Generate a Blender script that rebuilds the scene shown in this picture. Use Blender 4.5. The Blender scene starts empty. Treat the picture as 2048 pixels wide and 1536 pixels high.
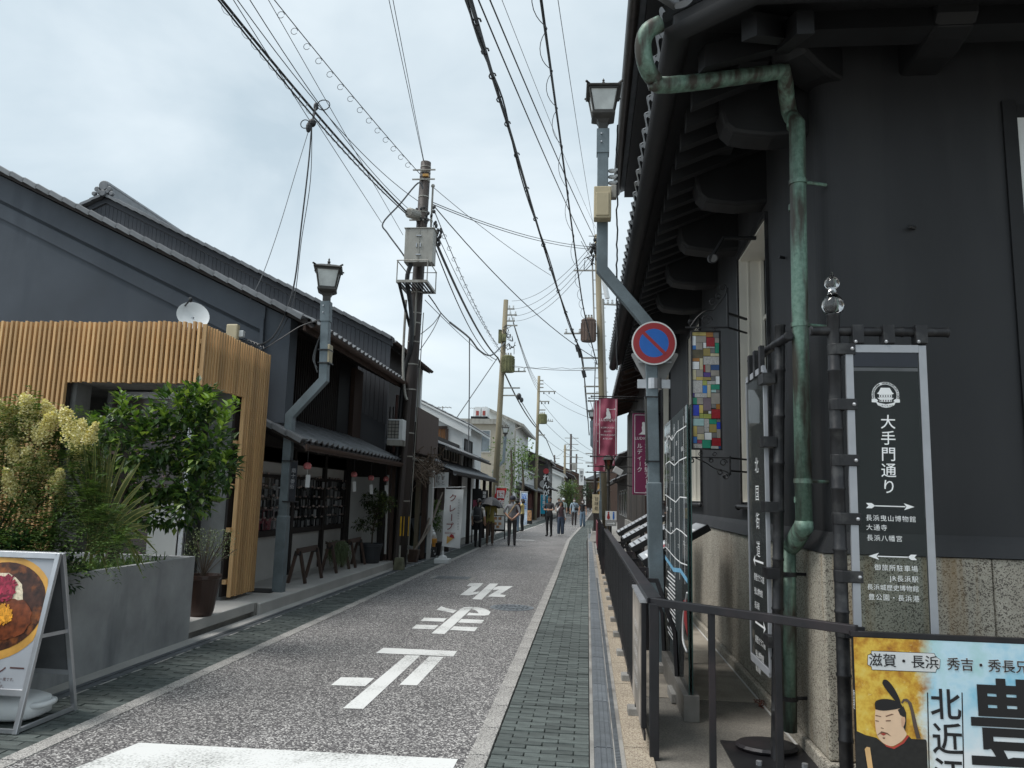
import bpy, bmesh, math, random
from mathutils import Vector, Matrix
from math import radians, sin, cos, pi
random.seed(7)
scene = bpy.context.scene
COL = scene.collection
# ------------------------------------------------------------------ camera
CAM_H = 1.65
FPX = 1538.0
RW = [[0.99497571, 0.01168031, -0.0994329], [0.09664517, 0.14720788, 0.98437267], [0.02613509, -0.98903661, 0.14533942]]
cam_d = bpy.data.cameras.new('camera'); cam = bpy.data.objects.new('camera', cam_d); COL.objects.link(cam)
cam_d.sensor_width = 36.0; cam_d.lens = 36.0 * FPX / 2048.0; cam_d.clip_start = 0.05; cam_d.clip_end = 2000
M = Matrix(((RW[0][0], -RW[0][1], -RW[0][2], 0), (RW[1][0], -RW[1][1], -RW[1][2], 0), (RW[2][0], -RW[2][1], -RW[2][2], CAM_H), (0, 0, 0, 1)))
cam.matrix_world = M
scene.camera = cam
# ------------------------------------------------------------------ sky and sun (overcast)
SUN_EL, SUN_AZ = radians(60), radians(-112)      # azimuth measured from +Y towards +X
world = bpy.data.worlds.new('World'); scene.world = world; world.use_nodes = True
nt = world.node_tree; nt.nodes.clear()
def N(nt, t, **kw):
    n = nt.nodes.new(t)
    for k, v in kw.items():
        if k in n.inputs: n.inputs[k].default_value = v
        else: setattr(n, k, v)
    return n
sky = N(nt, 'ShaderNodeTexSky', sky_type='NISHITA', sun_disc=False, sun_elevation=SUN_EL, sun_rotation=SUN_AZ)
tc = N(nt, 'ShaderNodeTexCoord')
mp = N(nt, 'ShaderNodeMapping'); mp.inputs['Scale'].default_value = (1.0, 1.0, 2.2)
nt.links.new(tc.outputs['Generated'], mp.inputs[0])
nz = N(nt, 'ShaderNodeTexNoise', Scale=2.1, Detail=6.0, Roughness=0.52, Distortion=0.35)
nt.links.new(mp.outputs[0], nz.inputs['Vector'])
cr = N(nt, 'ShaderNodeValToRGB')
cr.color_ramp.elements[0].position = 0.34; cr.color_ramp.elements[0].color = (2.95, 3.55, 3.9, 1)
cr.color_ramp.elements[1].position = 0.68; cr.color_ramp.elements[1].color = (4.75, 5.2, 5.4, 1)
nt.links.new(nz.outputs[0], cr.inputs[0])
mx = N(nt, 'ShaderNodeMix', data_type='RGBA'); mx.inputs[0].default_value = 0.9
nt.links.new(sky.outputs[0], mx.inputs[6]); nt.links.new(cr.outputs[0], mx.inputs[7])
bg = N(nt, 'ShaderNodeBackground', Strength=0.1)
nt.links.new(mx.outputs[2], bg.inputs[0])
wo = N(nt, 'ShaderNodeOutputWorld'); nt.links.new(bg.outputs[0], wo.inputs[0])
sd = bpy.data.lights.new('sun', 'SUN'); sd.energy = 1.5; sd.angle = radians(28); sd.color = (1.0, 0.97, 0.93)
so = bpy.data.objects.new('sun', sd); COL.objects.link(so)
so.rotation_euler = (pi/2 - SUN_EL, 0, pi - SUN_AZ)
vs = scene.view_settings
vs.view_transform = 'Standard'; vs.look = 'None'; vs.gamma = 1; vs.use_curve_mapping = False; vs.exposure = 0.98
# ------------------------------------------------------------------ measuring from the camera: a pixel and a known plane give a place
def _ray(u, v):
    a = (u - 1024.0, v - 768.0, FPX)
    return [sum(RW[i][k] * a[k] for k in range(3)) for i in range(3)]
def at_y(u, v, y):
    r = _ray(u, v); t = y / r[1]; return Vector((r[0]*t, y, CAM_H + r[2]*t))
def at_x(u, v, x):
    r = _ray(u, v); t = x / r[0]; return Vector((x, r[1]*t, CAM_H + r[2]*t))
def at_z(u, v, z=0.0):
    r = _ray(u, v); t = (z - CAM_H) / r[2]; return Vector((r[0]*t, r[1]*t, z))
# ------------------------------------------------------------------ mesh helpers
class MB:
    def __init__(s): s.v = []; s.f = []; s.m = []; s.cur = 0
    def add(s, vs, fs):
        b = len(s.v); s.v += [tuple(p) for p in vs]
        for f in fs: s.f.append(tuple(b + i for i in f)); s.m.append(s.cur)
        return s
    def box(s, x0, x1, y0, y1, z0, z1):
        return s.hexa([(x0,y0,z0),(x1,y0,z0),(x1,y1,z0),(x0,y1,z0),(x0,y0,z1),(x1,y0,z1),(x1,y1,z1),(x0,y1,z1)])
    def hexa(s, p):
        return s.add(p, [(3,2,1,0),(4,5,6,7),(0,1,5,4),(1,2,6,5),(2,3,7,6),(3,0,4,7)])
    def obox(s, c, size, rot=None):
        hx, hy, hz = [k/2 for k in size]; c = Vector(c)
        P = [Vector(q) for q in [(-hx,-hy,-hz),(hx,-hy,-hz),(hx,hy,-hz),(-hx,hy,-hz),(-hx,-hy,hz),(hx,-hy,hz),(hx,hy,hz),(-hx,hy,hz)]]
        if rot is not None: P = [rot @ q for q in P]
        return s.hexa([c + q for q in P])
    def beam(s, p, q, w, h=None, up=(0,0,1)):
        p, q = Vector(p), Vector(q); h = h or w; d = (q-p).normalized(); up = Vector(up)
        a = d.cross(up)
        if a.length < 1e-4: a = d.cross(Vector((0,1,0)))
        a.normalize(); b = a.cross(d).normalized(); a *= w/2; b *= h/2
        return s.hexa([p-a-b, p+a-b, q+a-b, q-a-b, p-a+b, p+a+b, q+a+b, q-a+b])
    def tube(s, pts, r, n=8, cap=True):
        pts = [Vector(p) for p in pts]; k = len(pts); rs = r if isinstance(r, (list, tuple)) else [r]*k
        b = len(s.v); prev = None
        for i, p in enumerate(pts):
            d = (pts[min(i+1,k-1)] - pts[max(i-1,0)])
            d = d.normalized() if d.length > 1e-9 else Vector((0,0,1))
            if prev is None:
                a = d.cross(Vector((0,0,1)) if abs(d.z) < 0.9 else Vector((1,0,0))).normalized()
            else:
                a = prev - d*prev.dot(d)
                a = a.normalized() if a.length > 1e-6 else d.orthogonal().normalized()
            prev = a; c = d.cross(a)
            for j in range(n):
                t = 2*pi*j/n; s.v.append(tuple(p + (a*cos(t) + c*sin(t))*rs[i]))
        for i in range(k-1):
            for j in range(n):
                j2 = (j+1) % n; s.f.append((b+i*n+j, b+i*n+j2, b+(i+1)*n+j2, b+(i+1)*n+j)); s.m.append(s.cur)
        if cap:
            s.f.append(tuple(b+j for j in reversed(range(n)))); s.m.append(s.cur)
            s.f.append(tuple(b+(k-1)*n+j for j in range(n))); s.m.append(s.cur)
        return s
    def lathe(s, prof, c=(0,0,0), n=16, sy=1.0):
        b = len(s.v); k = len(prof)
        for r, z in prof:
            for j in range(n):
                t = 2*pi*j/n; s.v.append((c[0]+r*cos(t), c[1]+r*sin(t)*sy, c[2]+z))
        for i in range(k-1):
            for j in range(n):
                j2 = (j+1) % n; s.f.append((b+i*n+j, b+i*n+j2, b+(i+1)*n+j2, b+(i+1)*n+j)); s.m.append(s.cur)
        s.f.append(tuple(b+j for j in reversed(range(n)))); s.m.append(s.cur)
        s.f.append(tuple(b+(k-1)*n+j for j in range(n))); s.m.append(s.cur)
        return s
    def prism(s, pts, vec):
        pts = [Vector(p) for p in pts]; vec = Vector(vec); n = len(pts)
        return s.add([tuple(p) for p in pts] + [tuple(p+vec) for p in pts],
              [tuple(reversed(range(n))), tuple(range(n, 2*n))] + [(i, (i+1)%n, n+(i+1)%n, n+i) for i in range(n)])
    def poly(s, pts): return s.add(pts, [tuple(range(len(pts)))])
    def blob(s, c, r, seg=8, ring=5, jit=0.0):
        b = len(s.v)
        rr = r if isinstance(r, (tuple, list)) else (r, r, r)
        for i in range(ring+1):
            t = pi*i/ring
            for j in range(seg):
                a = 2*pi*j/seg; q = 1 + random.uniform(-jit, jit)
                s.v.append((c[0]+rr[0]*q*sin(t)*cos(a), c[1]+rr[1]*q*sin(t)*sin(a), c[2]+rr[2]*q*cos(t)))
        for i in range(ring):
            for j in range(seg):
                j2 = (j+1) % seg; s.f.append((b+i*seg+j, b+(i+1)*seg+j, b+(i+1)*seg+j2, b+i*seg+j2)); s.m.append(s.cur)
        return s
    def mesh(s, name, mats, smooth=False):
        me = bpy.data.meshes.new(name); me.from_pydata(s.v, [], s.f)
        for m in (mats if isinstance(mats, (list, tuple)) else [mats]): me.materials.append(m)
        me.polygons.foreach_set('material_index', s.m)
        if smooth: me.polygons.foreach_set('use_smooth', [True]*len(s.f))
        me.update(); return me
    def build(s, name, mats, parent=None, smooth=False, bevel=0.0, kind=None, label=None, auto=None):
        return place(s.mesh(name, mats, smooth), name, parent, bevel=bevel, kind=kind, label=label, auto=auto)
BASE = {}
def place(me, name, parent=None, loc=None, rot=None, bevel=0.0, kind=None, label=None, auto=None):
    o = bpy.data.objects.new(name, me); COL.objects.link(o)
    if loc is not None: o.location = loc
    if rot is not None: o.rotation_euler = rot
    if parent is not None:
        o.parent = parent
        if parent.type == 'EMPTY': o.matrix_parent_inverse = Matrix.Translation(-Vector(parent.location))
    if bevel:
        b = o.modifiers.new('edge', 'BEVEL'); b.width = bevel; b.segments = 2; b.limit_method = 'ANGLE'; b.angle_limit = radians(40)
    if kind: o['kind'] = kind
    if label: o['label'] = label
    return o
def tag(o, label, cat, group=None):
    o['label'] = label; o['category'] = cat
    if group: o['group'] = group
    return o
def thing(name, label, cat, loc=(0,0,0), group=None):
    o = bpy.data.objects.new(name, None); COL.objects.link(o); o.location = loc; o.empty_display_size = 0.1
    return tag(o, label, cat, group)
def dup(root, loc, rotz=0.0, label=None, group=None):
    r = root.copy(); COL.objects.link(r); r.location = loc; r.rotation_euler = (0, 0, rotz)
    if label: r['label'] = label
    if group: r['group'] = group
    for ch in list(root.children):
        c = ch.copy(); COL.objects.link(c); c.parent = r
        for g in list(ch.children):
            d = g.copy(); COL.objects.link(d); d.parent = c
    return r
def smoothed(pts, n=6):
    P = [Vector(p) for p in pts]; out = []
    for i in range(len(P)-1):
        p0, p1, p2, p3 = P[max(i-1,0)], P[i], P[i+1], P[min(i+2,len(P)-1)]
        for k in range(n):
            t = k/n
            out.append(0.5*((2*p1) + (p2-p0)*t + (2*p0-5*p1+4*p2-p3)*t*t + (3*p1-p0-3*p2+p3)*t**3))
    out.append(P[-1]); return out
# ------------------------------------------------------------------ materials
MATS = {}
def shader(name):
    m = bpy.data.materials.new(name); m.use_nodes = True; t = m.node_tree
    return m, t, t.nodes['Principled BSDF']
def noise_of(t, scale, detail=4.0, vec=None, stretch=None, rough=0.55, world=False):
    c = N(t, 'ShaderNodeTexCoord'); src = c.outputs['Object']
    if stretch:
        mpn = N(t, 'ShaderNodeMapping'); mpn.inputs['Scale'].default_value = stretch
        t.links.new(src, mpn.inputs[0]); src = mpn.outputs[0]
    n = N(t, 'ShaderNodeTexNoise', Scale=scale, Detail=detail, Roughness=rough)
    t.links.new(src, n.inputs['Vector']); return n
def ramp(t, src, stops):
    r = N(t, 'ShaderNodeValToRGB'); e = r.color_ramp.elements
    while len(e) < len(stops): e.new(0.5)
    for k, (p, c) in enumerate(stops):
        e[k].position = p; e[k].color = (c[0], c[1], c[2], 1) if not isinstance(c, (int, float)) else (c, c, c, 1)
    t.links.new(src, r.inputs[0]); return r
def mixc(t, f, a, b, mode='MIX'):
    m = N(t, 'ShaderNodeMix', data_type='RGBA', blend_type=mode)
    for i, x in ((0, f), (6, a), (7, b)):
        if hasattr(x, 'is_linked') or hasattr(x, 'links'): t.links.new(x, m.inputs[i])
        elif isinstance(x, (int, float)): m.inputs[i].default_value = x if i == 0 else (x, x, x, 1)
        else: m.inputs[i].default_value = (x[0], x[1], x[2], 1)
    return m.outputs[2]
def bump(t, b, src, strength=0.3, dist=0.01):
    n = N(t, 'ShaderNodeBump', Strength=strength, Distance=dist)
    t.links.new(src, n.inputs['Height']); t.links.new(n.outputs[0], b.inputs['Normal'])
def mat(name, col, rough=0.7, metal=0.0, var=0.25, scale=6.0, fine=0.0, rnd=0.0, island=0.0, streak=None, spec=0.5, bmp=0.0, stain=None):
    """plain procedural finish: large mottling (var), optional fine grain, per-object tint (rnd), vertical streaks, stain colour"""
    if name in MATS: return MATS[name]
    m, t, b = shader(name)
    n = noise_of(t, scale, 6.0, stretch=streak)
    lo = tuple(c*(1-var) for c in col); hi = tuple(min(1, c*(1+var)) for c in col)
    out = ramp(t, n.outputs[0], [(0.28, lo), (0.72, hi)]).outputs[0]
    if fine:
        g = noise_of(t, 90.0, 3.0)
        out = mixc(t, fine, out, ramp(t, g.outputs[0], [(0.3, 0.55), (0.7, 1.25)]).outputs[0], 'MULTIPLY')
    if stain:
        s2 = noise_of(t, stain[1], 5.0, stretch=stain[2] if len(stain) > 2 else None)
        out = mixc(t, ramp(t, s2.outputs[0], [(0.5, 0.0), (0.68, 1.0)]).outputs[0], out, stain[0])
    if rnd:
        oi = N(t, 'ShaderNodeObjectInfo')
        out = mixc(t, 1.0, out, ramp(t, oi.outputs['Random'], [(0.0, 1-rnd), (1.0, 1+rnd)]).outputs[0], 'MULTIPLY')
    if island:
        ge = N(t, 'ShaderNodeNewGeometry')
        out = mixc(t, 1.0, out, ramp(t, ge.outputs['Random Per Island'], [(0.0, 1-island), (1.0, 1+island)]).outputs[0], 'MULTIPLY')
    t.links.new(out, b.inputs['Base Color'])
    b.inputs['Roughness'].default_value = rough; b.inputs['Metallic'].default_value = metal
    if 'Specular IOR Level' in b.inputs: b.inputs['Specular IOR Level'].default_value = spec
    if bmp: bump(t, b, noise_of(t, 120.0 if fine else scale*4, 4.0).outputs[0], bmp, 0.004)
    MATS[name] = m; return m
def leafmat(name, a, c, yellow=None):
    m, t, b = shader(name)
    ge = N(t, 'ShaderNodeNewGeometry')
    st = [(0.0, a), (0.75, c)] + ([(0.97, yellow)] if yellow else [])
    out = ramp(t, ge.outputs['Random Per Island'], st).outputs[0]
    t.links.new(out, b.inputs['Base Color']); b.inputs['Roughness'].default_value = 0.42
    tr = N(t, 'ShaderNodeBsdfTranslucent'); t.links.new(mixc(t, 1.0, out, (1.3, 1.35, 0.6), 'MULTIPLY'), tr.inputs[0])
    ms = N(t, 'ShaderNodeMixShader'); ms.inputs[0].default_value = 0.28
    t.links.new(b.outputs[0], ms.inputs[1]); t.links.new(tr.outputs[0], ms.inputs[2])
    t.links.new(ms.outputs[0], t.nodes['Material Output'].inputs[0]); return m
def glassmat(name, col=(0.9, 0.95, 0.95), alpha=0.25, rough=0.03):
    """thin sheet: mostly see-through, reflecting more at grazing angles"""
    m, t, b = shader(name)
    tr = N(t, 'ShaderNodeBsdfTransparent'); tr.inputs[0].default_value = (col[0], col[1], col[2], 1)
    b.inputs['Base Color'].default_value = (col[0]*0.12, col[1]*0.12, col[2]*0.12, 1); b.inputs['Roughness'].default_value = rough
    fr = N(t, 'ShaderNodeFresnel', IOR=1.5)
    ad = N(t, 'ShaderNodeMath', operation='ADD'); t.links.new(fr.outputs[0], ad.inputs[0]); ad.inputs[1].default_value = alpha
    ms = N(t, 'ShaderNodeMixShader'); t.links.new(ad.outputs[0], ms.inputs[0])
    t.links.new(tr.outputs[0], ms.inputs[1]); t.links.new(b.outputs[0], ms.inputs[2])
    t.links.new(ms.outputs[0], t.nodes['Material Output'].inputs[0]); return m
def asphalt():
    m, t, b = shader('exposed_aggregate_asphalt')
    c = N(t, 'ShaderNodeTexCoord')
    v = N(t, 'ShaderNodeTexVoronoi', Scale=92.0); t.links.new(c.outputs['Object'], v.inputs['Vector'])
    sp = N(t, 'ShaderNodeSeparateColor'); t.links.new(v.outputs['Color'], sp.inputs[0])
    st = ramp(t, sp.outputs[0], [(0.0, (0.05, 0.046, 0.048)), (0.45, (0.1, 0.093, 0.093)), (0.66, (0.2, 0.19, 0.185)), (0.84, (0.4, 0.385, 0.37)), (1.0, (0.66, 0.64, 0.61))]).outputs[0]
    big = noise_of(t, 0.7, 5.0); trk = noise_of(t, 1.1, 6.0, stretch=(1.0, 0.1, 1.0)); pat = noise_of(t, 2.6, 6.0, rough=0.7)
    out = mixc(t, 1.0, st, ramp(t, big.outputs[0], [(0.3, 0.84), (0.7, 1.1)]).outputs[0], 'MULTIPLY')
    out = mixc(t, 1.0, out, ramp(t, trk.outputs[0], [(0.35, 0.84), (0.65, 1.1)]).outputs[0], 'MULTIPLY')
    out = mixc(t, ramp(t, pat.outputs[0], [(0.6, 0.0), (0.75, 0.45)]).outputs[0], out, (0.1, 0.092, 0.085))
    t.links.new(out, b.inputs['Base Color']); b.inputs['Roughness'].default_value = 0.75
    bump(t, b, v.outputs['Distance'], 0.5, 0.004); return m
def granite(name, a, c, dark, scale=240.0, stain=None):
    m, t, b = shader(name)
    co = N(t, 'ShaderNodeTexCoord')
    v = N(t, 'ShaderNodeTexVoronoi', Scale=scale); t.links.new(co.outputs['Object'], v.inputs['Vector'])
    sp = N(t, 'ShaderNodeSeparateColor'); t.links.new(v.outputs['Color'], sp.inputs[0])
    out = ramp(t, sp.outputs[0], [(0.0, dark), (0.22, dark), (0.3, a), (1.0, c)]).outputs[0]
    big = noise_of(t, 2.5, 5.0)
    out = mixc(t, 1.0, out, ramp(t, big.outputs[0], [(0.3, 0.85), (0.7, 1.12)]).outputs[0], 'MULTIPLY')
    if stain:
        for col, sc, lo, hi in stain:
            s = noise_of(t, sc, 4.0, stretch=(1.0, 1.0, 0.06))
            out = mixc(t, ramp(t, s.outputs[0], [(lo, 0.0), (hi, 0.85)]).outputs[0], out, col)
    t.links.new(out, b.inputs['Base Color']); b.inputs['Roughness'].default_value = 0.8
    bump(t, b, sp.outputs[1], 0.12, 0.003); return m
def patina():
    m, t, b = shader('weathered_copper')
    n = noise_of(t, 5.0, 6.0, stretch=(2.2, 2.2, 0.35)); f = noise_of(t, 40.0, 4.0)
    g = mixc(t, ramp(t, f.outputs[0], [(0.3, 0.0), (0.7, 1.0)]).outputs[0], (0.105, 0.19, 0.145), (0.2, 0.31, 0.25))
    out = mixc(t, ramp(t, n.outputs[0], [(0.40, 0.0), (0.58, 1.0)]).outputs[0], (0.055, 0.05, 0.04), g)
    t.links.new(out, b.inputs['Base Color']); b.inputs['Roughness'].default_value = 0.5; b.inputs['Metallic'].default_value = 0.25; return m
def worn_paint():
    m, t, b = shader('worn_white_road_paint')
    n = noise_of(t, 60.0, 4.0); n2 = noise_of(t, 1.6, 3.0)
    ad = N(t, 'ShaderNodeMath', operation='ADD'); t.links.new(n.outputs[0], ad.inputs[0]); t.links.new(n2.outputs[0], ad.inputs[1])
    out = ramp(t, ad.outputs[0], [(0.0, (0.80, 0.80, 0.77)), (0.6, (0.78, 0.78, 0.75)), (0.66, (0.35, 0.34, 0.33)), (0.7, (0.2, 0.19, 0.19))])
    r2 = ramp(t, ad.outputs[0], [(0.72, (0.2, 0.195, 0.19)), (0.82, (0.55, 0.55, 0.53)), (0.95, (0.66, 0.66, 0.64)), (1.2, (0.74, 0.74, 0.72))]).outputs[0]
    t.links.new(r2, b.inputs['Base Color']); b.inputs['Roughness'].default_value = 0.6; return m
def oldwood(name, a, c, streak=(14, 14, 0.6), rnd=0.25, rough=0.75):
    m, t, b = shader(name)
    n = noise_of(t, 3.0, 7.0, stretch=streak, rough=0.7)
    out = ramp(t, n.outputs[0], [(0.3, a), (0.7, c)]).outputs[0]
    if rnd:
        oi = N(t, 'ShaderNodeObjectInfo')
        out = mixc(t, 1.0, out, ramp(t, oi.outputs['Random'], [(0.0, 1-rnd), (1.0, 1+rnd)]).outputs[0], 'MULTIPLY')
    t.links.new(out, b.inputs['Base Color']); b.inputs['Roughness'].default_value = rough
    bump(t, b, n.outputs[0], 0.25, 0.004); return m
M_asphalt = asphalt(); M_paint = worn_paint(); M_patina = patina()
M_strip = granite('pale_granite_kerb', (0.33, 0.32, 0.30), (0.5, 0.48, 0.45), (0.13, 0.12, 0.12), 170.0)
M_paver = mat('slate_green_paver', (0.098, 0.115, 0.108), 0.7, var=0.3, scale=9.0, fine=0.6, rnd=0.28, island=0.28, bmp=0.25)
M_joint = mat('dark_joint_sand', (0.03, 0.029, 0.027), 0.9, var=0.5, scale=30.0)
M_grate = mat('galvanised_grate', (0.17, 0.185, 0.2), 0.5, 0.4, var=0.25, scale=7.0, rnd=0.15, fine=0.4)
M_conc = mat('pale_concrete', (0.3, 0.29, 0.27), 0.85, var=0.25, scale=3.0, fine=0.4, rnd=0.06, stain=((0.16, 0.15, 0.14), 2.2))
M_walk = mat('ochre_walkway_concrete', (0.36, 0.32, 0.265), 0.85, var=0.3, scale=1.8, fine=0.7, stain=((0.13, 0.115, 0.1), 1.1))
M_ledge = mat('smooth_terrace_concrete', (0.43, 0.42, 0.40), 0.75, var=0.12, scale=2.0, fine=0.25)
M_plantc = mat('fairfaced_planter_concrete', (0.33, 0.34, 0.345), 0.7, var=0.22, scale=2.6, stain=((0.19, 0.2, 0.21), 1.5, (1.5, 1.5, 0.4)))
M_black = mat('black_plaster', (0.021, 0.022, 0.0245), 0.66, var=0.28, scale=1.6, streak=(1, 1, 0.35), fine=0.15, stain=((0.031, 0.032, 0.034), 1.3, (2.2, 2.2, 0.3)))
M_blackw = mat('black_lacquered_timber', (0.0085, 0.009, 0.0105), 0.62, var=0.25, scale=5.0)
M_slate = mat('blue_grey_plaster', (0.068, 0.08, 0.097), 0.8, var=0.2, scale=0.8, fine=0.14, stain=((0.055, 0.066, 0.082), 1.1, (2.0, 2.0, 0.35)))
M_slate2 = mat('grey_siding_board', (0.072, 0.078, 0.09), 0.7, var=0.1, scale=1.2, rnd=0.08)
M_stone = granite('speckled_granite_dado', (0.37, 0.34, 0.28), (0.5, 0.46, 0.385), (0.115, 0.1, 0.085), 150.0,
    [((0.2, 0.175, 0.14), 2.6, 0.54, 0.78)])
M_stone2 = granite('rust_stained_granite', (0.36, 0.33, 0.27), (0.48, 0.44, 0.36), (0.13, 0.11, 0.09), 150.0,
    [((0.3, 0.19, 0.08), 7.0, 0.5, 0.74), ((0.16, 0.135, 0.11), 5.0, 0.58, 0.8)])
M_tile = mat('silver_grey_roof_tile', (0.17, 0.178, 0.188), 0.4, 0.0, var=0.22, scale=5.0, rnd=0.2, island=0.12, fine=0.2)
M_dkwood = oldwood('smoked_dark_timber', (0.014, 0.011, 0.01), (0.035, 0.027, 0.024))
M_brown = oldwood('brown_stained_timber', (0.05, 0.03, 0.022), (0.1, 0.062, 0.047))
M_weath = oldwood('weathered_black_board', (0.022, 0.018, 0.015), (0.085, 0.07, 0.06))
M_cedar = oldwood('orange_cedar_board', (0.07, 0.028, 0.01), (0.3, 0.14, 0.05), rnd=0.35)
M_slat = oldwood('honey_cedar_slat', (0.47, 0.27, 0.115), (0.68, 0.44, 0.21), rnd=0.22, rough=0.6)
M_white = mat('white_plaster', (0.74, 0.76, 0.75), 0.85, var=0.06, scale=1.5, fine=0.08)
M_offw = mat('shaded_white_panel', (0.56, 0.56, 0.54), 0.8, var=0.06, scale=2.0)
M_cream = mat('cream_painted_reveal', (0.76, 0.73, 0.65), 0.6, var=0.06, scale=3.0)
M_galv = mat('blue_grey_painted_steel', (0.165, 0.205, 0.225), 0.5, 0.25, var=0.2, scale=4.0, fine=0.25, stain=((0.12, 0.15, 0.165), 3.0))
M_lampm = mat('dark_bronze_lamp_metal', (0.062, 0.06, 0.055), 0.5, 0.3, var=0.3, scale=8.0)
M_frost = mat('frosted_lamp_glass', (0.62, 0.65, 0.63), 0.35, var=0.18, scale=7.0)
M_steel = mat('brushed_aluminium', (0.5, 0.51, 0.53), 0.38, 0.7, var=0.1, scale=9.0)
M_silverp = mat('silver_grey_frame_paint', (0.37, 0.385, 0.41), 0.5, 0.2, var=0.08, scale=9.0)
M_iron = mat('black_painted_iron', (0.016, 0.016, 0.018), 0.45, 0.2, var=0.4, scale=9.0, stain=((0.05, 0.05, 0.05), 11.0))
M_rail = mat('black_handrail_metal', (0.021, 0.021, 0.024), 0.42, 0.3, var=0.3, scale=5.0, stain=((0.045, 0.035, 0.038), 2.0))
M_whitep = mat('white_plastic', (0.7, 0.72, 0.72), 0.4, var=0.08, scale=4.0)
M_lett = mat('white_lettering', (0.85, 0.86, 0.86), 0.5, var=0.02, scale=5.0)
M_ink = mat('black_ink', (0.012, 0.011, 0.012), 0.5, var=0.1, scale=9.0)
M_red = mat('traffic_red', (0.33, 0.025, 0.03), 0.4, var=0.06, scale=6.0)
M_blue = mat('traffic_blue', (0.012, 0.13, 0.5), 0.4, var=0.06, scale=6.0)
M_backgrey = mat('sign_back_grey', (0.36, 0.36, 0.355), 0.5, 0.3, var=0.12, scale=5.0)
M_cable = mat('black_cable_sheath', (0.02, 0.021, 0.023), 0.5, var=0.2, scale=3.0)
M_cableg = mat('grey_cable_sheath', (0.12, 0.125, 0.13), 0.5, var=0.2, scale=3.0)
M_polec = mat('weathered_concrete_pole', (0.25, 0.215, 0.145), 0.85, var=0.2, scale=2.0, fine=0.3, streak=(2, 2, 0.4))
M_poled = mat('brown_painted_pole', (0.052, 0.042, 0.038), 0.6, var=0.25, scale=1.5, streak=(2, 2, 0.3))
M_cabinet = mat('grey_steel_cabinet', (0.36, 0.35, 0.315), 0.5, 0.2, var=0.15, scale=3.0, stain=((0.22, 0.2, 0.17), 2.0, (3, 3, 0.5)))
M_beige = mat('beige_junction_box', (0.5, 0.43, 0.285), 0.6, var=0.08, scale=6.0)
M_magenta = mat('wine_red_banner_cloth', (0.36, 0.075, 0.125), 0.6, var=0.14, scale=2.0)
M_plum = mat('plum_sign_panel', (0.19, 0.022, 0.08), 0.4, var=0.06, scale=3.0)
M_glass = glassmat('clear_sheet_glass', alpha=0.03)
M_tint = glassmat('smoky_sign_glass', (0.84, 0.88, 0.87), alpha=0.05)
M_win = mat('dark_window_glass', (0.02, 0.023, 0.026), 0.06, var=0.3, scale=1.5, spec=0.8)
M_winb = mat('pale_reflecting_glass', (0.16, 0.19, 0.21), 0.08, var=0.4, scale=2.0, spec=0.9)
M_soil = mat('planting_soil', (0.03, 0.022, 0.016), 0.95, var=0.5, scale=12.0)
M_bark = mat('grey_brown_bark', (0.09, 0.07, 0.052), 0.9, var=0.4, scale=20.0)
M_skin = mat('skin', (0.5, 0.29, 0.2), 0.55, var=0.06, scale=6.0)
M_hair = mat('black_hair', (0.014, 0.011, 0.01), 0.45, var=0.3, scale=30.0)
# ------------------------------------------------------------------ lettering
FONT = bpy.data.fonts.load('<builtin>') if '<builtin>' in [f.filepath for f in bpy.data.fonts] else None
def lettering(body, size, origin, xdir, ydir, m, parent=None, name='lettering', bold=0.0, align='CENTER', vertical=False, gap=1.08, depth=0.001, spacing=1.0, sx=1.0):
    """flat print: text laid on a plane given by its x and y directions; vertical sets one character below the other"""
    xdir, ydir = Vector(xdir).normalized(), Vector(ydir).normalized(); nd = xdir.cross(ydir)
    rows = list(body) if vertical else body.split('\n')
    mb = None; V = []; Fc = []
    for i, tx in enumerate(rows):
        if tx in (' ', ''): continue
        rot90 = vertical and tx in 'ー'
        cu = bpy.data.curves.new('print', 'FONT'); cu.body = tx; cu.size = size; cu.align_x = 'CENTER' if vertical else align; cu.align_y = 'CENTER'
        cu.offset = bold*size; cu.resolution_u = 3; cu.space_character = spacing
        ob = bpy.data.objects.new('print', cu); COL.objects.link(ob)
        dg = bpy.context.evaluated_depsgraph_get(); me = bpy.data.meshes.new_from_object(ob.evaluated_get(dg))
        b = len(V); o = Vector(origin) + ydir * (-i*size*gap)
        for v in me.vertices:
            x, y = v.co.x*sx, v.co.y
            if rot90: x, y = y, -x
            V.append(tuple(o + xdir*x + ydir*y + nd*depth))
        for p in me.polygons: Fc.append(tuple(b + k for k in p.vertices))
        bpy.data.objects.remove(ob); bpy.data.meshes.remove(me); bpy.data.curves.remove(cu)
    me = bpy.data.meshes.new(name); me.from_pydata(V, [], Fc); me.materials.append(m); me.update()
    return place(me, name, parent)
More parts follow.
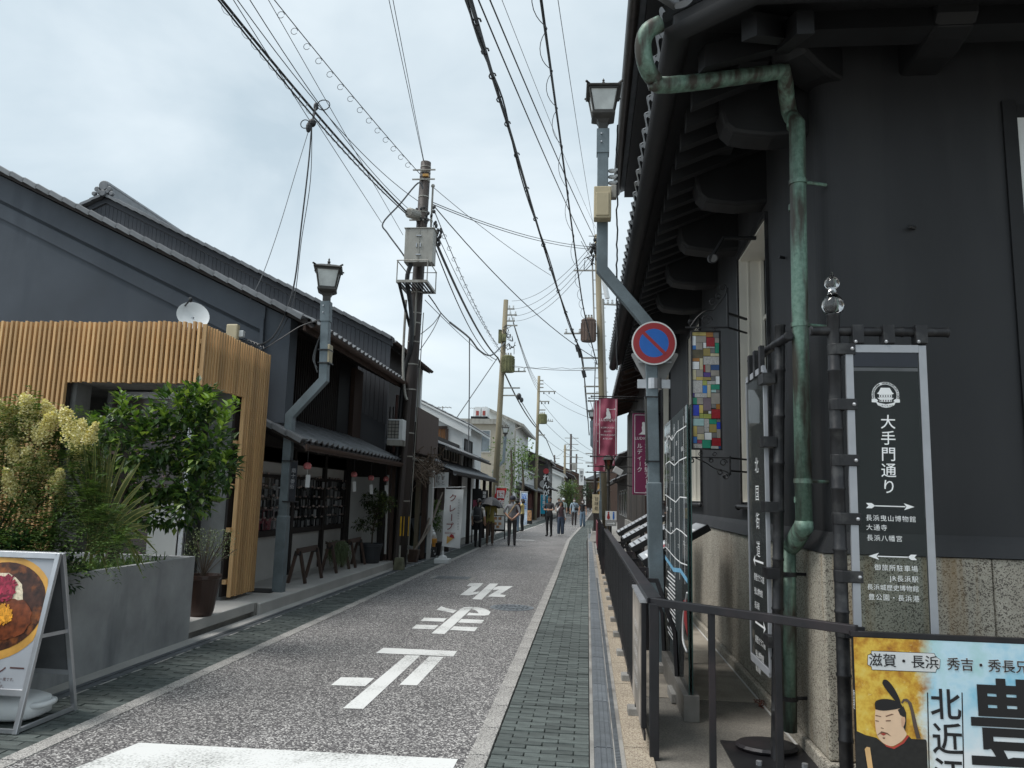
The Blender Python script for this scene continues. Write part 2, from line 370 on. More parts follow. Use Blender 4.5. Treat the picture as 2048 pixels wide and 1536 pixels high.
# ================================================================== GROUND
def lerp_tab(tab):
    def f(y):
        for (y0, x0), (y1, x1) in zip(tab, tab[1:]):
            if y <= y1: return x0 + (x1-x0)*(y-y0)/(y1-y0)
        return tab[-1][1]
    return f
xl = lerp_tab([(-6, -3.37), (28, -3.4), (38, -3.15), (50, -2.78), (85, -1.9), (220, 1.9)])     # road-side edge of the left kerb strip
xr = lerp_tab([(-6, -0.74), (17, -0.74), (31, -0.8), (36, -0.7), (47, -0.43), (133, 1.12), (220, 3.2)])
YS = [-6, 0, 8, 17, 24, 28, 31, 36, 38, 47, 50, 60, 85, 110, 133, 170, 220]
def sheet(name, xa, xb, z, m, ys=YS):
    mb = MB()
    vs = []
    for y in ys: vs += [(xa(y), y, z), (xb(y), y, z)]
    mb.add(vs, [(2*i, 2*i+1, 2*i+3, 2*i+2) for i in range(len(ys)-1)])
    return mb.build(name, m, kind='structure')
g = MB(); g.add([(-500, -80, -0.04), (500, -80, -0.04), (500, 1500, -0.04), (-500, 1500, -0.04)], [(0, 1, 2, 3)])
ground = g.build('ground', M_conc, kind='structure')
road = sheet('road', lambda y: xl(y)-0.01, lambda y: xr(y)+0.01, 0.0, M_asphalt)
pav_r = sheet('pavement', lambda y: xr(y)+0.12, lambda y: (0.06 if y < 40 else xr(y)+1.2), -0.022, M_joint)
pav_l = sheet('pavement', lambda y: xl(y)-0.7, lambda y: xl(y)-0.12, -0.022, M_joint)
# kerb strips, stone by stone
ks = MB(); ks.add([(-0.065, -0.296, -0.03), (0.065, -0.296, -0.03), (0.065, 0.296, -0.03), (-0.065, 0.296, -0.03), (-0.062, -0.293, 0.006), (0.062, -0.293, 0.006), (0.062, 0.293, 0.006), (-0.062, 0.293, 0.006)],
    [(4,5,6,7),(0,1,5,4),(1,2,6,5),(2,3,7,6),(3,0,4,7)])
ksm = ks.mesh('kerb_stone', M_strip)
kerb_l = MB().add([(-3.51, -6, -0.03), (-3.38, -6, -0.03), (-3.38, 28, -0.03), (-3.51, 28, -0.03)], [(0,1,2,3)]).build('kerb', M_joint, kind='structure')
kerb_r = MB().add([(-0.74, -6, -0.031), (-0.61, -6, -0.031), (-0.61, 28, -0.031), (-0.74, 28, -0.031)], [(0,1,2,3)]).build('kerb', M_joint, kind='structure')
for side, fx, par, off in ((0, xl, kerb_l, -0.065), (1, xr, kerb_r, 0.065)):
    y = 2.5; rest = MB()
    while y < 110:
        a = math.atan2(-(fx(y+0.3)-fx(y-0.3)), 0.6)
        if y < 60:
            place(ksm, 'kerb_stone', par, loc=(fx(y)+off, y, random.uniform(-0.001, 0.001)), rot=(0, 0, a))
        else:
            w = 0.065; rest.box(fx(y)+off-w, fx(y)+off+w, y-0.297, y+0.297, -0.03, 0.006)
        y += 0.6
    rest.build('kerb_stones', M_strip, par, kind='stuff')
# pavers
pv = MB(); pv.add([(-0.1045, -0.036, -0.022), (0.1045, -0.036, -0.022), (0.1045, 0.036, -0.022), (-0.1045, 0.036, -0.022), (-0.1015, -0.0335, 0), (0.1015, -0.0335, 0), (0.1015, 0.0335, 0), (-0.1015, 0.0335, 0)],
    [(4,5,6,7),(0,1,5,4),(1,2,6,5),(2,3,7,6),(3,0,4,7)])
pvm = pv.mesh('paver', M_paver)
hf = MB(); hf.add([(-0.050, -0.036, -0.022), (0.050, -0.036, -0.022), (0.050, 0.036, -0.022), (-0.050, 0.036, -0.022), (-0.047, -0.0335, 0), (0.047, -0.0335, 0), (0.047, 0.0335, 0), (-0.047, 0.0335, 0)],
    [(4,5,6,7),(0,1,5,4),(1,2,6,5),(2,3,7,6),(3,0,4,7)])
hfm = hf.mesh('paver', M_paver)
def pave(par, x0, ncol, y0, fx=None, near=4.15):
    """running bond: the nearest pieces one by one, those farther off joined"""
    row = 0; y = y0; cnt = 0; rest = MB(); L = 0.213; P = 0.0765
    while y < 62:
        dx = fx(y) if fx else 0.0
        cells = [(x0 + (i+0.5)*L, 0) for i in range(ncol)] if row % 2 == 0 else [(x0+0.25*L, 1)] + [(x0+(i+1)*L, 0) for i in range(ncol-1)] + [(x0+ncol*L-0.25*L, 1)]
        for cx, half in cells:
            z = random.uniform(-0.004, 0.003) - (0.005 if random.random() < 0.06 else 0); a = random.uniform(-0.018, 0.018)
            if cnt < 295 and y >= near:
                place(hfm if half else pvm, 'paver', par, loc=(cx+dx, y, z), rot=(random.uniform(-0.012, 0.012), random.uniform(-0.008, 0.008), a)); cnt += 1
            else:
                w = 0.047 if half else 0.1015
                b = [(-w-0.003, -0.036, -0.022), (w+0.003, -0.036, -0.022), (w+0.003, 0.036, -0.022), (-w-0.003, 0.036, -0.022), (-w, -0.0335, 0), (w, -0.0335, 0), (w, 0.0335, 0), (-w, 0.0335, 0)]
                rest.add([(cx+dx+p[0], y+p[1], z+p[2]) for p in b], [(4,5,6,7),(0,1,5,4),(1,2,6,5),(2,3,7,6),(3,0,4,7)])
        y += P; row += 1
    rest.build('pavers', M_paver, par, kind='stuff')
pave(pav_r, -0.608, 3, 1.0, lambda y: xr(y)+0.742)
pave(pav_l, -4.055+0.01, 2.5 and 3, 1.0, lambda y: (xl(y)+3.4) - 0.11, near=4.5)
# road marking: the three letters as the driver coming the other way reads them, and the stop line
def zz(u, v): return (840 + u*0.12695, 1130 + v*0.12695)
def z2(u, v): return (480 + u*0.2539, 1080 + v*0.2539)
def marking(name, polys, label):
    mb = MB()
    for pts in polys:
        P = [at_z(u, v, 0.004) for u, v in pts]
        mb.poly(P)
    bm = bmesh.new(); me = mb.mesh(name, M_paint); bm.from_mesh(me); bmesh.ops.triangulate(bm, faces=bm.faces); bmesh.ops.recalc_face_normals(bm, faces=bm.faces)
    for f in bm.faces:
        if f.normal.z < 0: f.normal_flip()
    bm.to_mesh(me); bm.free()
    o = place(me, name, road); o['label'] = label
marking('road_lettering', [[z2(*p) for p in q] for q in (
    [(1130,848),(1710,875),(1680,917),(1070,890)], [(1310,907),(1420,910),(970,1330),(810,1325)],
    [(1490,917),(1605,920),(1395,1145),(1255,1140)], [(795,1080),(1060,1087),(985,1152),(715,1143)])], 'white painted letter nearest the stop line')
marking('road_lettering', [[zz(*p) for p in q] for q in (
    [(690,665),(760,660),(838,664),(800,700),(385,1088),(178,1078),(640,690)],
    [(850,664),(900,665),(990,680),(1060,705),(1112,740),(1085,785),(1020,797),(735,792),(770,750),(840,757),(925,762),(900,728),(860,705),(812,694)],
    [(335,648),(420,680),(580,712),(525,757),(400,730),(258,705)],
    [(65,828),(425,840),(365,893),(10,880)], [(655,848),(1012,866),(965,922),(595,905)],
    [(-60,938),(290,950),(225,1012),(-130,1000)], [(535,965),(912,980),(860,1043),(470,1022)])], 'middle white painted letter with a loop')
marking('road_lettering', [[zz(*p) for p in q] for q in (
    [(785,284),(1000,285),(940,345),(830,430),(945,415),(905,452),(830,468),(765,480),(630,472),(700,420),(815,335),(735,330)],
    [(1100,290),(1235,292),(970,545),(820,537)],
    [(1240,332),(1465,332),(1260,462),(1355,472),(1330,505),(1068,497),(1100,470),(1245,385),(1140,398),(1170,355)])], 'white painted letter farthest from the stop line')
sl = MB(); P = [at_z(*p, 0.004) for p in ((275, 1487), (915, 1520))]
sl.poly([(-3.02, 4.38, 0.004), (-0.8, 4.40, 0.004), (P[1].x, P[1].y+0.02, 0.004), (P[0].x, P[0].y+0.02, 0.004)])
place(sl.mesh('stop_line', M_paint), 'stop_line', road)
dl = MB(); a = at_z(1025, 1079.5, 0.004)
dl.box(a.x, a.x+0.85, a.y, a.y+0.22, 0.002, 0.005); dl.build('lane_mark', M_paint, road)
# manhole cover and grate in the road
mc = at_z(1024, 1215.5, 0.0)
t = thing('manhole_cover', 'round patterned iron manhole cover set in the road', 'manhole cover', (mc.x, mc.y, 0))
m = MB(); m.lathe([(0.33, -0.01), (0.33, 0.006), (0.31, 0.008), (0.30, 0.004)], (mc.x, mc.y, 0), 40); m.build('frame', M_grate, t)
m = MB(); m.lathe([(0.295, -0.01), (0.295, 0.005), (0.05, 0.007)], (mc.x, mc.y, 0), 32)
for k in range(16):
    for r in (0.1, 0.17, 0.24):
        a = 2*pi*(k + (0.5 if r == 0.17 else 0))/16; m.box(mc.x+r*cos(a)-0.017, mc.x+r*cos(a)+0.017, mc.y+r*sin(a)-0.017, mc.y+r*sin(a)+0.017, 0.004, 0.012)
m.build('lid', M_grate, t)
gp = at_z(905, 1156, 0.0)
t = thing('drain_grate', 'steel bar drain grate set in the road by the kerb strip', 'drain grate', (gp.x, gp.y, 0))
m = MB(); m.box(gp.x-0.45, gp.x+0.45, gp.y-0.32, gp.y+0.32, -0.01, 0.003); m.build('surround', M_conc, t)
for k in range(15):
    x = gp.x-0.33+k*0.047; MB().box(x-0.014, x+0.014, gp.y-0.26, gp.y+0.26, -0.008, 0.012).build('bar', M_grate, t)
# drain channels along both pavements
def cover_mesh(w, L, slots=False):
    m = MB(); m.box(-w/2, w/2, -L/2+0.003, L/2-0.003, -0.02, 0.0)
    for k in (-1, 0, 1):
        m.box(-w/2+0.012+(k+1)*(w-0.024)/3+0.003, -w/2+0.012+(k+2)*(w-0.024)/3-0.003, -L/2+0.006, L/2-0.006, 0.0, 0.005)
    return m.mesh('channel_cover', M_grate)
ch = MB().box(0.035, 0.062, -4, 45, -0.035, 0.002).box(0.192, 0.262, -4, 45, -0.035, 0.001).build('drain_channel', M_conc, kind='structure')
cm = cover_mesh(0.128, 0.6)
for k in range(60):
    y = 2.2 + k*0.6
    if y < 40: place(cm, 'channel_cover', ch, loc=(0.127, y, 0.0 + random.uniform(-0.002, 0.002)))
rb = MB()
for k in range(420):
    y = 4.2 + k*0.03; rb.box(0.2, 0.232, y, y+0.014, 0.001, 0.006)
rb.build('slot_ribs', M_grate, ch, kind='stuff')
chl = MB().box(-4.375, -4.215, -2, 17.6, -0.035, 0.003).box(-4.07, -4.05, -2, 40, -0.035, 0.0).build('drain_channel', M_ledge, kind='structure')
cm2 = MB(); cm2.box(-0.072, 0.072, -0.297, 0.297, -0.02, -0.004); cm2.box(-0.07, -0.02, -0.295, 0.295, -0.004, 0.003); cm2.box(0.02, 0.07, -0.295, 0.295, -0.004, 0.003)
cm2 = cm2.mesh('channel_cover', M_grate)
for k in range(52): place(cm2, 'channel_cover', chl, loc=(-4.143, 2.6 + k*0.6, 0.0))
# right walkway and its granite kerb
MB().box(0.44, 1.46, 6.9, 17.5, -0.03, 0.012).build('walkway', M_walk, kind='structure')
MB().box(0.44, 9.0, -2, 6.896, -0.03, 0.008).build('walkway', mat('dark_exposed_concrete', (0.2, 0.185, 0.16), 0.85, var=0.35, scale=2.0, fine=0.9, bmp=0.3), kind='structure')
kr = MB().box(0.262, 0.438, -2, 24, -0.035, -0.004).build('kerb', M_conc, kind='structure')
gk = granite('ochre_granite_kerb', (0.36, 0.3, 0.22), (0.46, 0.4, 0.31), (0.18, 0.13, 0.1), 150.0)
kst = MB().box(-0.088, 0.088, -0.446, 0.446, 0.0, 0.03).mesh('kerb_stone', gk)
for k in range(24): place(kst, 'kerb_stone', kr, loc=(0.35, 2.3+k*0.9, random.uniform(-0.002, 0.002)), )
# weeds at the wall foot
t = MB()
c = at_z(1522, 1412, 0.015)
for k in range(70):
    a = random.uniform(0, 6.28); r = random.uniform(0, 0.075); h = random.uniform(0.005, 0.06); p = Vector((c.x+r*cos(a)*0.7, c.y+r*sin(a), h)); d = Vector((random.uniform(-1, 1), random.uniform(-1, 1), random.uniform(-0.5, 1)))*0.014; e = d.orthogonal().normalized()*0.006
    t.add([p-d, p+e, p+d, p-e], [(0, 1, 2, 3)])
tag(t.build('dead_leaves', mat('russet_dead_leaves', (0.13, 0.045, 0.03), 0.8, island=0.4)), 'russet clump of dead leaves at the foot of the granite wall', 'dead leaves')

# ================================================================== RIGHT: BLACK PLASTERED CORNER BUILDING
bb = thing('black_shop_building', 'two storey black plastered corner building on a speckled granite base', 'building', (5, 9, 0))
WX, WY, YE = 1.55, 5.2, 17.0
WIN = [(6.68, 7.93), (10.73, 11.98), (14.78, 16.03)]
w = MB(); T = 0.42; R = 0.13
ys = [WY+R] + [q for ab in WIN for q in ab] + [YE]
w.box(WX, WX+T, WY+R, YE, 1.48, 1.66)
w.box(WX, WX+T, WY+R, YE, 4.15, 5.25)
for i in range(0, len(ys), 2): w.box(WX, WX+T, ys[i], ys[i+1], 1.66, 4.15)
FX0, FX1 = 2.86, 4.15
w.box(WX+R, 9.0, WY, WY+T, 1.48, 1.66); w.box(WX+R, 9.0, WY, WY+T, 4.28, 5.25)
w.box(WX+R, FX0, WY, WY+T, 1.66, 4.28); w.box(FX1, 9.0, WY, WY+T, 1.66, 4.28)
arc = [(WX+R-R*cos(a), WY+R-R*sin(a)) for a in [radians(k*10) for k in range(10)]]
w.prism([(x, y, 1.48) for x, y in arc] + [(WX+R, WY+R, 1.48)], (0, 0, 3.77))
w.build('wall', M_black, bb)
fl = MB()
A = [(1.546, 17.0), (1.546, 5.196), (9.0, 5.196)]; B = [(1.482, 17.0), (1.482, 5.13), (9.0, 5.13)]
for i in range(2):
    a0, a1, b0, b1 = A[i], A[i+1], B[i], B[i+1]
    mid0 = ((a0[0]*.62+b0[0]*.38), (a0[1]*.62+b0[1]*.38)); mid1 = ((a1[0]*.62+b1[0]*.38), (a1[1]*.62+b1[1]*.38))
    fl.add([(*a0, 1.483), (*a1, 1.483), (*mid1, 1.44), (*mid0, 1.44), (*b1, 1.352), (*b0, 1.352), (A[i+1][0]+(.1 if i == 0 else 0), A[i+1][1]+.1, 1.352), (a0[0]+.1, a0[1]+.1, 1.352)],
           [(0, 1, 2, 3), (3, 2, 4, 5), (5, 4, 6, 7)])
fl.build('flared_skirting', M_black, bb)
# granite dado blocks with open joints
def block(x0, x1, y0, y1, z0, z1, m=M_stone): MB().box(x0, x1, y0, y1, z0, z1).build('granite_block', m, bb, bevel=0.012)
for a, b2 in ((5.755, 8.38), (8.386, 11.0), (11.006, 13.9), (13.906, 17.0)): block(1.50, 1.9, a, b2, 0.105, 1.346)
block(1.49, 2.5, 5.145, 5.75, 0.105, 1.347, M_stone2)
block(2.506, 4.6, 5.15, 5.6, 0.105, 1.346); block(4.606, 9.0, 5.15, 5.6, 0.105, 1.346)
for a, b2 in ((5.2, 7.0), (7.006, 9.4), (9.406, 12.6), (12.606, 17.0)): block(1.463, 1.95, a, b2, -0.03, 0.1)
block(1.47, 1.9, 5.11, 5.195, -0.03, 0.1)
block(1.91, 9.0, 5.115, 5.7, -0.03, 0.1)
MB().box(1.446, 1.461, 5.5, 17, 0.0, 0.017).build('mortar_line', M_offw, bb)
# windows: deep cream reveals, iron rim outside, glazing set far in
for (y0, y1) in WIN:
    f = MB(); z0, z1 = 1.66, 4.15
    f.box(WX-0.012, WX+0.3, y1-0.012, y1+0.0, z0, z1); f.box(WX-0.012, WX+0.3, y0, y0+0.012, z0, z1)
    f.box(WX-0.012, WX+0.3, y0+0.012, y1-0.012, z1-0.012, z1); f.box(WX-0.01, WX+0.3, y0+0.012, y1-0.012, z0, z0+0.012)
    f.box(WX+0.2, WX+0.23, y1-0.05, y1-0.012, z0+0.012, z1-0.012); f.box(WX+0.07, WX+0.085, y1-0.02, y1-0.012, z0+0.012, z1-0.012)
    fr = f.build('window', M_cream, bb, label='deep cream painted window recess')
    m = MB(); m.box(WX+0.24, WX+0.25, y0+0.012, y1-0.012, z0+0.012, z1-0.012); m.build('pane', M_win, fr)
    m = MB()
    for k in range(1, 4): m.box(WX+0.215, WX+0.238, y0+0.012, y1-0.012, z0+k*0.62-0.02, z0+k*0.62+0.02)
    m.box(WX+0.215, WX+0.238, (y0+y1)/2-0.02, (y0+y1)/2+0.02, z0+0.012, z1-0.012); m.build('glazing_bars', M_cream, fr)
    r = MB(); r.box(WX-0.03, WX-0.001, y1+0.0, y1+0.05, z0-0.02, z1+0.05); r.box(WX-0.03, WX-0.001, y0-0.018, y0, z0-0.02, z1+0.05); r.box(WX-0.03, WX-0.001, y0, y1, z1, z1+0.05)
    r.build('iron_rim', M_iron, fr)
    s = MB(); s.tube([(WX-0.045, y0-0.04, z0-0.045), (WX-0.045, y1+0.06, z0-0.045)], 0.022, 8)
    s.blob((WX-0.045, y0-0.05, z0-0.05), 0.032); s.blob((WX-0.045, y1+0.07, z0-0.05), 0.032); s.build('sill_bar', M_iron, fr)
f = MB(); z0, z1 = 1.66, 4.28
f.box(FX0, FX0+0.045, WY-0.01, WY+0.3, z0, z1); f.box(FX1-0.045, FX1, WY-0.01, WY+0.3, z0, z1); f.box(FX0+0.045, FX1-0.045, WY-0.008, WY+0.3, z1-0.035, z1); f.box(FX0+0.045, FX1-0.045, WY-0.008, WY+0.3, z0, z0+0.04)
fr = f.build('window', M_white, bb, label='white framed sash window with a beige blind')
MB().box(FX0+0.045, FX1-0.045, WY+0.06, WY+0.068, z0+0.04, z1-0.035).build('pane', M_winb, fr)
m = MB()
for z in (3.55, 2.95, 2.3): m.box(FX0+0.045, FX1-0.045, WY+0.02, WY+0.058, z-0.022, z+0.022)
m.box(3.48, 3.52, WY+0.025, WY+0.056, z0+0.04, z1-0.035); m.build('glazing_bars', M_white, fr)
m = MB()
for k in range(7): m.box(FX0+0.05, FX1-0.05, WY+0.03+0.003*(k % 2), WY+0.055, 4.235-0.055*(k+1), 4.235-0.055*k-0.004)
m.build('blind', mat('beige_blind_cloth', (0.34, 0.31, 0.25), 0.8), fr)
MB().box(FX0-0.09, FX0-0.001, WY-0.02, WY-0.001, 1.6, 4.4).box(FX0, FX1, WY-0.02, WY-0.001, 4.281, 4.37).build('window_surround', M_blackw, fr)
# lower eaves with a chamfered corner
def eave_path(o): # offset inward from the outer line
    k = o*0.42
    return [(0.50+o, YE+0.05), (0.50+o, 4.50+k*0.6+o*0.35), (0.93+k*0.3+o*0.35, 4.13+o), (9.5, 4.13+o)]
def strip(mb, p, zp, q, zq):
    for i in range(len(p)-1):
        mb.add([(*p[i], zp), (*p[i+1], zp), (*q[i+1], zq), (*q[i], zq)], [(0, 1, 2, 3)])
WALLP = [(1.75, YE+0.05), (1.75, 5.4), (1.75, 5.4), (9.5, 5.4)]
s = MB(); strip(s, eave_path(0.02), 4.56, WALLP, 5.05); strip(s, eave_path(0.02), 4.56, eave_path(0.0), 4.66); s.build('soffit', M_blackw, bb)
s = MB(); strip(s, eave_path(0.0), 4.67, WALLP, 5.3)
s.add([(0.5, YE+0.05, 4.56), (0.5, YE+0.05, 4.67), (1.75, YE+0.05, 5.3), (1.75, YE+0.05, 5.05)], [(0, 1, 2, 3)]); s.build('roof', M_tile, bb)
def gutter(mb, pts, z, r):
    P = [Vector((x, y, z)) for x, y in pts]; n = 9; b = len(mb.v)
    for i, p in enumerate(P):
        d = (P[min(i+1, len(P)-1)] - P[max(i-1, 0)]).normalized(); a = Vector((d.y, -d.x, 0))
        for j in range(n):
            t = pi + pi*j/(n-1); mb.v.append(tuple(p + a*cos(t)*r + Vector((0, 0, 1))*sin(t)*r))
    for i in range(len(P)-1):
        for j in range(n-1): mb.f.append((b+i*n+j, b+i*n+j+1, b+(i+1)*n+j+1, b+(i+1)*n+j)); mb.m.append(mb.cur)
    return mb
m = MB(); gutter(m, eave_path(0.03), 4.58, 0.085); gutter(m, eave_path(0.03), 4.578, 0.08)
m.build('gutter', M_blackw, bb, smooth=True)
def tile_mesh(w=0.27, L=0.3, th=0.028, name='roof_tile', m=None):
    """one pan tile: rolls over across its width, lies along +Y up the slope, open lower end at y=0"""
    mb = MB(); n = 7; prof = [0.0, -0.012, -0.016, -0.008, 0.018, 0.04, 0.034, 0.012]
    for y, dz in ((0.0, 0.0), (L, 0.0)):
        for i in range(8):
            mb.v.append((-w/2 + w*i/7, y, prof[i]+dz+(0.012 if y == 0 else 0.0)))
    for i in range(8): mb.v.append((-w/2 + w*i/7, 0.002, prof[i]-th))
    for i in range(n):
        mb.f.append((i, i+1, 8+i+1, 8+i)); mb.m.append(0); mb.f.append((16+i, 16+i+1, i+1, i)); mb.m.append(0)
    return mb.mesh(name, m or M_tile)
TILE = tile_mesh()
a_roof = math.atan2(5.3-4.67, 1.25)
for k in range(46):
    y = 4.62 + 0.27*k
    place(TILE, 'roof_tile', bb, loc=(0.44, y, 4.69+random.uniform(-0.004, 0.004)), rot=(a_roof, 0, -pi/2))
tn = Vector((0.43, -0.37, 0)).normalized()
for k in range(2): place(TILE, 'roof_tile', bb, loc=(0.60+k*0.21, 4.36-k*0.18, 4.70), rot=(a_roof, 0, -pi/2+radians(49)))
m = MB(); c = at_z(1318, 30, 4.74); m.obox((0.45, 4.42, 4.77), (0.2, 0.05, 0.15), Matrix.Rotation(radians(45), 3, 'Z')); m.build('corner_tile', M_tile, bb, bevel=0.01)
for k in range(28): place(TILE, 'roof_tile', bb, loc=(1.05+0.27*k, 4.07, 4.70), rot=(a_roof, 0, 0))
# rafters
rm = MB(); rm.add([(-0.05, 0, -0.13), (0.05, 0, -0.13), (0.05, 0.95, 0.25), (-0.05, 0.95, 0.25), (-0.05, 0.0, 0.02), (0.05, 0.0, 0.02), (0.05, 0.95, 0.4), (-0.05, 0.95, 0.4)], [(3,2,1,0),(4,5,6,7),(0,1,5,4),(1,2,6,5),(2,3,7,6),(3,0,4,7)])
rm = rm.mesh('rafter', M_blackw)
for k in range(36):
    y = 5.196 + 0.327*k
    if y < YE: place(rm, 'rafter', bb, loc=(0.70, y, 4.53), rot=(0, 0, -pi/2))
place(rm, 'rafter', bb, loc=(0.70, 4.70, 4.53), rot=(0, 0, -pi/2+0.3)); place(rm, 'rafter', bb, loc=(0.93, 4.36, 4.53), rot=(0, 0, -pi/2+radians(49)))
for k in range(1): place(rm, 'rafter', bb, loc=(1.25+0.327*k, 4.33, 4.53), rot=(0, 0, 0))
bk = MB(); prof = [(1.56, 4.29), (1.3, 4.27), (1.12, 4.29), (1.02, 4.31), (0.96, 4.37), (0.935, 4.47), (0.935, 4.62), (1.2, 4.72), (1.7, 4.9), (1.7, 4.29)]
bk.prism([(x, -0.13, z) for x, z in prof], (0, 0.26, 0)); bkm = bk.mesh('bracket', M_blackw)
for k in range(9):
    y = 5.5 + 1.31*k
    if y < 16.9: place(bkm, 'bracket', bb, loc=(0, y, 0), bevel=0.03)
place(bkm, 'bracket', bb, loc=(1.66-1.5*cos(radians(45)), 5.30-1.5*sin(radians(45)), 0.30), rot=(0, 0, radians(45)), bevel=0.03)
for k in range(4): place(bkm, 'bracket', bb, loc=(2.25+1.31*k, 5.21-1.56, 0.32), rot=(0, 0, pi/2), bevel=0.03)
m = MB(); m.box(1.0, 1.2, 5.0, YE, 4.63, 4.78); m.box(1.3, 9, 4.66, 4.86, 4.635, 4.785); m.build('eave_beam', M_blackw, bb)
# upper storey
m = MB(); m.box(1.66, 9.0, 5.3, YE, 5.26, 8.9); m.build('upper_wall', M_black, bb)
m = MB()
for k, (x, z0, z1) in enumerate(((1.45, 8.05, 8.22), (1.2, 8.221, 8.38), (0.98, 8.381, 8.54), (0.76, 8.541, 8.72))): m.box(x, 1.7, 4.4-0.1*k, YE-0.1+0.05*k, z0, z1)
m.build('stepped_cornice', M_blackw, bb)
m = MB()
m.add([(0.6, 4.0, 8.74), (0.6, YE+0.15, 8.74), (5.0, YE+0.15, 10.9), (5.0, 4.0, 10.9), (0.6, 4.0, 8.66), (0.6, YE+0.15, 8.66), (5.0, YE+0.15, 10.7), (5.0, 4.0, 10.7)], [(0,1,2,3),(4,5,6,7),(0,1,5,4),(1,2,6,5),(0,3,7,4)])
m.build('upper_roof', M_tile, bb)
m = MB(); gutter(m, [(0.58, YE+0.1), (0.58, 4.0)], 8.68, 0.09); gutter(m, [(0.58, YE+0.1), (0.58, 4.0)], 8.677, 0.085); m.build('gutter', mat('dark_brown_gutter', (0.05, 0.042, 0.037), 0.4, 0.3, var=0.3), bb, smooth=True)
for k in range(9):
    y = 6.3 + 1.31*k
    m = MB(); m.box(1.0, 1.66, y, y+0.42, 7.62, 8.04); m.build('bracket', M_blackw, bb, bevel=0.05)
# camera and nails on the wall
# ---- copper downspout
ds = thing('downspout', 'green patinated copper downspout bent under the eaves of the black building', 'downspout', (1.42, 5.13, 0))
p_top = at_z(1300, 60, 4.62)
run = [(0.50, 4.66, 4.60), (0.36, 4.66, 4.60), (0.315, 4.66, 4.52), (0.32, 4.67, 4.33), (0.40, 4.70, 4.25), (0.52, 4.74, 4.235), (1.27, 5.08, 4.235), (1.37, 5.11, 4.21), (1.40, 5.12, 4.12), (1.405, 5.13, 3.0), (1.41, 5.13, 1.52)]
run[0] = tuple(at_z(1320, 48, 4.6)); a = at_z(1296, 62, 4.55); run[1] = tuple(a); run[2] = tuple(at_z(1286, 90, 4.47)); run[3] = tuple(at_z(1292, 130, 4.36)); run[4] = tuple(at_z(1308, 158, 4.31)); run[5] = tuple(at_z(1340, 170, 4.30))
q = at_x(1560, 218, 1.36); run[6] = (1.30, 5.03, at_x(1545, 216, 1.34).z); run[7] = tuple(at_x(1578, 223, 1.385)); run[8] = tuple(at_x(1594, 245, 1.4)); run[9] = tuple(at_x(1600, 640, 1.4)); run[10] = tuple(at_x(1608, 1045, 1.4))
P1 = smoothed(run[:7], 4)[:-1] + smoothed(run[6:9], 3) + [Vector(run[9]), Vector(run[10])]
MB().tube(P1, 0.053, 14).build('pipe', M_patina, ds, smooth=True)
e0 = Vector(run[10]); e1 = at_x(1577, 1092, 1.37); e2 = at_x(1580, 1462, 1.37)
MB().tube([e0+Vector((0, 0, 0.01)), e0 - Vector((0, 0, 0.02)), e1+Vector((0.03, -0.02, 0.02)), e1 - Vector((0, 0, 0.03))], [0.057, 0.062, 0.062, 0.05], 14).build('elbow', M_patina, ds, smooth=True)
MB().tube([e1, e2], 0.047, 14).build('lower_pipe', M_patina, ds, smooth=True)
for (u, v, x, r) in ((1596, 365, 1.4, 0.06), (1600, 650, 1.4, 0.06), (1606, 962, 1.4, 0.06), (1577, 1148, 1.37, 0.055), (1579, 1396, 1.37, 0.055)):
    c = at_x(u, v, x); m = MB(); m.lathe([(r, -0.015), (r, 0.015)], c, 14); m.tube([c+Vector((0.05, 0, 0)), (1.6, c.y+0.05, c.z)], 0.012, 6); m.build('clip', M_iron if v > 1100 else M_patina, ds)
for (v) in (20,): pass
for (u, v) in ((1590, 250), (1594, 415), (1606, 1000)):
    c = at_x(u, v, 1.4); MB().lathe([(0.056, -0.02), (0.0575, 0.0), (0.056, 0.02)], c, 14).build('joint_collar', M_patina, ds)
# ---- security camera under the eaves
c = at_x(1430, 520, 1.15)
t = thing('security_camera', 'black bullet security camera under the eaves', 'camera', c)
MB().tube([c+Vector((-0.02, -0.05, 0.0)), c+Vector((0.0, 0.18, 0.07))], 0.045, 12).build('body', M_blackw, t)
MB().tube([c+Vector((-0.022, -0.055, -0.001)), c+Vector((-0.02, -0.05, 0.0))], 0.035, 12).build('lens', M_win, t)
MB().tube([c+Vector((0, 0.1, 0.08)), c+Vector((0.1, 0.12, 0.25)), (1.55, c.y+0.12, c.z+0.25)], 0.02, 8).build('arm', M_blackw, t)
for (u, v) in ((1569, 516), (1830, 456)):
    c = at_x(u, v, 1.54) if u < 1600 else at_y(u, v, 5.19)
    n = MB(); n.tube([c, c + Vector((-0.05, -0.03, 0))], 0.012, 6); n.build('iron_pin', M_iron, bb)
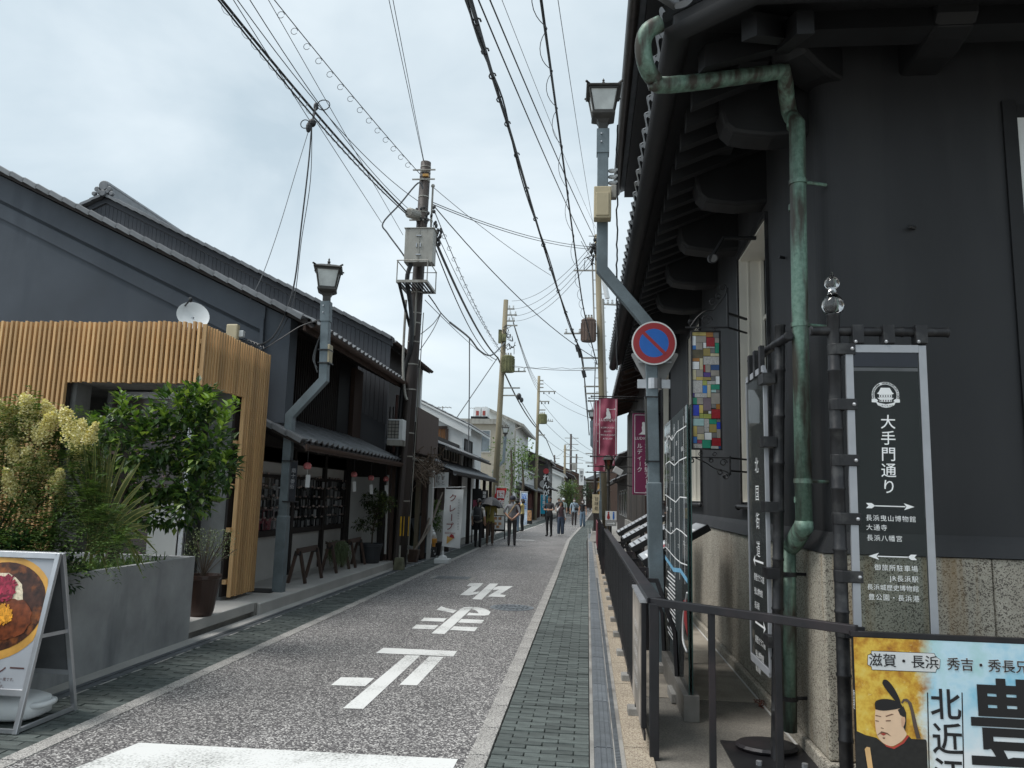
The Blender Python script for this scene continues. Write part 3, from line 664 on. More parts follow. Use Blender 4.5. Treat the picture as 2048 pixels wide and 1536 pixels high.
# ================================================================== STREET LAMPS
def lamp_head(c, par, s=1.0, rz=0.0):
    """square tapering lantern with a small upswept roof, standing on a flared neck; c is the top of the post"""
    R3 = Matrix.Rotation(rz, 3, 'Z'); c = Vector(c)
    def W(x, y, z): return c + R3 @ Vector((x*s, y*s, z*s))
    def ring(mb, rows):
        b = len(mb.v)
        for w, z in rows:
            for sx, sy in ((-1,-1),(1,-1),(1,1),(-1,1)): mb.v.append(tuple(W(sx*w, sy*w, z)))
        for i in range(len(rows)-1):
            for j in range(4):
                j2 = (j+1) % 4; mb.f.append((b+i*4+j, b+i*4+j2, b+i*4+4+j2, b+i*4+4+j)); mb.m.append(mb.cur)
        mb.f.append((b+3, b+2, b+1, b)); mb.m.append(mb.cur); k = b+(len(rows)-1)*4; mb.f.append((k, k+1, k+2, k+3)); mb.m.append(mb.cur)
        return mb
    n = MB(); ring(n, [(0.055, -0.01), (0.055, 0.08), (0.075, 0.12), (0.12, 0.15), (0.135, 0.165), (0.135, 0.19)])
    n.build('lamp_neck', M_lampm, par)
    f = MB()
    for sx, sy in ((-1,-1),(1,-1),(1,1),(-1,1)): f.beam(W(sx*0.115, sy*0.115, 0.19), W(sx*0.165, sy*0.165, 0.47), 0.018*s, 0.018*s)
    for k in range(4):
        a = [(-1,-1),(1,-1),(1,1),(-1,1)]; p, q = a[k], a[(k+1) % 4]
        f.beam(W(p[0]*0.115, p[1]*0.115, 0.2), W(q[0]*0.115, q[1]*0.115, 0.2), 0.02*s); f.beam(W(p[0]*0.165, p[1]*0.165, 0.465), W(q[0]*0.165, q[1]*0.165, 0.465), 0.024*s)
    fr = f.build('lamp_frame', M_lampm, par)
    for k in range(4):
        a = [(-1,-1),(1,-1),(1,1),(-1,1)]; p, q = a[k], a[(k+1) % 4]
        g = MB(); g.add([W(p[0]*0.112, p[1]*0.112, 0.205), W(q[0]*0.112, q[1]*0.112, 0.205), W(q[0]*0.158, q[1]*0.158, 0.46), W(p[0]*0.158, p[1]*0.158, 0.46)], [(0,1,2,3)])
        g.build('pane', M_frost, fr)
    r = MB(); ring(r, [(0.195, 0.475), (0.205, 0.49), (0.17, 0.515), (0.1, 0.545), (0.045, 0.56)])
    for sx, sy in ((-1,-1),(1,-1),(1,1),(-1,1)): r.beam(W(sx*0.17, sy*0.17, 0.505), W(sx*0.212, sy*0.212, 0.52), 0.02*s)
    rf = r.build('lamp_roof', M_lampm, par)
    cc = W(0, 0, 0.555); m = MB(); m.lathe([(0.03*s, 0), (0.03*s, 0.02*s), (0.012*s, 0.03*s), (0.026*s, 0.05*s), (0.01*s, 0.07*s), (0.016*s, 0.085*s), (0.0, 0.115*s)], cc, 8); m.build('finial', M_lampm, rf)
def street_lamp(label, pts, w0, w1, zsplit, s=1.0, rz=0.1, group='street lamps along the road'):
    pts = [Vector(p) for p in pts]
    t = thing('street_lamp', label, 'street lamp', pts[0], group)
    base, b1, b2, top = pts
    ax = (b1-base).normalized(); k = (zsplit-base.z)/(b1.z-base.z); sp = base + (b1-base)*k
    m = MB(); m.beam(base, sp, w0, w0, up=(0, 1, 0)); m.build('lower_post', M_galv, t, bevel=0.006)
    m = MB()
    h = w1/2
    dirs = [(sp, b1), (b1, b2), (b2, top)]
    # one square tube mitred at both bends
    rings = []
    P = [sp, b1, b2, top]
    for i, p in enumerate(P):
        d0 = (P[i]-P[i-1]).normalized() if i else (P[1]-P[0]).normalized()
        d1 = (P[i+1]-P[i]).normalized() if i < 3 else d0
        tn = (d0+d1).normalized(); a = Vector((0, 1, 0)); nrm = a.cross(tn).normalized(); sc = 1/max(0.5, tn.dot(d1))
        rings.append([p + nrm*h*sc*sx + a*h*sy for sx, sy in ((-1,-1),(1,-1),(1,1),(-1,1))])
    m.add([q for r in rings for q in r], [(i*4+j, i*4+(j+1) % 4, i*4+4+(j+1) % 4, i*4+4+j) for i in range(3) for j in range(4)] + [(0,1,2,3), (12,13,14,15)])
    m.build('post', M_galv, t, bevel=0.006)
    d = (top-b2).normalized()
    m = MB(); m.beam(top-d*0.3*s, top, w1*1.16, w1*1.16, up=(0, 1, 0)); sl = m.build('sleeve', M_galv, t, bevel=0.004)
    m = MB()
    for z in (0.07, 0.17): m.tube([top-d*z*s+Vector((-0.02*s, -w1*0.6, 0)), top-d*z*s+Vector((-0.02*s, -w1*0.6-0.015, 0))], 0.011*s, 6); 
    m.build('bolts', M_steel, sl)
    lamp_head(top, t, s, rz)
    return t
lampR = street_lamp('grey street lamp with the no parking sign strapped to its bent post',
    [at_y(1316, 1340, 8.02), at_y(1301, 655, 8.0), at_y(1204, 540, 8.0), at_y(1206, 262, 8.0)], 0.145, 0.118, at_y(1314, 966, 8.0).z, 0.93, 0.03)
lampL = street_lamp('tall grey street lamp standing on the terrace in front of the wind chime shop',
    [at_y(557, 1184, 11.5), at_y(581, 832, 11.5), at_y(648, 760, 11.5), at_y(653, 604, 11.5)], 0.155, 0.128, at_y(565, 1032, 11.5).z, 1.08, 0.28)
# extras on those posts
def box_on(par, name, u0, v0, u1, v1, y, d, m, bevel=0.01, label=None):
    a, b = at_y(u0, v0, y), at_y(u1, v1, y)
    o = MB().box(min(a.x, b.x), max(a.x, b.x), y-d/2, y+d/2, min(a.z, b.z), max(a.z, b.z)).build(name, m, par, bevel=bevel); 
    return o
bx = box_on(lampR, 'junction_box', 1188, 377, 1222, 440, 7.87, 0.14, M_beige)
a = at_y(1192, 384, 7.79); b = at_y(1218, 430, 7.79); MB().box(a.x, b.x, 7.79, 7.802, b.z, a.z).build('box_lid', M_beige, bx, bevel=0.006)
box_on(lampR, 'photocell', 1222, 372, 1233, 398, 7.95, 0.08, M_cabinet)
ins = MB(); 
for k in range(3):
    c = at_y(1224, 342+12*k, 8.05); ins.blob(c, (0.05, 0.03, 0.025)); ins.tube([c, c+Vector((0.06, 0, 0.02))], 0.012, 6)
ins.build('insulators', M_whitep, lampR)
wv = [at_y(1234, 250+10*k, 8.1) + Vector((random.uniform(-0.008, 0.008), 0, 0)) for k in range(50)]
MB().tube(wv, 0.009, 5).build('hanging_wire', M_cable, lampR)
box_on(lampL, 'junction_box', 653, 690, 661, 728, 11.52, 0.16, M_beige)
pq = MB(); a = at_y(573, 923, 11.43); b = at_y(590, 1003, 11.43)
pl_top, pl_bot = at_y(583, 923, 11.42), at_y(577, 1003, 11.42)
pq.beam(pl_bot+Vector((0.05,0,0)), pl_top+Vector((0.05,0,0)), 0.1, 0.02, up=(0, 1, 0)); pq = pq.build('name_plate', mat('dark_bronze_plate', (0.03, 0.033, 0.042), 0.5, 0.4, var=0.3), lampL)
lettering('南十番街', 0.075, (pl_top+pl_bot)/2+Vector((0.06, -0.03, 0.16)), (1, 0, 0), (0.05, 0, 1), M_silverp, pq, vertical=True)
m = MB()
for v in (922, 1003, 701, 727):
    c = at_y(580 if v > 800 else 650, v, 11.5); m.box(c.x-0.085, c.x+0.1, 11.4, 11.6, c.z-0.008, c.z+0.008)
m.build('straps', M_iron, lampL)
mb = MB(); mb.tube(smoothed([at_y(642, 668, 11.55), at_y(634, 690, 11.6), at_y(629, 720, 11.6), at_y(635, 745, 11.58)]), 0.012, 5); mb.tube(smoothed([at_y(640, 672, 11.55), at_y(626, 715, 11.6), at_y(634, 735, 11.58)]), 0.009, 5); mb.build('cable_loops', M_cableg, lampL)
m = MB()
for v in (795, 838, 923, 1036 - 120):
    c = at_y(1303 + (v-795)*0.01, v, 8.0)
    if v in (795, 923): m.box(c.x-0.07, c.x+0.07, 7.935, 8.065, c.z-0.006, c.z+0.006)
m.build('straps', M_iron, lampR)
a, b = at_y(1298, 795, 7.98), at_y(1300, 927, 7.98)
MB().beam(b+Vector((-0.03, 0, 0)), a+Vector((-0.03, 0, 0)), 0.025, 0.06, up=(0, 1, 0)).build('name_plate', M_lampm, lampR)
# -------------------------------------------------- no parking sign + back of a triangular sign
c = at_y(1308, 686, 7.90); r = 0.229
sg = thing('no_parking_sign', 'round red and blue no parking sign on the lamp post', 'road sign', (c.x, 7.9, c.z))
def disc(mb, c, r, y, n=48, r0=0.0):
    for k in range(n):
        a0, a1 = 2*pi*k/n, 2*pi*(k+1)/n
        p = [(c.x+r*cos(a), y, c.z+r*sin(a)) for a in (a0, a1)]
        if r0: mb.add([p[0], p[1], (c.x+r0*cos(a1), y, c.z+r0*sin(a1)), (c.x+r0*cos(a0), y, c.z+r0*sin(a0))], [(0,1,2,3)])
        else: mb.add([p[0], p[1], (c.x, y, c.z)], [(0,1,2)])
    return mb
m = MB(); b0 = len(m.v)
m.tube([(c.x, 7.912, c.z), (c.x, 7.90, c.z)], r, 48); m.build('plate', M_whitep, sg)
disc(MB(), c, 0.214, 7.8985, 48, 0.150).build('red_ring', M_red, sg)
disc(MB(), c, 0.150, 7.8983).build('blue_field', M_blue, sg)
MB().beam((c.x-0.112, 7.897, c.z+0.112), (c.x+0.112, 7.897, c.z-0.112), 0.034, 0.0015, up=(0, 1, 0)).build('red_bar', M_red, sg)
m = MB()
for z in (0.06, -0.06): m.box(c.x-0.13, c.x+0.13, 7.913, 7.93, c.z+z-0.015, c.z+z+0.015)
m.build('backing_rail', M_steel, sg)
tr = thing('triangular_sign', 'grey back of an inverted triangular road sign behind the no parking sign', 'road sign', at_y(1308, 740, 8.12))
V3 = [at_y(1260, 706, 8.12), at_y(1359, 706, 8.12), at_y(1309, 800, 8.12)]
cen = sum(V3, Vector())/3; pts = []
for i in range(3):
    p, q, s3 = V3[i-1], V3[i], V3[(i+1) % 3]
    d0, d1 = (p-q).normalized(), (s3-q).normalized()
    for k in range(5):
        tt = k/4; e = q + d0*0.045*(1-tt)**2 + d1*0.045*tt**2; pts.append(e)
MB().prism(pts, (0, 0.006, 0)).build('plate', M_backgrey, tr)
m = MB()
for v in (716, 724): a, b = at_y(1276, v, 8.105), at_y(1343, v, 8.105); m.box(a.x, b.x, 8.1, 8.115, a.z-0.008, a.z+0.008)
m.build('backing_rail', M_steel, tr)
a = at_y(1308, 768, 8.0); m = MB(); m.lathe([(0.085, -0.055), (0.085, 0.055)], (a.x-0.005, 8.0, a.z), 16, 0.9); m.box(a.x-0.17, a.x-0.08, 7.985, 8.015, a.z-0.045, a.z+0.045); m.box(a.x+0.075, a.x+0.165, 7.985, 8.015, a.z-0.045, a.z+0.045); cl = m.build('clamp', M_steel, tr)
# -------------------------------------------------- stained glass panel hung from scrolled iron
YG = 7.4
gl = thing('stained_glass_panel', 'tall hanging panel of many coloured stained glass squares', 'stained glass', at_y(1413, 665, YG))
q0, q1 = at_y(1384, 664, YG), at_y(1442, 898, YG)
gx0, gz1, gx1, gz0 = q0.x, q0.z, q1.x, q1.z
m = MB(); e = 0.012
m.box(gx0-e, gx0, YG-0.012, YG+0.012, gz0-e, gz1+e); m.box(gx1, gx1+e, YG-0.012, YG+0.012, gz0-e, gz1+e); m.box(gx0, gx1, YG-0.012, YG+0.012, gz1, gz1+e); m.box(gx0, gx1, YG-0.012, YG+0.012, gz0-e, gz0)
m.build('frame', M_iron, gl)
PC = {'y': (0.5, 0.4, 0.12), 'b': (0.03, 0.17, 0.5), 'r': (0.3, 0.012, 0.02), 'g': (0.02, 0.25, 0.16), 'w': (0.72, 0.76, 0.78), 't': (0.3, 0.28, 0.25), 'a': (0.35, 0.15, 0.03), 'o': (0.3, 0.24, 0.08),
      'n': (0.03, 0.08, 0.22), 'p': (0.07, 0.04, 0.2), 'c': (0.52, 0.48, 0.32), 'l': (0.3, 0.34, 0.08), 'm': (0.17, 0.13, 0.16), 'q': (0.36, 0.55, 0.55), 's': (0.42, 0.42, 0.41), 'k': (0.3, 0.05, 0.12), 'u': (0.02, 0.05, 0.5), 'd': (0.09, 0.075, 0.04), 'v': (0.16, 0.16, 0.16)}
GM = {}
def gmat(k):
    if k not in GM:
        GM[k] = mat('stained_glass_'+{'y':'yellow','b':'blue','r':'ruby','g':'green','w':'white','t':'taupe','a':'amber','o':'olive','n':'navy','p':'violet','c':'cream','l':'lime','m':'mauve','q':'aqua','s':'speckled','k':'pink','u':'ultramarine','d':'marbled','v':'grey'}[k], PC[k], 0.25, var=0.45 if k in 'ds' else 0.18, scale=160.0 if k == 's' else 12.0)
    return GM[k]
SG = [(52,60,138,102,'y'),(140,60,228,102,'y'),(230,62,320,118,'a'),(322,62,392,128,'v'),(52,106,97,220,'w'),(99,106,228,184,'t'),(232,124,336,234,'r'),(338,130,392,188,'t'),(52,222,97,270,'b'),(99,186,182,272,'t'),(192,188,228,252,'w'),(232,236,336,252,'s'),(340,190,390,312,'g'),
 (52,274,190,374,'d'),(192,256,280,346,'o'),(282,256,338,312,'v'),(282,316,390,350,'c'),(192,354,390,452,'s'),(52,376,142,414,'a'),(52,418,138,508,'w'),(144,376,184,512,'c'),(192,454,214,538,'r'),(216,454,280,544,'t'),(284,454,390,516,'n'),(52,514,97,634,'c'),(99,514,184,598,'t'),(192,546,280,600,'p'),(284,518,390,586,'t'),
 (99,600,182,638,'y'),(184,602,284,638,'o'),(286,590,342,646,'v'),(344,590,392,684,'w'),(52,642,176,790,'s'),(178,642,234,700,'l'),(236,648,342,686,'s'),(178,702,234,792,'b'),(236,688,280,842,'c'),(284,688,392,748,'g'),(286,750,346,782,'q'),(348,750,392,786,'v'),(52,792,76,840,'p'),(78,794,232,844,'s'),(284,790,394,918,'t'),
 (52,848,104,926,'g'),(106,848,182,926,'t'),(184,848,282,1000,'m'),(286,920,344,970,'v'),(346,920,394,980,'a'),(52,934,130,1060,'u'),(132,934,182,1030,'y'),(192,1002,246,1034,'d'),(248,1004,282,1034,'w'),(286,982,396,1090,'r'),(52,1062,132,1090,'t'),(134,1034,182,1090,'l'),(184,1038,282,1092,'l'),
 (52,1094,190,1178,'q'),(194,1096,254,1194,'s'),(258,1100,348,1156,'g'),(350,1100,396,1132,'v'),(350,1134,396,1212,'u'),(256,1158,348,1254,'o'),(52,1182,102,1304,'y'),(104,1184,190,1270,'t'),(194,1196,252,1250,'s'),(350,1214,396,1316,'t'),(104,1274,190,1340,'c'),(198,1258,284,1340,'w'),(286,1258,348,1316,'v'),(52,1308,102,1384,'b'),(106,1344,164,1386,'k'),(166,1342,272,1438,'g'),(288,1320,398,1410,'r'),(52,1388,164,1440,'s'),(276,1412,368,1442,'s'),(370,1414,398,1442,'n')]
for (a, b, c2, d, k) in SG:
    sx = (gx1-gx0)/(400-50); sz = (gz1-gz0)/(1445-58)
    x0, x1 = gx0+(a-50)*sx, gx0+(c2-50)*sx; zt, zb = gz1-(b-58)*sz, gz1-(d-58)*sz
    MB().box(x0+0.0005, min(x1, gx1)-0.0005, YG-0.004, YG+0.004, zb+0.0005, zt-0.0005).build('glass_piece', gmat(k), gl)
lead = MB().box(gx0, gx1, YG+0.0045, YG+0.0055, gz0, gz1).build('lead_backing', mat('dark_lead', (0.05, 0.05, 0.052), 0.6, 0.4), gl)
def scroll(mb, c, r, a0, turns, n=18, y=YG, rr=0.006):
    mb.tube([(c[0]+r*(1-0.55*k/n)*cos(a0+turns*2*pi*k/n), y, c[1]+r*(1-0.55*k/n)*sin(a0+turns*2*pi*k/n)) for k in range(n+1)], rr, 5)
br = thing('sign_bracket', 'scrolled wrought iron bracket above the stained glass panel', 'bracket', at_y(1456, 640, YG), 'wrought iron brackets holding the stained glass')
m = MB(); wx = 1.55
a = at_y(1456, 655, YG); xw = a.x
m.box(xw-0.008, xw+0.008, YG-0.01, YG+0.01, at_y(1456, 655, YG).z, at_y(1456, 576, YG).z)
m.beam((gx0-0.06, YG, a.z), (xw, YG, a.z), 0.014); m.beam((xw, YG, a.z), (wx, YG+0.25, a.z), 0.016); m.beam((xw, YG, a.z+0.14), (wx, YG+0.25, a.z+0.14), 0.02)
arc2 = [(gx0-0.02, YG, a.z+0.0), (gx0+0.05, YG, a.z+0.1), (gx0+0.13, YG, a.z+0.16), (gx0+0.2, YG, a.z+0.17), (gx0+0.24, YG, a.z+0.22), (gx0+0.27, YG, a.z+0.25), (xw-0.02, YG, a.z+0.33), (xw-0.01, YG, a.z+0.4)]
m.tube(smoothed(arc2, 5), 0.007, 6)
for cx, cz, r, a0 in ((gx0+0.14, a.z+0.07, 0.055, 0), (gx0+0.20, a.z+0.25, 0.035, 1), (gx0+0.25, a.z+0.31, 0.03, 4), (xw-0.045, a.z+0.4, 0.035, 0), (gx0-0.005, a.z+0.05, 0.03, 2)): scroll(m, (cx, cz), r, a0, 1.2)
m.build('ironwork', M_iron, br)
m = MB()
for x in (gx0+0.05, gx1-0.05): m.tube([(x, YG, a.z), (x+0.01, YG, (a.z+gz1)/2), (x, YG, gz1+e)], 0.005, 5); scroll(m, (x, a.z-0.03), 0.016, 0, 0.9, rr=0.004)
m.build('hanging_hook', M_iron, br)
br2 = thing('sign_bracket', 'lower scrolled iron bracket under the stained glass panel', 'bracket', at_y(1458, 945, YG), 'wrought iron brackets holding the stained glass')
m = MB(); b = at_y(1457, 916, YG); m.box(xw-0.008, xw+0.008, YG-0.01, YG+0.01, at_y(1457, 950, YG).z, b.z+0.02)
m.beam((gx0-0.04, YG, b.z), (xw, YG, b.z), 0.012); m.beam((xw, YG, b.z), (wx, YG+0.25, b.z), 0.016); m.beam((xw, YG, b.z-0.12), (wx, YG+0.25, b.z-0.12), 0.016)
m.tube(smoothed([(gx0+0.02, YG, b.z-0.005), (gx0+0.12, YG, b.z-0.05), (gx0+0.2, YG, b.z-0.1), (xw-0.03, YG, b.z-0.13), (xw-0.005, YG, b.z-0.17)], 5), 0.006, 6)
for cx, cz, r, a0 in ((xw-0.06, b.z-0.045, 0.035, 0), (xw-0.09, b.z-0.135, 0.028, 1), (xw-0.04, b.z-0.17, 0.026, 3), (gx0-0.01, b.z-0.03, 0.028, 1), (gx0+0.17, b.z-0.025, 0.022, 2)): scroll(m, (cx, cz), r, a0, 1.2)
for x in (gx0+0.07, gx1-0.06): scroll(m, (x, b.z+0.03), 0.022, 0, 1.0, rr=0.004)
m.build('ironwork', M_iron, br2)
# -------------------------------------------------- railing along the pavement and round the corner
RX, RZ = 0.41, 1.0
ra = thing('railing', 'black metal railing of flat bars between pavement and walkway', 'railing', (RX, 11, 0))
cor = (0.445, 5.32); end2 = (1.455, 4.46)
m = MB(); m.add([(RX-0.045, 17.2, RZ-0.02), (RX+0.045, 17.2, RZ-0.02), (0.50, 5.36, RZ-0.02), (0.40, 5.29, RZ-0.02), (RX-0.045, 17.2, RZ+0.015), (RX+0.045, 17.2, RZ+0.015), (0.50, 5.36, RZ+0.015), (0.40, 5.29, RZ+0.015)],
    [(3,2,1,0),(4,5,6,7),(0,1,5,4),(1,2,6,5),(2,3,7,6),(3,0,4,7)])
m.build('top_rail', M_rail, ra, bevel=0.004)
m = MB(); m.beam((cor[0]-0.02, cor[1]+0.01, RZ-0.012), (end2[0], end2[1], RZ-0.012), 0.045, 0.05); m.build('top_rail', M_rail, ra, bevel=0.004)
m = MB(); m.beam((RX-0.02, 5.35, 0.13), (RX-0.02, 17.2, 0.13), 0.012, 0.05); m.build('bottom_rail', M_rail, ra)
MB().box(0.415, 0.475, 5.27, 5.33, 0.0, RZ-0.02).build('corner_post', M_rail, ra, bevel=0.004)
for k in range(11):
    y = 6.27 + 1.13*k
    if y < 17.3:
        MB().box(RX-0.03, RX+0.01, y-0.02, y+0.02, 0.06, RZ-0.02).build('post', M_rail, ra)
        MB().box(RX-0.085, RX+0.04, y-0.07, y+0.07, 0.026, 0.085).build('post_foot', M_conc, ra, bevel=0.008)
bm_ = MB().box(-0.006, 0.006, -0.022, 0.022, 0.12, RZ-0.02).mesh('baluster', M_rail)
for k in range(84):
    y = 5.47 + 0.1413*k
    if y < 17.2: place(bm_, 'baluster', ra, loc=(RX-0.02, y, 0))
for k, (x, y) in enumerate(((0.775, 5.04), (1.105, 4.76))): MB().box(x-0.02, x+0.02, y-0.02, y+0.02, 0.0, RZ-0.03).build('post', M_rail, ra, bevel=0.004)
# inclined stays behind the rail, standing on small blocks
for y in (6.9, 8.0, 9.15, 10.3, 11.5, 12.7):
    s = MB(); s.beam((RX+0.03, y, RZ-0.03), (RX+0.2, y, RZ-0.03), 0.035, 0.035); s.beam((RX+0.19, y, RZ-0.02), (RX+0.34, y-0.05, 0.55), 0.035, 0.03); s.beam((RX+0.34, y-0.05, 0.56), (RX+0.36, y-0.06, 0.08), 0.035, 0.03)
    s.build('stay', M_rail, ra)
    MB().box(RX+0.29, RX+0.46, y-0.2, y+0.12, 0.013, 0.09).build('stay_foot', M_conc, ra, bevel=0.008)
# panel hung on the outside of the rail
pn = thing('hanging_notice_board', 'thin black notice board hung on the outside of the railing', 'notice board', (0.37, 5.9, 0.6))
MB().box(0.372, 0.405, 5.42, 6.36, 0.16, 0.965).build('board', M_rail, pn, bevel=0.003)
MB().box(0.366, 0.3715, 5.44, 6.34, 0.18, 0.95).build('printed_sheet', mat('faded_photo_print', (0.33, 0.29, 0.25), 0.5, var=0.6, scale=4.0), pn)
MB().box(0.36, 0.415, 5.41, 6.37, 0.966, 0.985).build('metal_cap', M_steel, pn)
for k in range(5): lettering('まちあるき', 0.07, (0.3655, 5.9, 0.75-0.1*k), (0, -1, 0), (0, 0, 1), M_lett, pn)
# -------------------------------------------------- poster panel on the corner railing
YP = 4.42
po = thing('festival_poster_board', 'gold and blue festival poster board with a courtier and big black characters', 'poster board', (2.1, YP, 0))
px0 = at_y(1706, 1275, YP).x; ptop = at_y(1706, 1274, YP).z
MB().box(px0, px0+1.7, YP+0.004, YP+0.03, -0.0, ptop+0.004).build('panel', M_rail, po)
MB().box(px0-0.01, px0+1.7, YP-0.002, YP+0.035, ptop+0.005, ptop+0.028).build('top_bar', M_rail, po)
for x in (px0+0.6, px0+1.2): MB().box(x, x+0.04, YP+0.035, YP+0.075, 0, ptop).build('post', M_rail, po)
def poster_paint():
    m, t, b = shader('gold_leaf_and_blue_wash_print')
    c = N(t, 'ShaderNodeTexCoord'); sx = N(t, 'ShaderNodeSeparateXYZ'); t.links.new(c.outputs['Object'], sx.inputs[0])
    n1 = noise_of(t, 9.0, 7.0, rough=0.7); n2 = noise_of(t, 3.0, 5.0); n3 = noise_of(t, 26.0, 5.0, rough=0.7)
    gold = ramp(t, n1.outputs[0], [(0.3, (0.3, 0.1, 0.015)), (0.45, (0.58, 0.3, 0.03)), (0.56, (0.75, 0.5, 0.07)), (0.75, (0.78, 0.62, 0.16))]).outputs[0]
    gold = mixc(t, ramp(t, n3.outputs[0], [(0.62, 0.0), (0.7, 0.8)]).outputs[0], gold, (0.8, 0.7, 0.3))
    blue = ramp(t, n2.outputs[0], [(0.25, (0.1, 0.42, 0.68)), (0.42, (0.26, 0.58, 0.75)), (0.52, (0.55, 0.76, 0.86)), (0.66, (0.35, 0.62, 0.58)), (0.75, (0.55, 0.55, 0.14))]).outputs[0]
    # the print turns from gold at its left end to blue-white
    ma = N(t, 'ShaderNodeMath', operation='MULTIPLY_ADD'); t.links.new(n1.outputs[0], ma.inputs[0]); ma.inputs[1].default_value = 0.22
    ad = N(t, 'ShaderNodeMath', operation='SUBTRACT'); t.links.new(sx.outputs['X'], ad.inputs[0]); ad.inputs[1].default_value = px0 + 0.4
    t.links.new(ad.outputs[0], ma.inputs[2])
    f = ramp(t, ma.outputs[0], [(0.02, 0.0), (0.11, 1.0)]).outputs[0]
    out = mixc(t, f, gold, blue)
    # lower right fades to white paper
    zz_ = N(t, 'ShaderNodeMath', operation='MULTIPLY_ADD'); t.links.new(sx.outputs['Z'], zz_.inputs[0]); zz_.inputs[1].default_value = -1.0; zz_.inputs[2].default_value = ptop - 0.27
    wf = ramp(t, zz_.outputs[0], [(0.0, 0.0), (0.12, 1.0)]).outputs[0]
    mf = N(t, 'ShaderNodeMath', operation='MULTIPLY'); t.links.new(f, mf.inputs[0]); t.links.new(wf, mf.inputs[1])
    out = mixc(t, mf.outputs[0], out, mixc(t, ramp(t, n2.outputs[0], [(0.35, 0.0), (0.6, 1.0)]).outputs[0], (0.5, 0.72, 0.82), (0.82, 0.86, 0.88)))
    t.links.new(out, b.inputs['Base Color']); b.inputs['Roughness'].default_value = 0.45; return m
sheetp = MB().box(px0+0.003, px0+1.69, YP, YP+0.0035, 0.1, ptop).build('printed_sheet', poster_paint(), po)
def flat(name, pix, m, par, y, close=0, label=None):
    pts = [at_y(u, v, y) for u, v in pix]
    if close: pts = smoothed(pts + [pts[0]], close)[:-1]
    mb = MB(); mb.poly(pts); me = mb.mesh(name, m); bm = bmesh.new(); bm.from_mesh(me); bmesh.ops.triangulate(bm, faces=bm.faces); bm.to_mesh(me); bm.free()
    return place(me, name, par, label=label)
def zp(u, v): return (1600 + u*0.21875, 1200 + v*0.21875)
M_face = mat('pale_printed_skin', (0.78, 0.55, 0.37), 0.5, var=0.05, scale=20.0); M_robe = mat('black_printed_robe', (0.018, 0.017, 0.016), 0.5, var=0.3, scale=40.0); M_wood = mat('printed_wood', (0.72, 0.45, 0.2), 0.5); M_lip = mat('printed_red', (0.5, 0.06, 0.04), 0.5)
fig = flat('printed_figure', [zp(*p) for p in ((512,1195),(600,1235),(700,1260),(770,1320),(850,1350),(940,1310),(990,1240),(1020,1270),(1150,1275),(1158,1290),(1175,1700),(512,1700))], M_robe, po, YP-0.001, label='courtier in a black robe and tall black cap')
flat('printed_face', [zp(*p) for p in ((690,1000),(780,990),(880,985),(925,1000),(950,1070),(968,1110),(960,1190),(975,1230),(930,1290),(850,1335),(790,1325),(730,1280),(700,1220),(690,1160),(684,1080))], M_face, po, YP-0.002, 3)
flat('printed_collar', [zp(*p) for p in ((770,1318),(850,1345),(930,1300),(985,1232),(998,1245),(950,1310),(860,1362),(790,1340))], M_lip, po, YP-0.0025)
flat('printed_hair', [zp(*p) for p in ((895,1005),(945,970),(970,1030),(972,1120),(962,1200),(940,1150),(945,1070),(915,1050))], M_robe, po, YP-0.003)
flat('printed_cap', [zp(*p) for p in ((690,1000),(685,940),(720,912),(800,905),(880,925),(930,960),(925,985),(850,1003),(760,1012))], M_ink, po, YP-0.003, 3)
flat('printed_cap_crest', [zp(*p) for p in ((752,760),(765,730),(800,735),(850,790),(900,880),(922,950),(880,930),(820,860),(775,800))], M_ink, po, YP-0.0032, 3)
flat('printed_cap_ribbon', [zp(*p) for p in ((925,935),(945,905),(980,902),(1020,940),(1045,1030),(1075,1160),(1105,1268),(1065,1268),(1035,1150),(1010,1010),(985,935),(955,925),(935,950))], mat('printed_ribbon', (0.1, 0.07, 0.055), 0.5), po, YP-0.0032)
for pts in (((690,1050),(740,1062),(745,1070),(690,1060)), ((780,1060),(840,1040),(860,1045),(790,1068)), ((785,1100),(830,1098),(830,1108),(785,1110)), ((688,1098),(720,1105),(722,1113),(690,1108)), ((700,1240),(745,1200),(800,1215),(838,1250),(800,1228),(750,1214)), ((755,1255),(780,1258),(775,1270),(758,1268)), ((740,1165),(765,1172),(765,1178),(738,1172))):
    flat('printed_features', [zp(*p) for p in pts], mat('printed_brown_line', (0.2, 0.1, 0.06), 0.5), po, YP-0.003)
flat('printed_lips', [zp(*p) for p in ((732,1222),(760,1216),(790,1226),(765,1240))], M_lip, po, YP-0.0034)
flat('printed_ear', [zp(*p) for p in ((925,1080),(955,1068),(962,1110),(945,1160),(930,1150))], mat('printed_skin_shade', (0.66, 0.4, 0.26), 0.5), po, YP-0.0034, 3)
flat('printed_baton', [zp(*p) for p in ((592,1362),(610,1342),(640,1348),(690,1700),(645,1700))], M_wood, po, YP-0.003)
cart = [zp(*p) for p in ((655,468),(1225,490),(1240,520),(1280,545),(1275,620),(1245,635),(1240,658),(660,636),(655,608),(620,590),(622,505),(655,495))]
flat('printed_plaque_edge', [(u+(u-1808)*0.012, v+(v-1323)*0.06) for u, v in cart], M_ink, po, YP-0.001)
flat('printed_plaque', cart, M_whitep, po, YP-0.002)
xd = (at_y(1880, 1331, YP)-at_y(1740, 1326, YP)).normalized(); xd = Vector((1, 0, 0)); zd = Vector((0, 0, 1))
c = at_y(1807, 1324, YP); lettering('滋賀・長浜', 0.071, c+Vector((0, -0.003, 0)), xd, zd, M_ink, po, bold=0.006)
c = at_y(1893, 1329, YP)
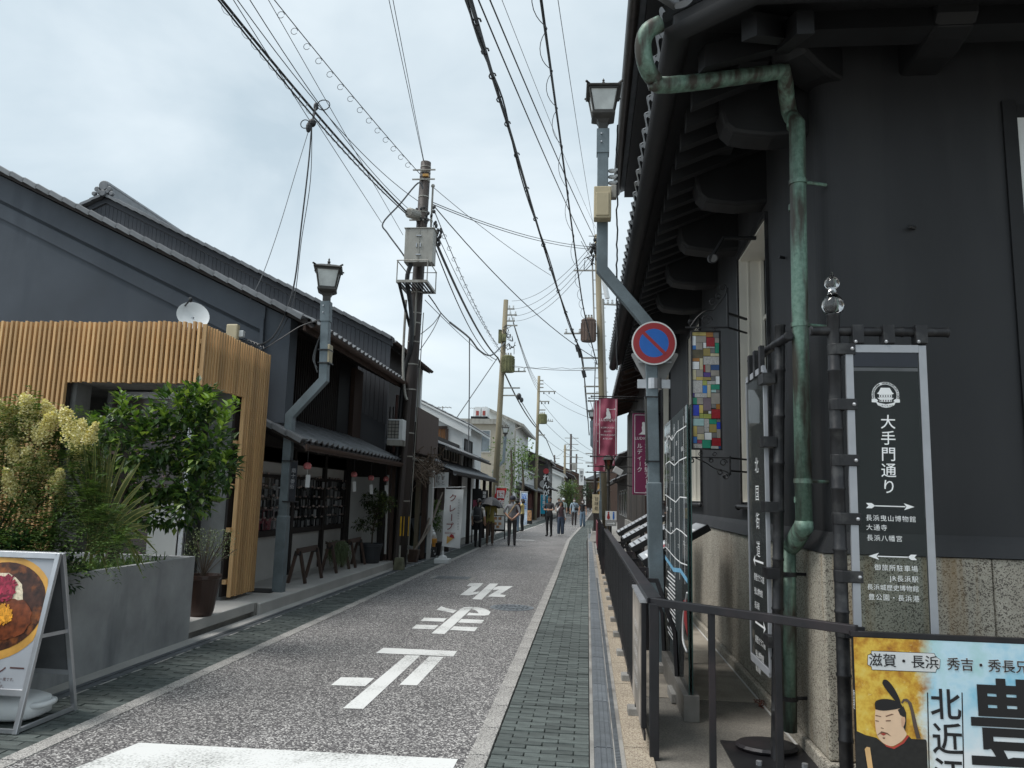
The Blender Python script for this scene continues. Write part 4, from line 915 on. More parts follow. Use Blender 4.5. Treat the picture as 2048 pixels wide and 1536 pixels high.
lettering('秀吉・秀長兄弟', 0.068, c+Vector((0, -0.0015, 0)), xd, zd, M_whitep, po, bold=0.03, align='LEFT'); lettering('秀吉・秀長兄弟', 0.068, c+Vector((0, -0.003, 0)), xd, zd, M_ink, po, bold=0.006, align='LEFT')
c = at_y(1891, 1413, YP); lettering('北近江', 0.165, c+Vector((0, -0.002, 0)), xd, zd, M_ink, po, vertical=True, gap=1.04, bold=0.012, sx=0.95)
for u in (1855, 1924):
    a, b = at_y(u, 1385, YP), at_y(u+4, 1570, YP); MB().beam(a, b, 0.006, 0.001, up=(0, 1, 0)).build('printed_rule', M_ink, po)
c = at_y(2015, 1462, YP); lettering('豊', 0.46, c+Vector((0.03, -0.002, 0)), xd, zd, M_ink, po, bold=0.02)
c = at_y(1703, 1400, YP); lettering('MISOJI', 0.035, (px0-0.0, YP+0.016, c.z), (0, 0, 1), (0, 1, 0), M_lett, po, sx=1.0)
# -------------------------------------------------- bamboo-shaped poles carrying glass street-name signs
def bamboo(mb, p, q, r, nodes):
    p, q = Vector(p), Vector(q); L = (q-p).length; pts = []; rs = []
    for k in range(nodes+1):
        t0 = k/nodes
        for dt, rr in ((-0.012, r), (-0.004, r*1.13), (0.004, r*1.13), (0.012, r)):
            tt = t0 + dt/L*1.0
            if 0 <= tt <= 1: pts.append(p + (q-p)*tt); rs.append(rr)
    if (pts[0]-p).length > 1e-4: pts.insert(0, p); rs.insert(0, r)
    if (pts[-1]-q).length > 1e-4: pts.append(q); rs.append(r)
    return mb.tube(pts, rs, 12)
def open_end(mb, p, d, r):
    p = Vector(p); mb.tube([p, p+Vector(d)*0.002], r*0.75, 12); return mb
# sign A (seen edge-on, facing the road)
bA = thing('street_name_sign', 'black bamboo shaped pole with a glass street name sign seen nearly edge on', 'sign', (1.235, 5.42, 0), 'glass street name signs on bamboo shaped poles')
XA = 1.235
pa0 = Vector((1.235, 5.42, 0)); pa1 = at_y(1560, 650, 5.42)
m = MB(); bamboo(m, pa0, pa1, 0.036, 9); m.build('pole', M_iron, bA, smooth=True)
za = at_y(1572, 677, 5.2).z
ca0 = at_y(1578, 672, 5.15); ca1 = Vector((ca0.x-0.05, 6.1, ca0.z+0.0))
m = MB(); bamboo(m, ca0, ca1, 0.03, 3); m.build('crossbar', M_iron, bA, smooth=True)
m = MB(); open_end(m, ca0+Vector((0, -0.003, 0)), (0, 1, 0), 0.03); m.build('pipe_mouth', M_ink, bA)
gA0 = at_y(1549, 742, 5.5); gA1y = 6.12
ztA = gA0.z; zbA = 0.55
MB().box(XA-0.004, XA+0.004, 5.50, gA1y, zbA, ztA).build('glass_plate', M_tint, bA)
m = MB(); m.box(XA-0.012, XA+0.012, 5.495, 5.525, zbA-0.02, ztA+0.01); m.box(XA-0.012, XA+0.012, gA1y-0.012, gA1y, zbA-0.02, ztA+0.01); m.box(XA-0.012, XA+0.012, 5.525, gA1y-0.012, ztA, ztA+0.045); m.box(XA-0.012, XA+0.012, 5.525, gA1y-0.012, zbA-0.05, zbA); m.build('glass_frame', M_silverp, bA)
for k in range(3):
    y = 5.6+0.19*k; MB().box(XA-0.016, XA+0.016, y-0.03, y+0.03, ztA-0.0, ca0.z+0.02).build('hanger', M_iron, bA)
for k in range(5):
    z = 0.75+0.44*k; MB().box(XA-0.042, XA+0.042, 5.38, 5.53, z-0.035, z+0.035).build('clamp', M_iron, bA)
lettering('北国街道', 0.125, (XA-0.006, 5.8, ztA-0.66), (0, -1, 0), (0, 0, 1), M_lett, bA, vertical=True, gap=1.6, bold=-0.004)
disc_m = MB(); 
for (z, s_) in ((ztA-1.34, 1), (ztA-1.78, -1)):
    m = MB(); m.box(XA-0.0065, XA-0.0055, 5.65, 5.95, z-0.007, z+0.007); yy = 5.62 if s_ < 0 else 5.98
    m.add([(XA-0.006, yy, z), (XA-0.006, yy+s_*-0.07, z+0.04), (XA-0.006, yy+s_*-0.05, z), (XA-0.006, yy+s_*-0.07, z-0.04)], [(0,1,2,3)]); m.build('arrow', M_lett, bA)
    for k in range(3): lettering(('黒壁ガラス館', '曳山博物館', '長浜駅')[k], 0.055, (XA-0.006, 5.96, z-0.12-0.1*k), (0, -1, 0), (0, 0, 1), M_lett, bA, align='LEFT')
m = MB(); m.box(XA-0.3, XA+0.25, 5.1, 5.75, 0.009, 0.022); m.build('base_plate', M_rail, bA)
m = MB()
for dx, dy in ((-0.14, -0.15), (0.14, -0.15), (-0.14, 0.15), (0.14, 0.15)): m.lathe([(0.02, 0.0), (0.02, 0.025), (0.0, 0.03)], (XA+dx, 5.42+dy, 0.022), 6)
m.build('anchor_bolts', M_steel, bA)
c = at_z(1545, 1500, 0.06); m = MB(); m.lathe([(0.2, 0.0), (0.21, 0.015), (0.19, 0.03), (0.05, 0.035)], (XA-0.02, 5.6, 0.03), 20, 0.8); m.build('round_foot', M_rail, bA)
# sign B (facing the camera)
YB = 4.72
bB = thing('street_name_sign', 'glass street name sign with white characters and arrows on a bamboo pole with gourd finial', 'sign', (1.46, YB, 0), 'glass street name signs on bamboo shaped poles')
t0 = at_y(1666, 628, YB); t1 = at_y(1693, 1530, YB); t1 = t0 + (t1-t0)*(t0.z/(t0.z-t1.z))
m = MB(); bamboo(m, t1, t0, 0.038, 8); m.build('pole', M_iron, bB, smooth=True)
l0, l1 = at_y(1621, 662, YB-0.0), at_y(1897, 665, YB)
m = MB(); bamboo(m, l0, l1, 0.029, 3); m.build('crossbar', M_iron, bB, smooth=True)
m = MB(); m.tube([l0+Vector((-0.002, 0, 0)), l0], 0.022, 12); m.build('pipe_mouth', M_ink, bB)
yf = YB-0.03
F = [at_y(1697, 690, yf), at_y(1843, 692, yf), at_y(1870, 1290, yf), at_y(1716, 1290, yf)]
F[2].z = F[3].z = 0.84
m = MB()
m.beam(F[3], F[0], 0.042, 0.02, up=(0, 1, 0)); m.beam(F[2], F[1], 0.042, 0.02, up=(0, 1, 0)); m.box(F[0].x+0.022, F[1].x-0.022, yf-0.01, yf+0.01, F[0].z-0.045, F[0].z); m.box(F[3].x+0.022, F[2].x-0.022, yf-0.01, yf+0.01, 0.84, 0.885)
m.build('glass_frame', M_silverp, bB)
G = [F[0]+Vector((0.021, 0, -0.04)), F[1]+Vector((-0.021, 0, -0.04)), F[2]+Vector((-0.021, 0, 0.03)), F[3]+Vector((0.021, 0, 0.03))]
MB().prism([g + Vector((0, -0.004, 0)) for g in G], (0, 0.008, 0)).build('glass_plate', M_tint, bB)
for v0, v1 in ((690, 699), (735, 743)):
    m = MB(); a, b = at_y(1702, v0, yf-0.005), at_y(1836, v1, yf-0.005); m.box(a.x, b.x, yf-0.0062, yf-0.0052, b.z, a.z); m.build('etched_band', mat('grey_etched_band', (0.09, 0.095, 0.1), 0.5), bB)
m = MB(); a, b = at_y(1702, 700, yf-0.005), at_y(1836, 734, yf-0.005); m.box(a.x, b.x, yf-0.0062, yf-0.0052, b.z, a.z); m.build('etched_band', mat('navy_band', (0.012, 0.015, 0.024), 0.4), bB)
for u in (1712, 1773, 1838):
    a = at_y(u, 676, YB); c = MB(); c.box(a.x-0.034, a.x+0.034, YB-0.045, YB+0.034, at_y(u, 690, YB).z, at_y(u, 652, YB).z); c = c.build('hanger', M_iron, bB, bevel=0.006)
    k = at_y(u, 683, YB-0.05); MB().blob((k.x, YB-0.047, k.z), 0.011, 8, 4).build('rivet', M_steel, c)
for v in (700, 810, 921, 1037, 1152, 1262):
    uu = 1668 + (v-628)*0.03; a = at_y(uu, v, YB); c = MB(); c.lathe([(0.046, -0.034), (0.046, 0.034)], (a.x, YB, a.z), 14); c.box(a.x, a.x+0.105, YB-0.046, YB-0.03, a.z-0.034, a.z+0.034); c = c.build('clamp', M_iron, bB, bevel=0.004)
    MB().blob((a.x+0.085, YB-0.047, a.z), 0.012, 8, 4).build('rivet', M_steel, c)
gd = [(0.028, 0.0), (0.055, 0.012), (0.066, 0.045), (0.058, 0.085), (0.034, 0.115), (0.024, 0.135), (0.03, 0.155), (0.044, 0.18), (0.043, 0.205), (0.028, 0.225), (0.01, 0.242), (0.006, 0.26), (0.0, 0.268)]
gm = bpy.data.materials.new('clear_blown_glass'); gm.use_nodes = True; gb = gm.node_tree.nodes['Principled BSDF']; gb.inputs['Transmission Weight'].default_value = 1.0; gb.inputs['Roughness'].default_value = 0.02; gb.inputs['IOR'].default_value = 1.45
fi = MB(); fi.lathe([(r, z) for r, z in gd], t0, 20); fi.lathe([(max(0.0, r-0.006), z+0.004 if i == 0 else z-0.002) for i, (r, z) in enumerate(gd)][:-2], t0, 20)
fi.build('gourd_finial', gm, bB, smooth=True)
# print on sign B
yt = yf-0.0062
xs = (F[1]-F[0]).normalized(); c = at_y(1771, 790, yt)
em = thing('x', 'x', 'x'); bpy.data.objects.remove(em)
def ring_print(cx, cz, r0, r1, a0, a1, m, name, n=40):
    mb = MB()
    for k in range(n):
        p, q = a0+(a1-a0)*k/n, a0+(a1-a0)*(k+1)/n
        mb.add([(cx+r0*cos(p), yt, cz+r0*sin(p)), (cx+r1*cos(p), yt, cz+r1*sin(p)), (cx+r1*cos(q), yt, cz+r1*sin(q)), (cx+r0*cos(q), yt, cz+r0*sin(q))], [(0,1,2,3)])
    return mb.build(name, m, bB)
R1 = 0.078
ring_print(c.x, c.z, R1*0.80, R1, radians(-20), radians(200), M_lett, 'emblem_ring')
txt = 'NAGAHAMA HOKKOKUKAIDO'
for k, chh in enumerate(txt):
    if chh == ' ': continue
    a = radians(192 - k*(204/(len(txt)-1))); rr = R1*0.9
    lettering(chh, 0.017, (c.x+rr*cos(a), yt-0.0005, c.z+rr*sin(a)-0.0), (sin(a), 0, -cos(a)), (cos(a), 0, sin(a)), M_ink, bB, name='emblem_letter', bold=0.03)
e = MB()
def EP(pts): e.poly([(c.x+x*R1, yt, c.z+z*R1) for x, z in pts])
EP([(-0.62,0.12),(-0.5,0.2),(-0.32,0.55),(0.32,0.55),(0.5,0.2),(0.62,0.12),(0.5,0.05),(-0.5,0.05)]); EP([(-0.46,0.04),(0.46,0.04),(0.46,-0.2),(-0.46,-0.2)]); EP([(-0.6,-0.22),(0.6,-0.22),(0.5,-0.32),(-0.5,-0.32)]); EP([(-0.44,-0.33),(0.44,-0.33),(0.44,-0.52),(-0.44,-0.52)])
EP([(-1.02,-0.3),(-0.68,-0.3),(-0.55,-0.45),(-0.7,-0.58),(-1.02,-0.56)]); EP([(1.02,-0.3),(0.68,-0.3),(0.55,-0.45),(0.7,-0.58),(1.02,-0.56)])
EP([(-0.72,-0.5),(-0.45,-0.62),(0,-0.7),(0.45,-0.62),(0.72,-0.5),(0.6,-0.78),(0.3,-0.92),(0,-0.97),(-0.3,-0.92),(-0.6,-0.78)])
e.build('emblem', M_lett, bB)
e = MB()
for k in range(5):
    x = (-0.36+0.18*k)*R1; e.add([(c.x+x-0.0035, yt-0.0004, c.z-0.14*R1), (c.x+x+0.0035, yt-0.0004, c.z-0.14*R1), (c.x+x+0.0035, yt-0.0004, c.z-0.02*R1), (c.x+x-0.0035, yt-0.0004, c.z-0.02*R1)], [(0,1,2,3)])
    e.add([(c.x+x-0.0035, yt-0.0004, c.z-0.5*R1), (c.x+x+0.0035, yt-0.0004, c.z-0.5*R1), (c.x+x+0.0035, yt-0.0004, c.z-0.38*R1), (c.x+x-0.0035, yt-0.0004, c.z-0.38*R1)], [(0,1,2,3)])
e.build('emblem_windows', M_ink, bB)
lettering('KUROKABE', 0.016, (c.x, yt-0.0005, c.z-0.82*R1), (1, 0, 0), (0, 0, 1), M_ink, bB, name='emblem_letter', spacing=1.3)
c = at_y(1776, 846, yt); lettering('大手門通り', 0.088, (c.x, yt, c.z), (1, 0, 0), (0.03, 0, 1), M_lett, bB, vertical=True, gap=1.07, bold=0.006)
def arrow(u0, v0, u1, v1, name='arrow'):
    a, b = at_y(u0, v0, yt), at_y(u1, v1, yt); d = (b-a).normalized(); n = Vector((-d.z, 0, d.x)); m = MB()
    m.poly([a+d*0.045+n*0.003, b-d*0.05+n*0.003, b-d*0.05-n*0.003, a+d*0.045-n*0.003])
    m.poly([b, b-d*0.058+n*0.02, b-d*0.044]); m.poly([b, b-d*0.044, b-d*0.058-n*0.02])
    m.poly([a, a+d*0.035, a+d*0.05, a+d*0.014]) if False else m.poly([a+n*0.015, a+d*0.032+n*0.015, a+d*0.052, a+d*0.014]); m.poly([a+d*0.014, a+d*0.052, a+d*0.032-n*0.015, a-n*0.015])
    m.build(name, M_lett, bB)
arrow(1732, 1011, 1829, 1014); arrow(1834, 1115, 1737, 1112)
for (tx, u, v, al) in (('長浜曳山博物館', 1731, 1036, 'LEFT'), ('大通寺', 1732, 1055, 'LEFT'), ('長浜八幡宮', 1733, 1076, 'LEFT'), ('御旅所駐車場', 1836, 1139, 'RIGHT'), ('JR長浜駅', 1837, 1160, 'RIGHT'), ('長浜城歴史博物館', 1838, 1179, 'RIGHT'), ('豊公園・長浜港', 1839, 1199, 'RIGHT')):
    c = at_y(u, v, yt); lettering(tx, 0.037 if len(tx) < 8 else 0.0345, (c.x, yt, c.z), (1, 0, -0.01), (0, 0, 1), M_lett, bB, align=al, bold=0.0, spacing=1.18 if len(tx) < 8 else 1.06)
# -------------------------------------------------- glass map board
mp_ = thing('glass_map_board', 'standing glass town map board in a grey base behind the railing', 'map board', (0.8, 7.1, 0))
XM = 0.80; y0, y1 = 6.2, 8.05
MB().box(XM-0.06, XM+0.06, y0, y1, 0.008, 0.2).build('base', mat('grey_metal_base', (0.2, 0.19, 0.175), 0.5, 0.2), mp_, bevel=0.004)
edgeg = mat('dark_green_glass_edge', (0.01, 0.05, 0.045), 0.15)
for dx, nm in ((-0.015, 'glass_sheet'), (0.012, 'glass_sheet')):
    gsh = MB().box(XM+dx-0.004, XM+dx+0.004, y0+0.02, y1, 0.2, 2.42).build(nm, M_tint if dx < 0 else M_glass, mp_)
    MB().box(XM+dx-0.004, XM+dx+0.004, y0+0.0165, y0+0.0195, 0.2, 2.42).build('glass_edge', edgeg, gsh)
xm = XM-0.0205
m = MB(); rnd = random.Random(3)
for z in (2.25, 2.0, 1.68, 1.38, 1.16):
    zz0 = z; yy = y0+0.05
    while yy < y1-0.1:
        yn = min(yy+rnd.uniform(0.25, 0.5), y1-0.04); zn = z+rnd.uniform(-0.04, 0.04); m.beam((xm, yy, zz0), (xm, yn, zn), 0.0015, 0.009); yy, zz0 = yn, zn
for yy in (6.4, 6.75, 7.1, 7.5, 7.8): m.beam((xm, yy, 1.0), (xm, yy+rnd.uniform(-0.05, 0.05), 2.35), 0.0015, 0.004)
m.build('map_streets', M_lett, mp_)
m = MB(); m.beam((xm-0.001, y0+0.03, 1.04), (xm-0.001, 6.7, 1.08), 0.0015, 0.035); m.beam((xm-0.001, 6.7, 1.08), (xm-0.001, 7.2, 1.04), 0.0015, 0.035); m.beam((xm-0.001, 7.2, 1.04), (xm-0.001, y1-0.02, 1.1), 0.0015, 0.035); m.build('map_river', mat('map_blue', (0.2, 0.45, 0.65), 0.4), mp_)
for k in range(16): lettering(rnd.choice(['ガラス館', '郵便局', '大通寺', '博物館', 'カフェ', '安藤家', '旅館', '資料館']), 0.045, (xm, rnd.uniform(6.4, 7.8), rnd.uniform(1.2, 2.3)), (0, -1, 0), (0, 0, 1), M_lett, mp_)
m = MB()
for k in range(17): m.beam((xm, 7.1, 0.98-0.035*k), (xm, 7.1+rnd.uniform(0.4, 0.85), 0.98-0.035*k), 0.0015, 0.012)
m.build('map_legend_lines', M_lett, mp_)
m = MB(); m.poly([(xm, y0+0.05, 0.62), (xm, y0+0.28, 0.7), (xm, y0+0.3, 0.86), (xm, y0+0.12, 0.9)]); m.build('map_red_mark', M_red, mp_)
m = MB(); m.tube(smoothed([(xm, y0+0.06, 0.95), (xm, y0+0.3, 0.75), (xm, y0+0.34, 0.55), (xm, y0+0.1, 0.5)]), 0.008, 4); m.build('map_ring_road', M_lett, mp_)
# -------------------------------------------------- slanting information boards
LB = ['farthest tilted info board in the row behind the railing', 'second farthest tilted info board behind the railing', 'third tilted info board with white print, left of the lamp post', 'nearest tilted info board with red print behind the railing']
for k, (y0, lab) in enumerate(zip((14.9, 12.6, 10.35, 8.25), LB)):
    yl = 0.8; t = thing('tilted_info_board', lab, 'information board', (0.85, y0+0.4, 0), 'tilted information boards along the railing')
    d = Vector((0.72, 0, 0.42)).normalized(); n = Vector((-d.z, 0, d.x)); L = 0.78; p = Vector((0.57, y0, 1.03))
    m = MB(); m.hexa([p-n*0.07, p+d*L-n*0.07, p+d*L-n*0.07+Vector((0, yl, 0)), p-n*0.07+Vector((0, yl, 0)), p, p+d*L, p+d*L+Vector((0, yl, 0)), p+Vector((0, yl, 0))]); m.build('board', M_blackw, t)
    fm = MB(); q = p + n*0.0035 + d*0.02
    fm.hexa([q-n*0.003+Vector((0, 0.02, 0)), q-n*0.003+d*(L-0.04)+Vector((0, 0.02, 0)), q-n*0.003+d*(L-0.04)+Vector((0, yl-0.02, 0)), q-n*0.003+Vector((0, yl-0.02, 0)), q+Vector((0, 0.02, 0)), q+d*(L-0.04)+Vector((0, 0.02, 0)), q+d*(L-0.04)+Vector((0, yl-0.02, 0)), q+Vector((0, yl-0.02, 0))])
    fm.build('printed_face', mat('pale_grey_printed_face', (0.42, 0.44, 0.46), 0.35, var=0.2, scale=14.0), t)
    tx = MB(); rr = random.Random(k)
    for j in range(8):
        o = q + n*0.0012 + d*(0.06+0.08*j); tx.beam(o+Vector((0, 0.06, 0)), o+Vector((0, 0.06+rr.uniform(0.3, 0.66), 0)), 0.02, 0.001, up=n)
    tx.build('print_lines', M_ink if k < 3 else M_lett, t)
    if k == 3:
        rdm = MB(); o = q+n*0.002+d*0.3; rdm.beam(o+Vector((0, 0.1, 0)), o+Vector((0, 0.34, 0)), 0.12, 0.001, up=n); rdm.build('red_heading', M_red, t)
    for yy in (y0+0.08, y0+yl-0.08):
        MB().box(0.66, 0.70, yy-0.02, yy+0.02, 0.012, 1.04).build('leg', M_rail, t); MB().box(1.04, 1.08, yy-0.02, yy+0.02, 0.012, 1.24).build('leg', M_rail, t)
    MB().box(0.42, 1.06, y0+0.06, y0+0.1, 0.62, 0.66).build('tie_bar', M_rail, t)
# ================================================================== LEFT: PLANTER, CAFE BEHIND THE SLATS, WIND CHIME SHOP
# terrace and steps
MB().box(-6.2, -4.345, 10.25, 17.7, -0.03, 0.15).build('terrace', M_ledge, kind='structure', bevel=0.012)
MB().box(-6.5, -4.40, 8.46, 10.2, 0.05, 0.175).build('step', M_ledge, kind='structure', bevel=0.012)
MB().box(-6.5, -4.45, 8.46, 10.2, -0.03, 0.049).build('step_base', M_conc, kind='structure')
MB().box(-6.5, -4.385, 10.201, 10.249, -0.03, 0.16).build('step_joint', M_conc, kind='structure')
# planter trough
pl = thing('concrete_planter', 'long smooth grey concrete planter trough full of shrubs', 'planter', (-5.1, 6.4, 0))
m = MB(); x0, x1, y0, y1, z1, tk = -5.9, -4.372, 3.2, 8.44, 0.9, 0.06
m.box(x1-tk, x1, y0, y1, -0.02, z1); m.box(x0, x0+tk, y0, y1, -0.02, z1); m.box(x0+tk, x1-tk, y1-tk, y1, -0.02, z1); m.box(x0+tk, x1-tk, y0, y0+tk, -0.02, z1)
m.build('trough', M_plantc, pl, bevel=0.006)
MB().box(x0+tk, x1-tk, y0+tk, y1-tk, 0.5, 0.80).build('soil', M_soil, pl)
# --- foliage helpers
def leaf(mb, p, d, up, L, W, fold=0.25, droop=0.0):
    d = d.normalized(); s = d.cross(up)
    if s.length < 1e-3: s = d.orthogonal()
    s.normalize(); u = s.cross(d)
    a = p; b = p + d*L*0.45 + s*W/2 + u*W*fold; c = p + d*L + u*(-droop*L); e = p + d*L*0.45 - s*W/2 + u*W*fold; k = p + d*L*0.5 - u*droop*L*0.3
    mb.add([a, b, c, e, k], [(0, 1, 4), (1, 2, 4), (2, 3, 4), (3, 0, 4)])
def rv(rng, z=(-1, 1)): return Vector((rng.uniform(-1, 1), rng.uniform(-1, 1), rng.uniform(*z)))
L_citrus = leafmat('glossy_citrus_leaf', (0.018, 0.048, 0.014), (0.065, 0.13, 0.032), (0.24, 0.33, 0.07))
L_young = leafmat('young_yellow_green_leaf', (0.09, 0.17, 0.025), (0.2, 0.31, 0.06))
L_dark = leafmat('dark_green_leaf', (0.012, 0.032, 0.014), (0.03, 0.072, 0.026))
L_mid = leafmat('mid_green_leaf', (0.04, 0.085, 0.022), (0.12, 0.19, 0.055))
L_flow = leafmat('cream_flower_spray', (0.6, 0.52, 0.22), (0.78, 0.71, 0.4))
L_flax = leafmat('flax_blade', (0.08, 0.115, 0.045), (0.19, 0.215, 0.1))
L_flaxy = leafmat('flax_blade_margin', (0.42, 0.39, 0.15), (0.5, 0.46, 0.2))
L_grass = leafmat('grass_blade', (0.035, 0.075, 0.02), (0.09, 0.15, 0.04))
L_olive = leafmat('olive_leaf', (0.07, 0.1, 0.05), (0.14, 0.18, 0.09))
def shrub_leaves(mb, rng, clumps, nper, L, W, upness=0.4):
    for (c, r) in clumps:
        c = Vector(c)
        for k in range(int(nper*r*r*230)):
            d = rv(rng).normalized(); p = c + d*r*rng.uniform(0.55, 1.05)
            dd = (d + Vector((0, 0, upness*rng.uniform(-0.6, 1))) + rv(rng)*0.6).normalized()
            s = rng.uniform(0.7, 1.2); leaf(mb, p, dd, Vector((0, 0, 1)), L*s, W*s, 0.18, rng.uniform(0.0, 0.25))
# citrus bush in the far end of the trough
rng = random.Random(11)
cit = thing('citrus_shrub', 'bushy citrus shrub with glossy dark leaves and pale new shoots', 'shrub', (-5.0, 7.75, 0.8))
YC = 7.75
def cp(u, v, dy=0.0): return at_y(u, v, YC+dy)
cl = [(cp(330,880), 0.30), (cp(400,865,.1), 0.30), (cp(280,900,-.1), 0.27), (cp(235,855,.1), 0.23), (cp(360,820), 0.25), (cp(400,800,.1), 0.2), (cp(425,905,-.1), 0.25), (cp(330,960), 0.28), (cp(390,965,.1), 0.26), (cp(440,950), 0.17), (cp(270,960,.1), 0.25),
      (cp(345,1020,.1), 0.23), (cp(300,1020), 0.22), (cp(250,810), 0.12), (cp(300,840), 0.17), (cp(215,905,.1), 0.2), (cp(455,935,-.15), 0.12), (cp(385,1000,-.1), 0.2), (cp(200,860,.1), 0.15)]
mb = MB(); shrub_leaves(mb, rng, cl, 15, 0.105, 0.058); mb.build('foliage', L_citrus, cit)
mb = MB()
sh = [((380,870), (372,772)), ((300,880), (238,790)), ((245,860), (242,782)), ((330,850), (328,815)), ((420,840), (470,800)), ((400,830), (400,775)), ((425,880), (478,805)), ((440,930), (462,905)), ((420,1000), (440,1005)), ((360,830), (352,790)), ((430,860), (455,828)), ((215,870), (180,835)), ((390,820), (430,790))]
for (a, b) in sh:
    p, q = cp(*a, rng.uniform(-0.25, 0)), cp(*b, rng.uniform(-0.25, 0))
    for k in range(16):
        t0 = 0.25+0.75*k/15; c = p+(q-p)*t0; d = (Vector((cos(k*2.4), sin(k*2.4), 0.55)) + (q-p).normalized()*0.3).normalized(); s = rng.uniform(0.8, 1.25)*(1.0 if t0 < 0.8 else 0.7)
        leaf(mb, c, d, Vector((0, 0, 1)), 0.115*s, 0.055*s, 0.2, 0.1)
mb.build('shoot_leaves', L_young, cit)
mb = MB()
for k in range(7):
    p = Vector((-4.95+rng.uniform(-.12,.12), YC+rng.uniform(-.1,.1), 0.78)); q = cl[rng.randrange(len(cl))][0]; mb.tube(smoothed([p, p+Vector((rng.uniform(-.1,.1), 0, 0.4)), (p+q)/2+Vector((0,0,.15)), q], 4), [0.016]*5+[0.012]*4+[0.007]*4, 6)
for (a, b) in sh: mb.tube([cp(*a), cp(*b, -0.1)], 0.005, 4)
mb.build('branches', M_bark, cit)
# cream flowered shrub at the near end
fs = thing('flowering_shrub', 'tall shrub with feathery leaves and cream flower plumes', 'shrub', (-5.2, 6.2, 0.8))
YF = 6.25
def fp(u, v, dy=0.0): return at_y(u, v, YF+dy)
mb = MB()
fern = [(fp(20,880), .3), (fp(90,900,.1), .3), (fp(150,870,.2), .25), (fp(40,960), .3), (fp(110,980), .3), (fp(170,1000,-.1), .22), (fp(30,1040,-.1), .3), (fp(110,1060,-.1), .26), (fp(-40,900), .35), (fp(-60,1020), .4), (fp(150,930), .22), (fp(60,830), .22), (fp(200,1050,-.2), .2), (fp(240,1090,-.3), .14), (fp(10,1100,-.2), .25), (fp(90,1105,-.2), .2)]
for c, r in fern:
    for k in range(int(120*r/0.25)):
        d = rv(rng, (-0.5, 1)).normalized(); p = c + d*r*rng.uniform(0.2, 0.8); dd = (d+rv(rng)*0.5).normalized(); up = Vector((0, 0, 1)); s = dd.cross(up).normalized()
        for j in range(6):
            q = p+dd*0.035*j-up*0.004*j*j
            for sg in (-1, 1): leaf(mb, q, dd*0.5+s*sg, up, 0.055-0.004*j, 0.018, 0.1, 0.15)
mb.build('foliage', L_mid, fs)
mb = MB()
plumes = [(60,830,.2), (25,855,.2), (90,855,.16), (140,850,.17), (165,870,.15), (150,905,.15), (185,865,.1), (30,910,.15), (60,930,.18), (95,935,.16), (20,965,.13), (115,960,.12), (65,990,.12), (60,1010,.1), (125,1000,.09), (-20,880,.2), (-30,940,.2), (100,825,.12), (50,810,.1), (5,820,.12)]
for (u, v, r) in plumes:
    c = fp(u, v, rng.uniform(-.25, .05)); ax = (Vector((rng.uniform(-.4, .5), rng.uniform(-.5, 0), 0.8))).normalized()
    for k in range(int(5200*r)):
        h = rng.random(); p = c + ax*(h-0.5)*r*1.7 + rv(rng).normalized()*r*(0.75-0.5*h)*rng.uniform(.3, 1); d = rv(rng); e = d.orthogonal().normalized()*0.008; d = d.normalized()*0.011; mb.add([p-d, p+e, p+d, p-e], [(0,1,2,3)])
mb.build('flower_plumes', L_flow, fs)
mb = MB()
for c, r in fern[:10]: mb.tube(smoothed([(-5.15+rng.uniform(-.2,.2), YF+rng.uniform(-.1,.1), .78), (c+Vector((-5.1, YF, .8)))/2+Vector((0, 0, .1)), c], 4), 0.009, 5)
mb.build('branches', M_bark, fs)
# flax with striped sword leaves
fx = thing('flax_plant', 'spiky flax with long green and yellow striped sword leaves', 'plant', at_y(190, 1085, 6.55))
c0 = at_y(190, 1095, 6.6); mb = MB(); m2 = MB()
tips = [(150,905),(165,880),(180,895),(195,870),(205,890),(222,885),(240,880),(135,930),(125,960),(150,930),(250,915),(280,925),(290,960),(300,985),(310,1005),(322,1012),(300,1050),(285,1048),(315,1105),(270,1120),(285,1150),(250,1130),(215,1150),(160,1150),(130,1010),(175,900),(212,910),(262,940),(275,980),(190,880),(230,905),(300,1020),(240,1145),(290,1135),(180,1155),(110,1000),(305,1075)]
for (u, v) in tips:
    q = at_y(u, v, 6.6+rng.uniform(-.55, .25)); p = c0+rv(rng)*0.05; L = (q-p).length
    mid = (p+q)/2 + Vector((0, 0, 0.10*L + (0.25*L if q.z < p.z+0.1 else 0.0)))
    P = smoothed([p, mid, q], 5); n = len(P)
    for i in range(n-1):
        w0, w1 = [0.022*(1-(k/(n-1))**2.2)+0.002 for k in (i, i+1)]
        d = (P[i+1]-P[i]).normalized(); s = d.cross(Vector((0.25, 1, 0.3))).normalized()
        up = Vector((0, 0, 0.003))
        mb.add([P[i]-s*w0, P[i]-up, P[i]+s*w0, P[i+1]+s*w1, P[i+1]-up, P[i+1]-s*w1], [(0,1,4,5),(1,2,3,4)])
        for sg in (-1, 1): m2.add([P[i]+s*w0*sg, P[i]+s*w0*sg*1.3, P[i+1]+s*w1*sg*1.3, P[i+1]+s*w1*sg], [(0,1,2,3)])
mb.build('leaf_blade', L_flax, fx); m2.build('leaf_margin', L_flaxy, fx)
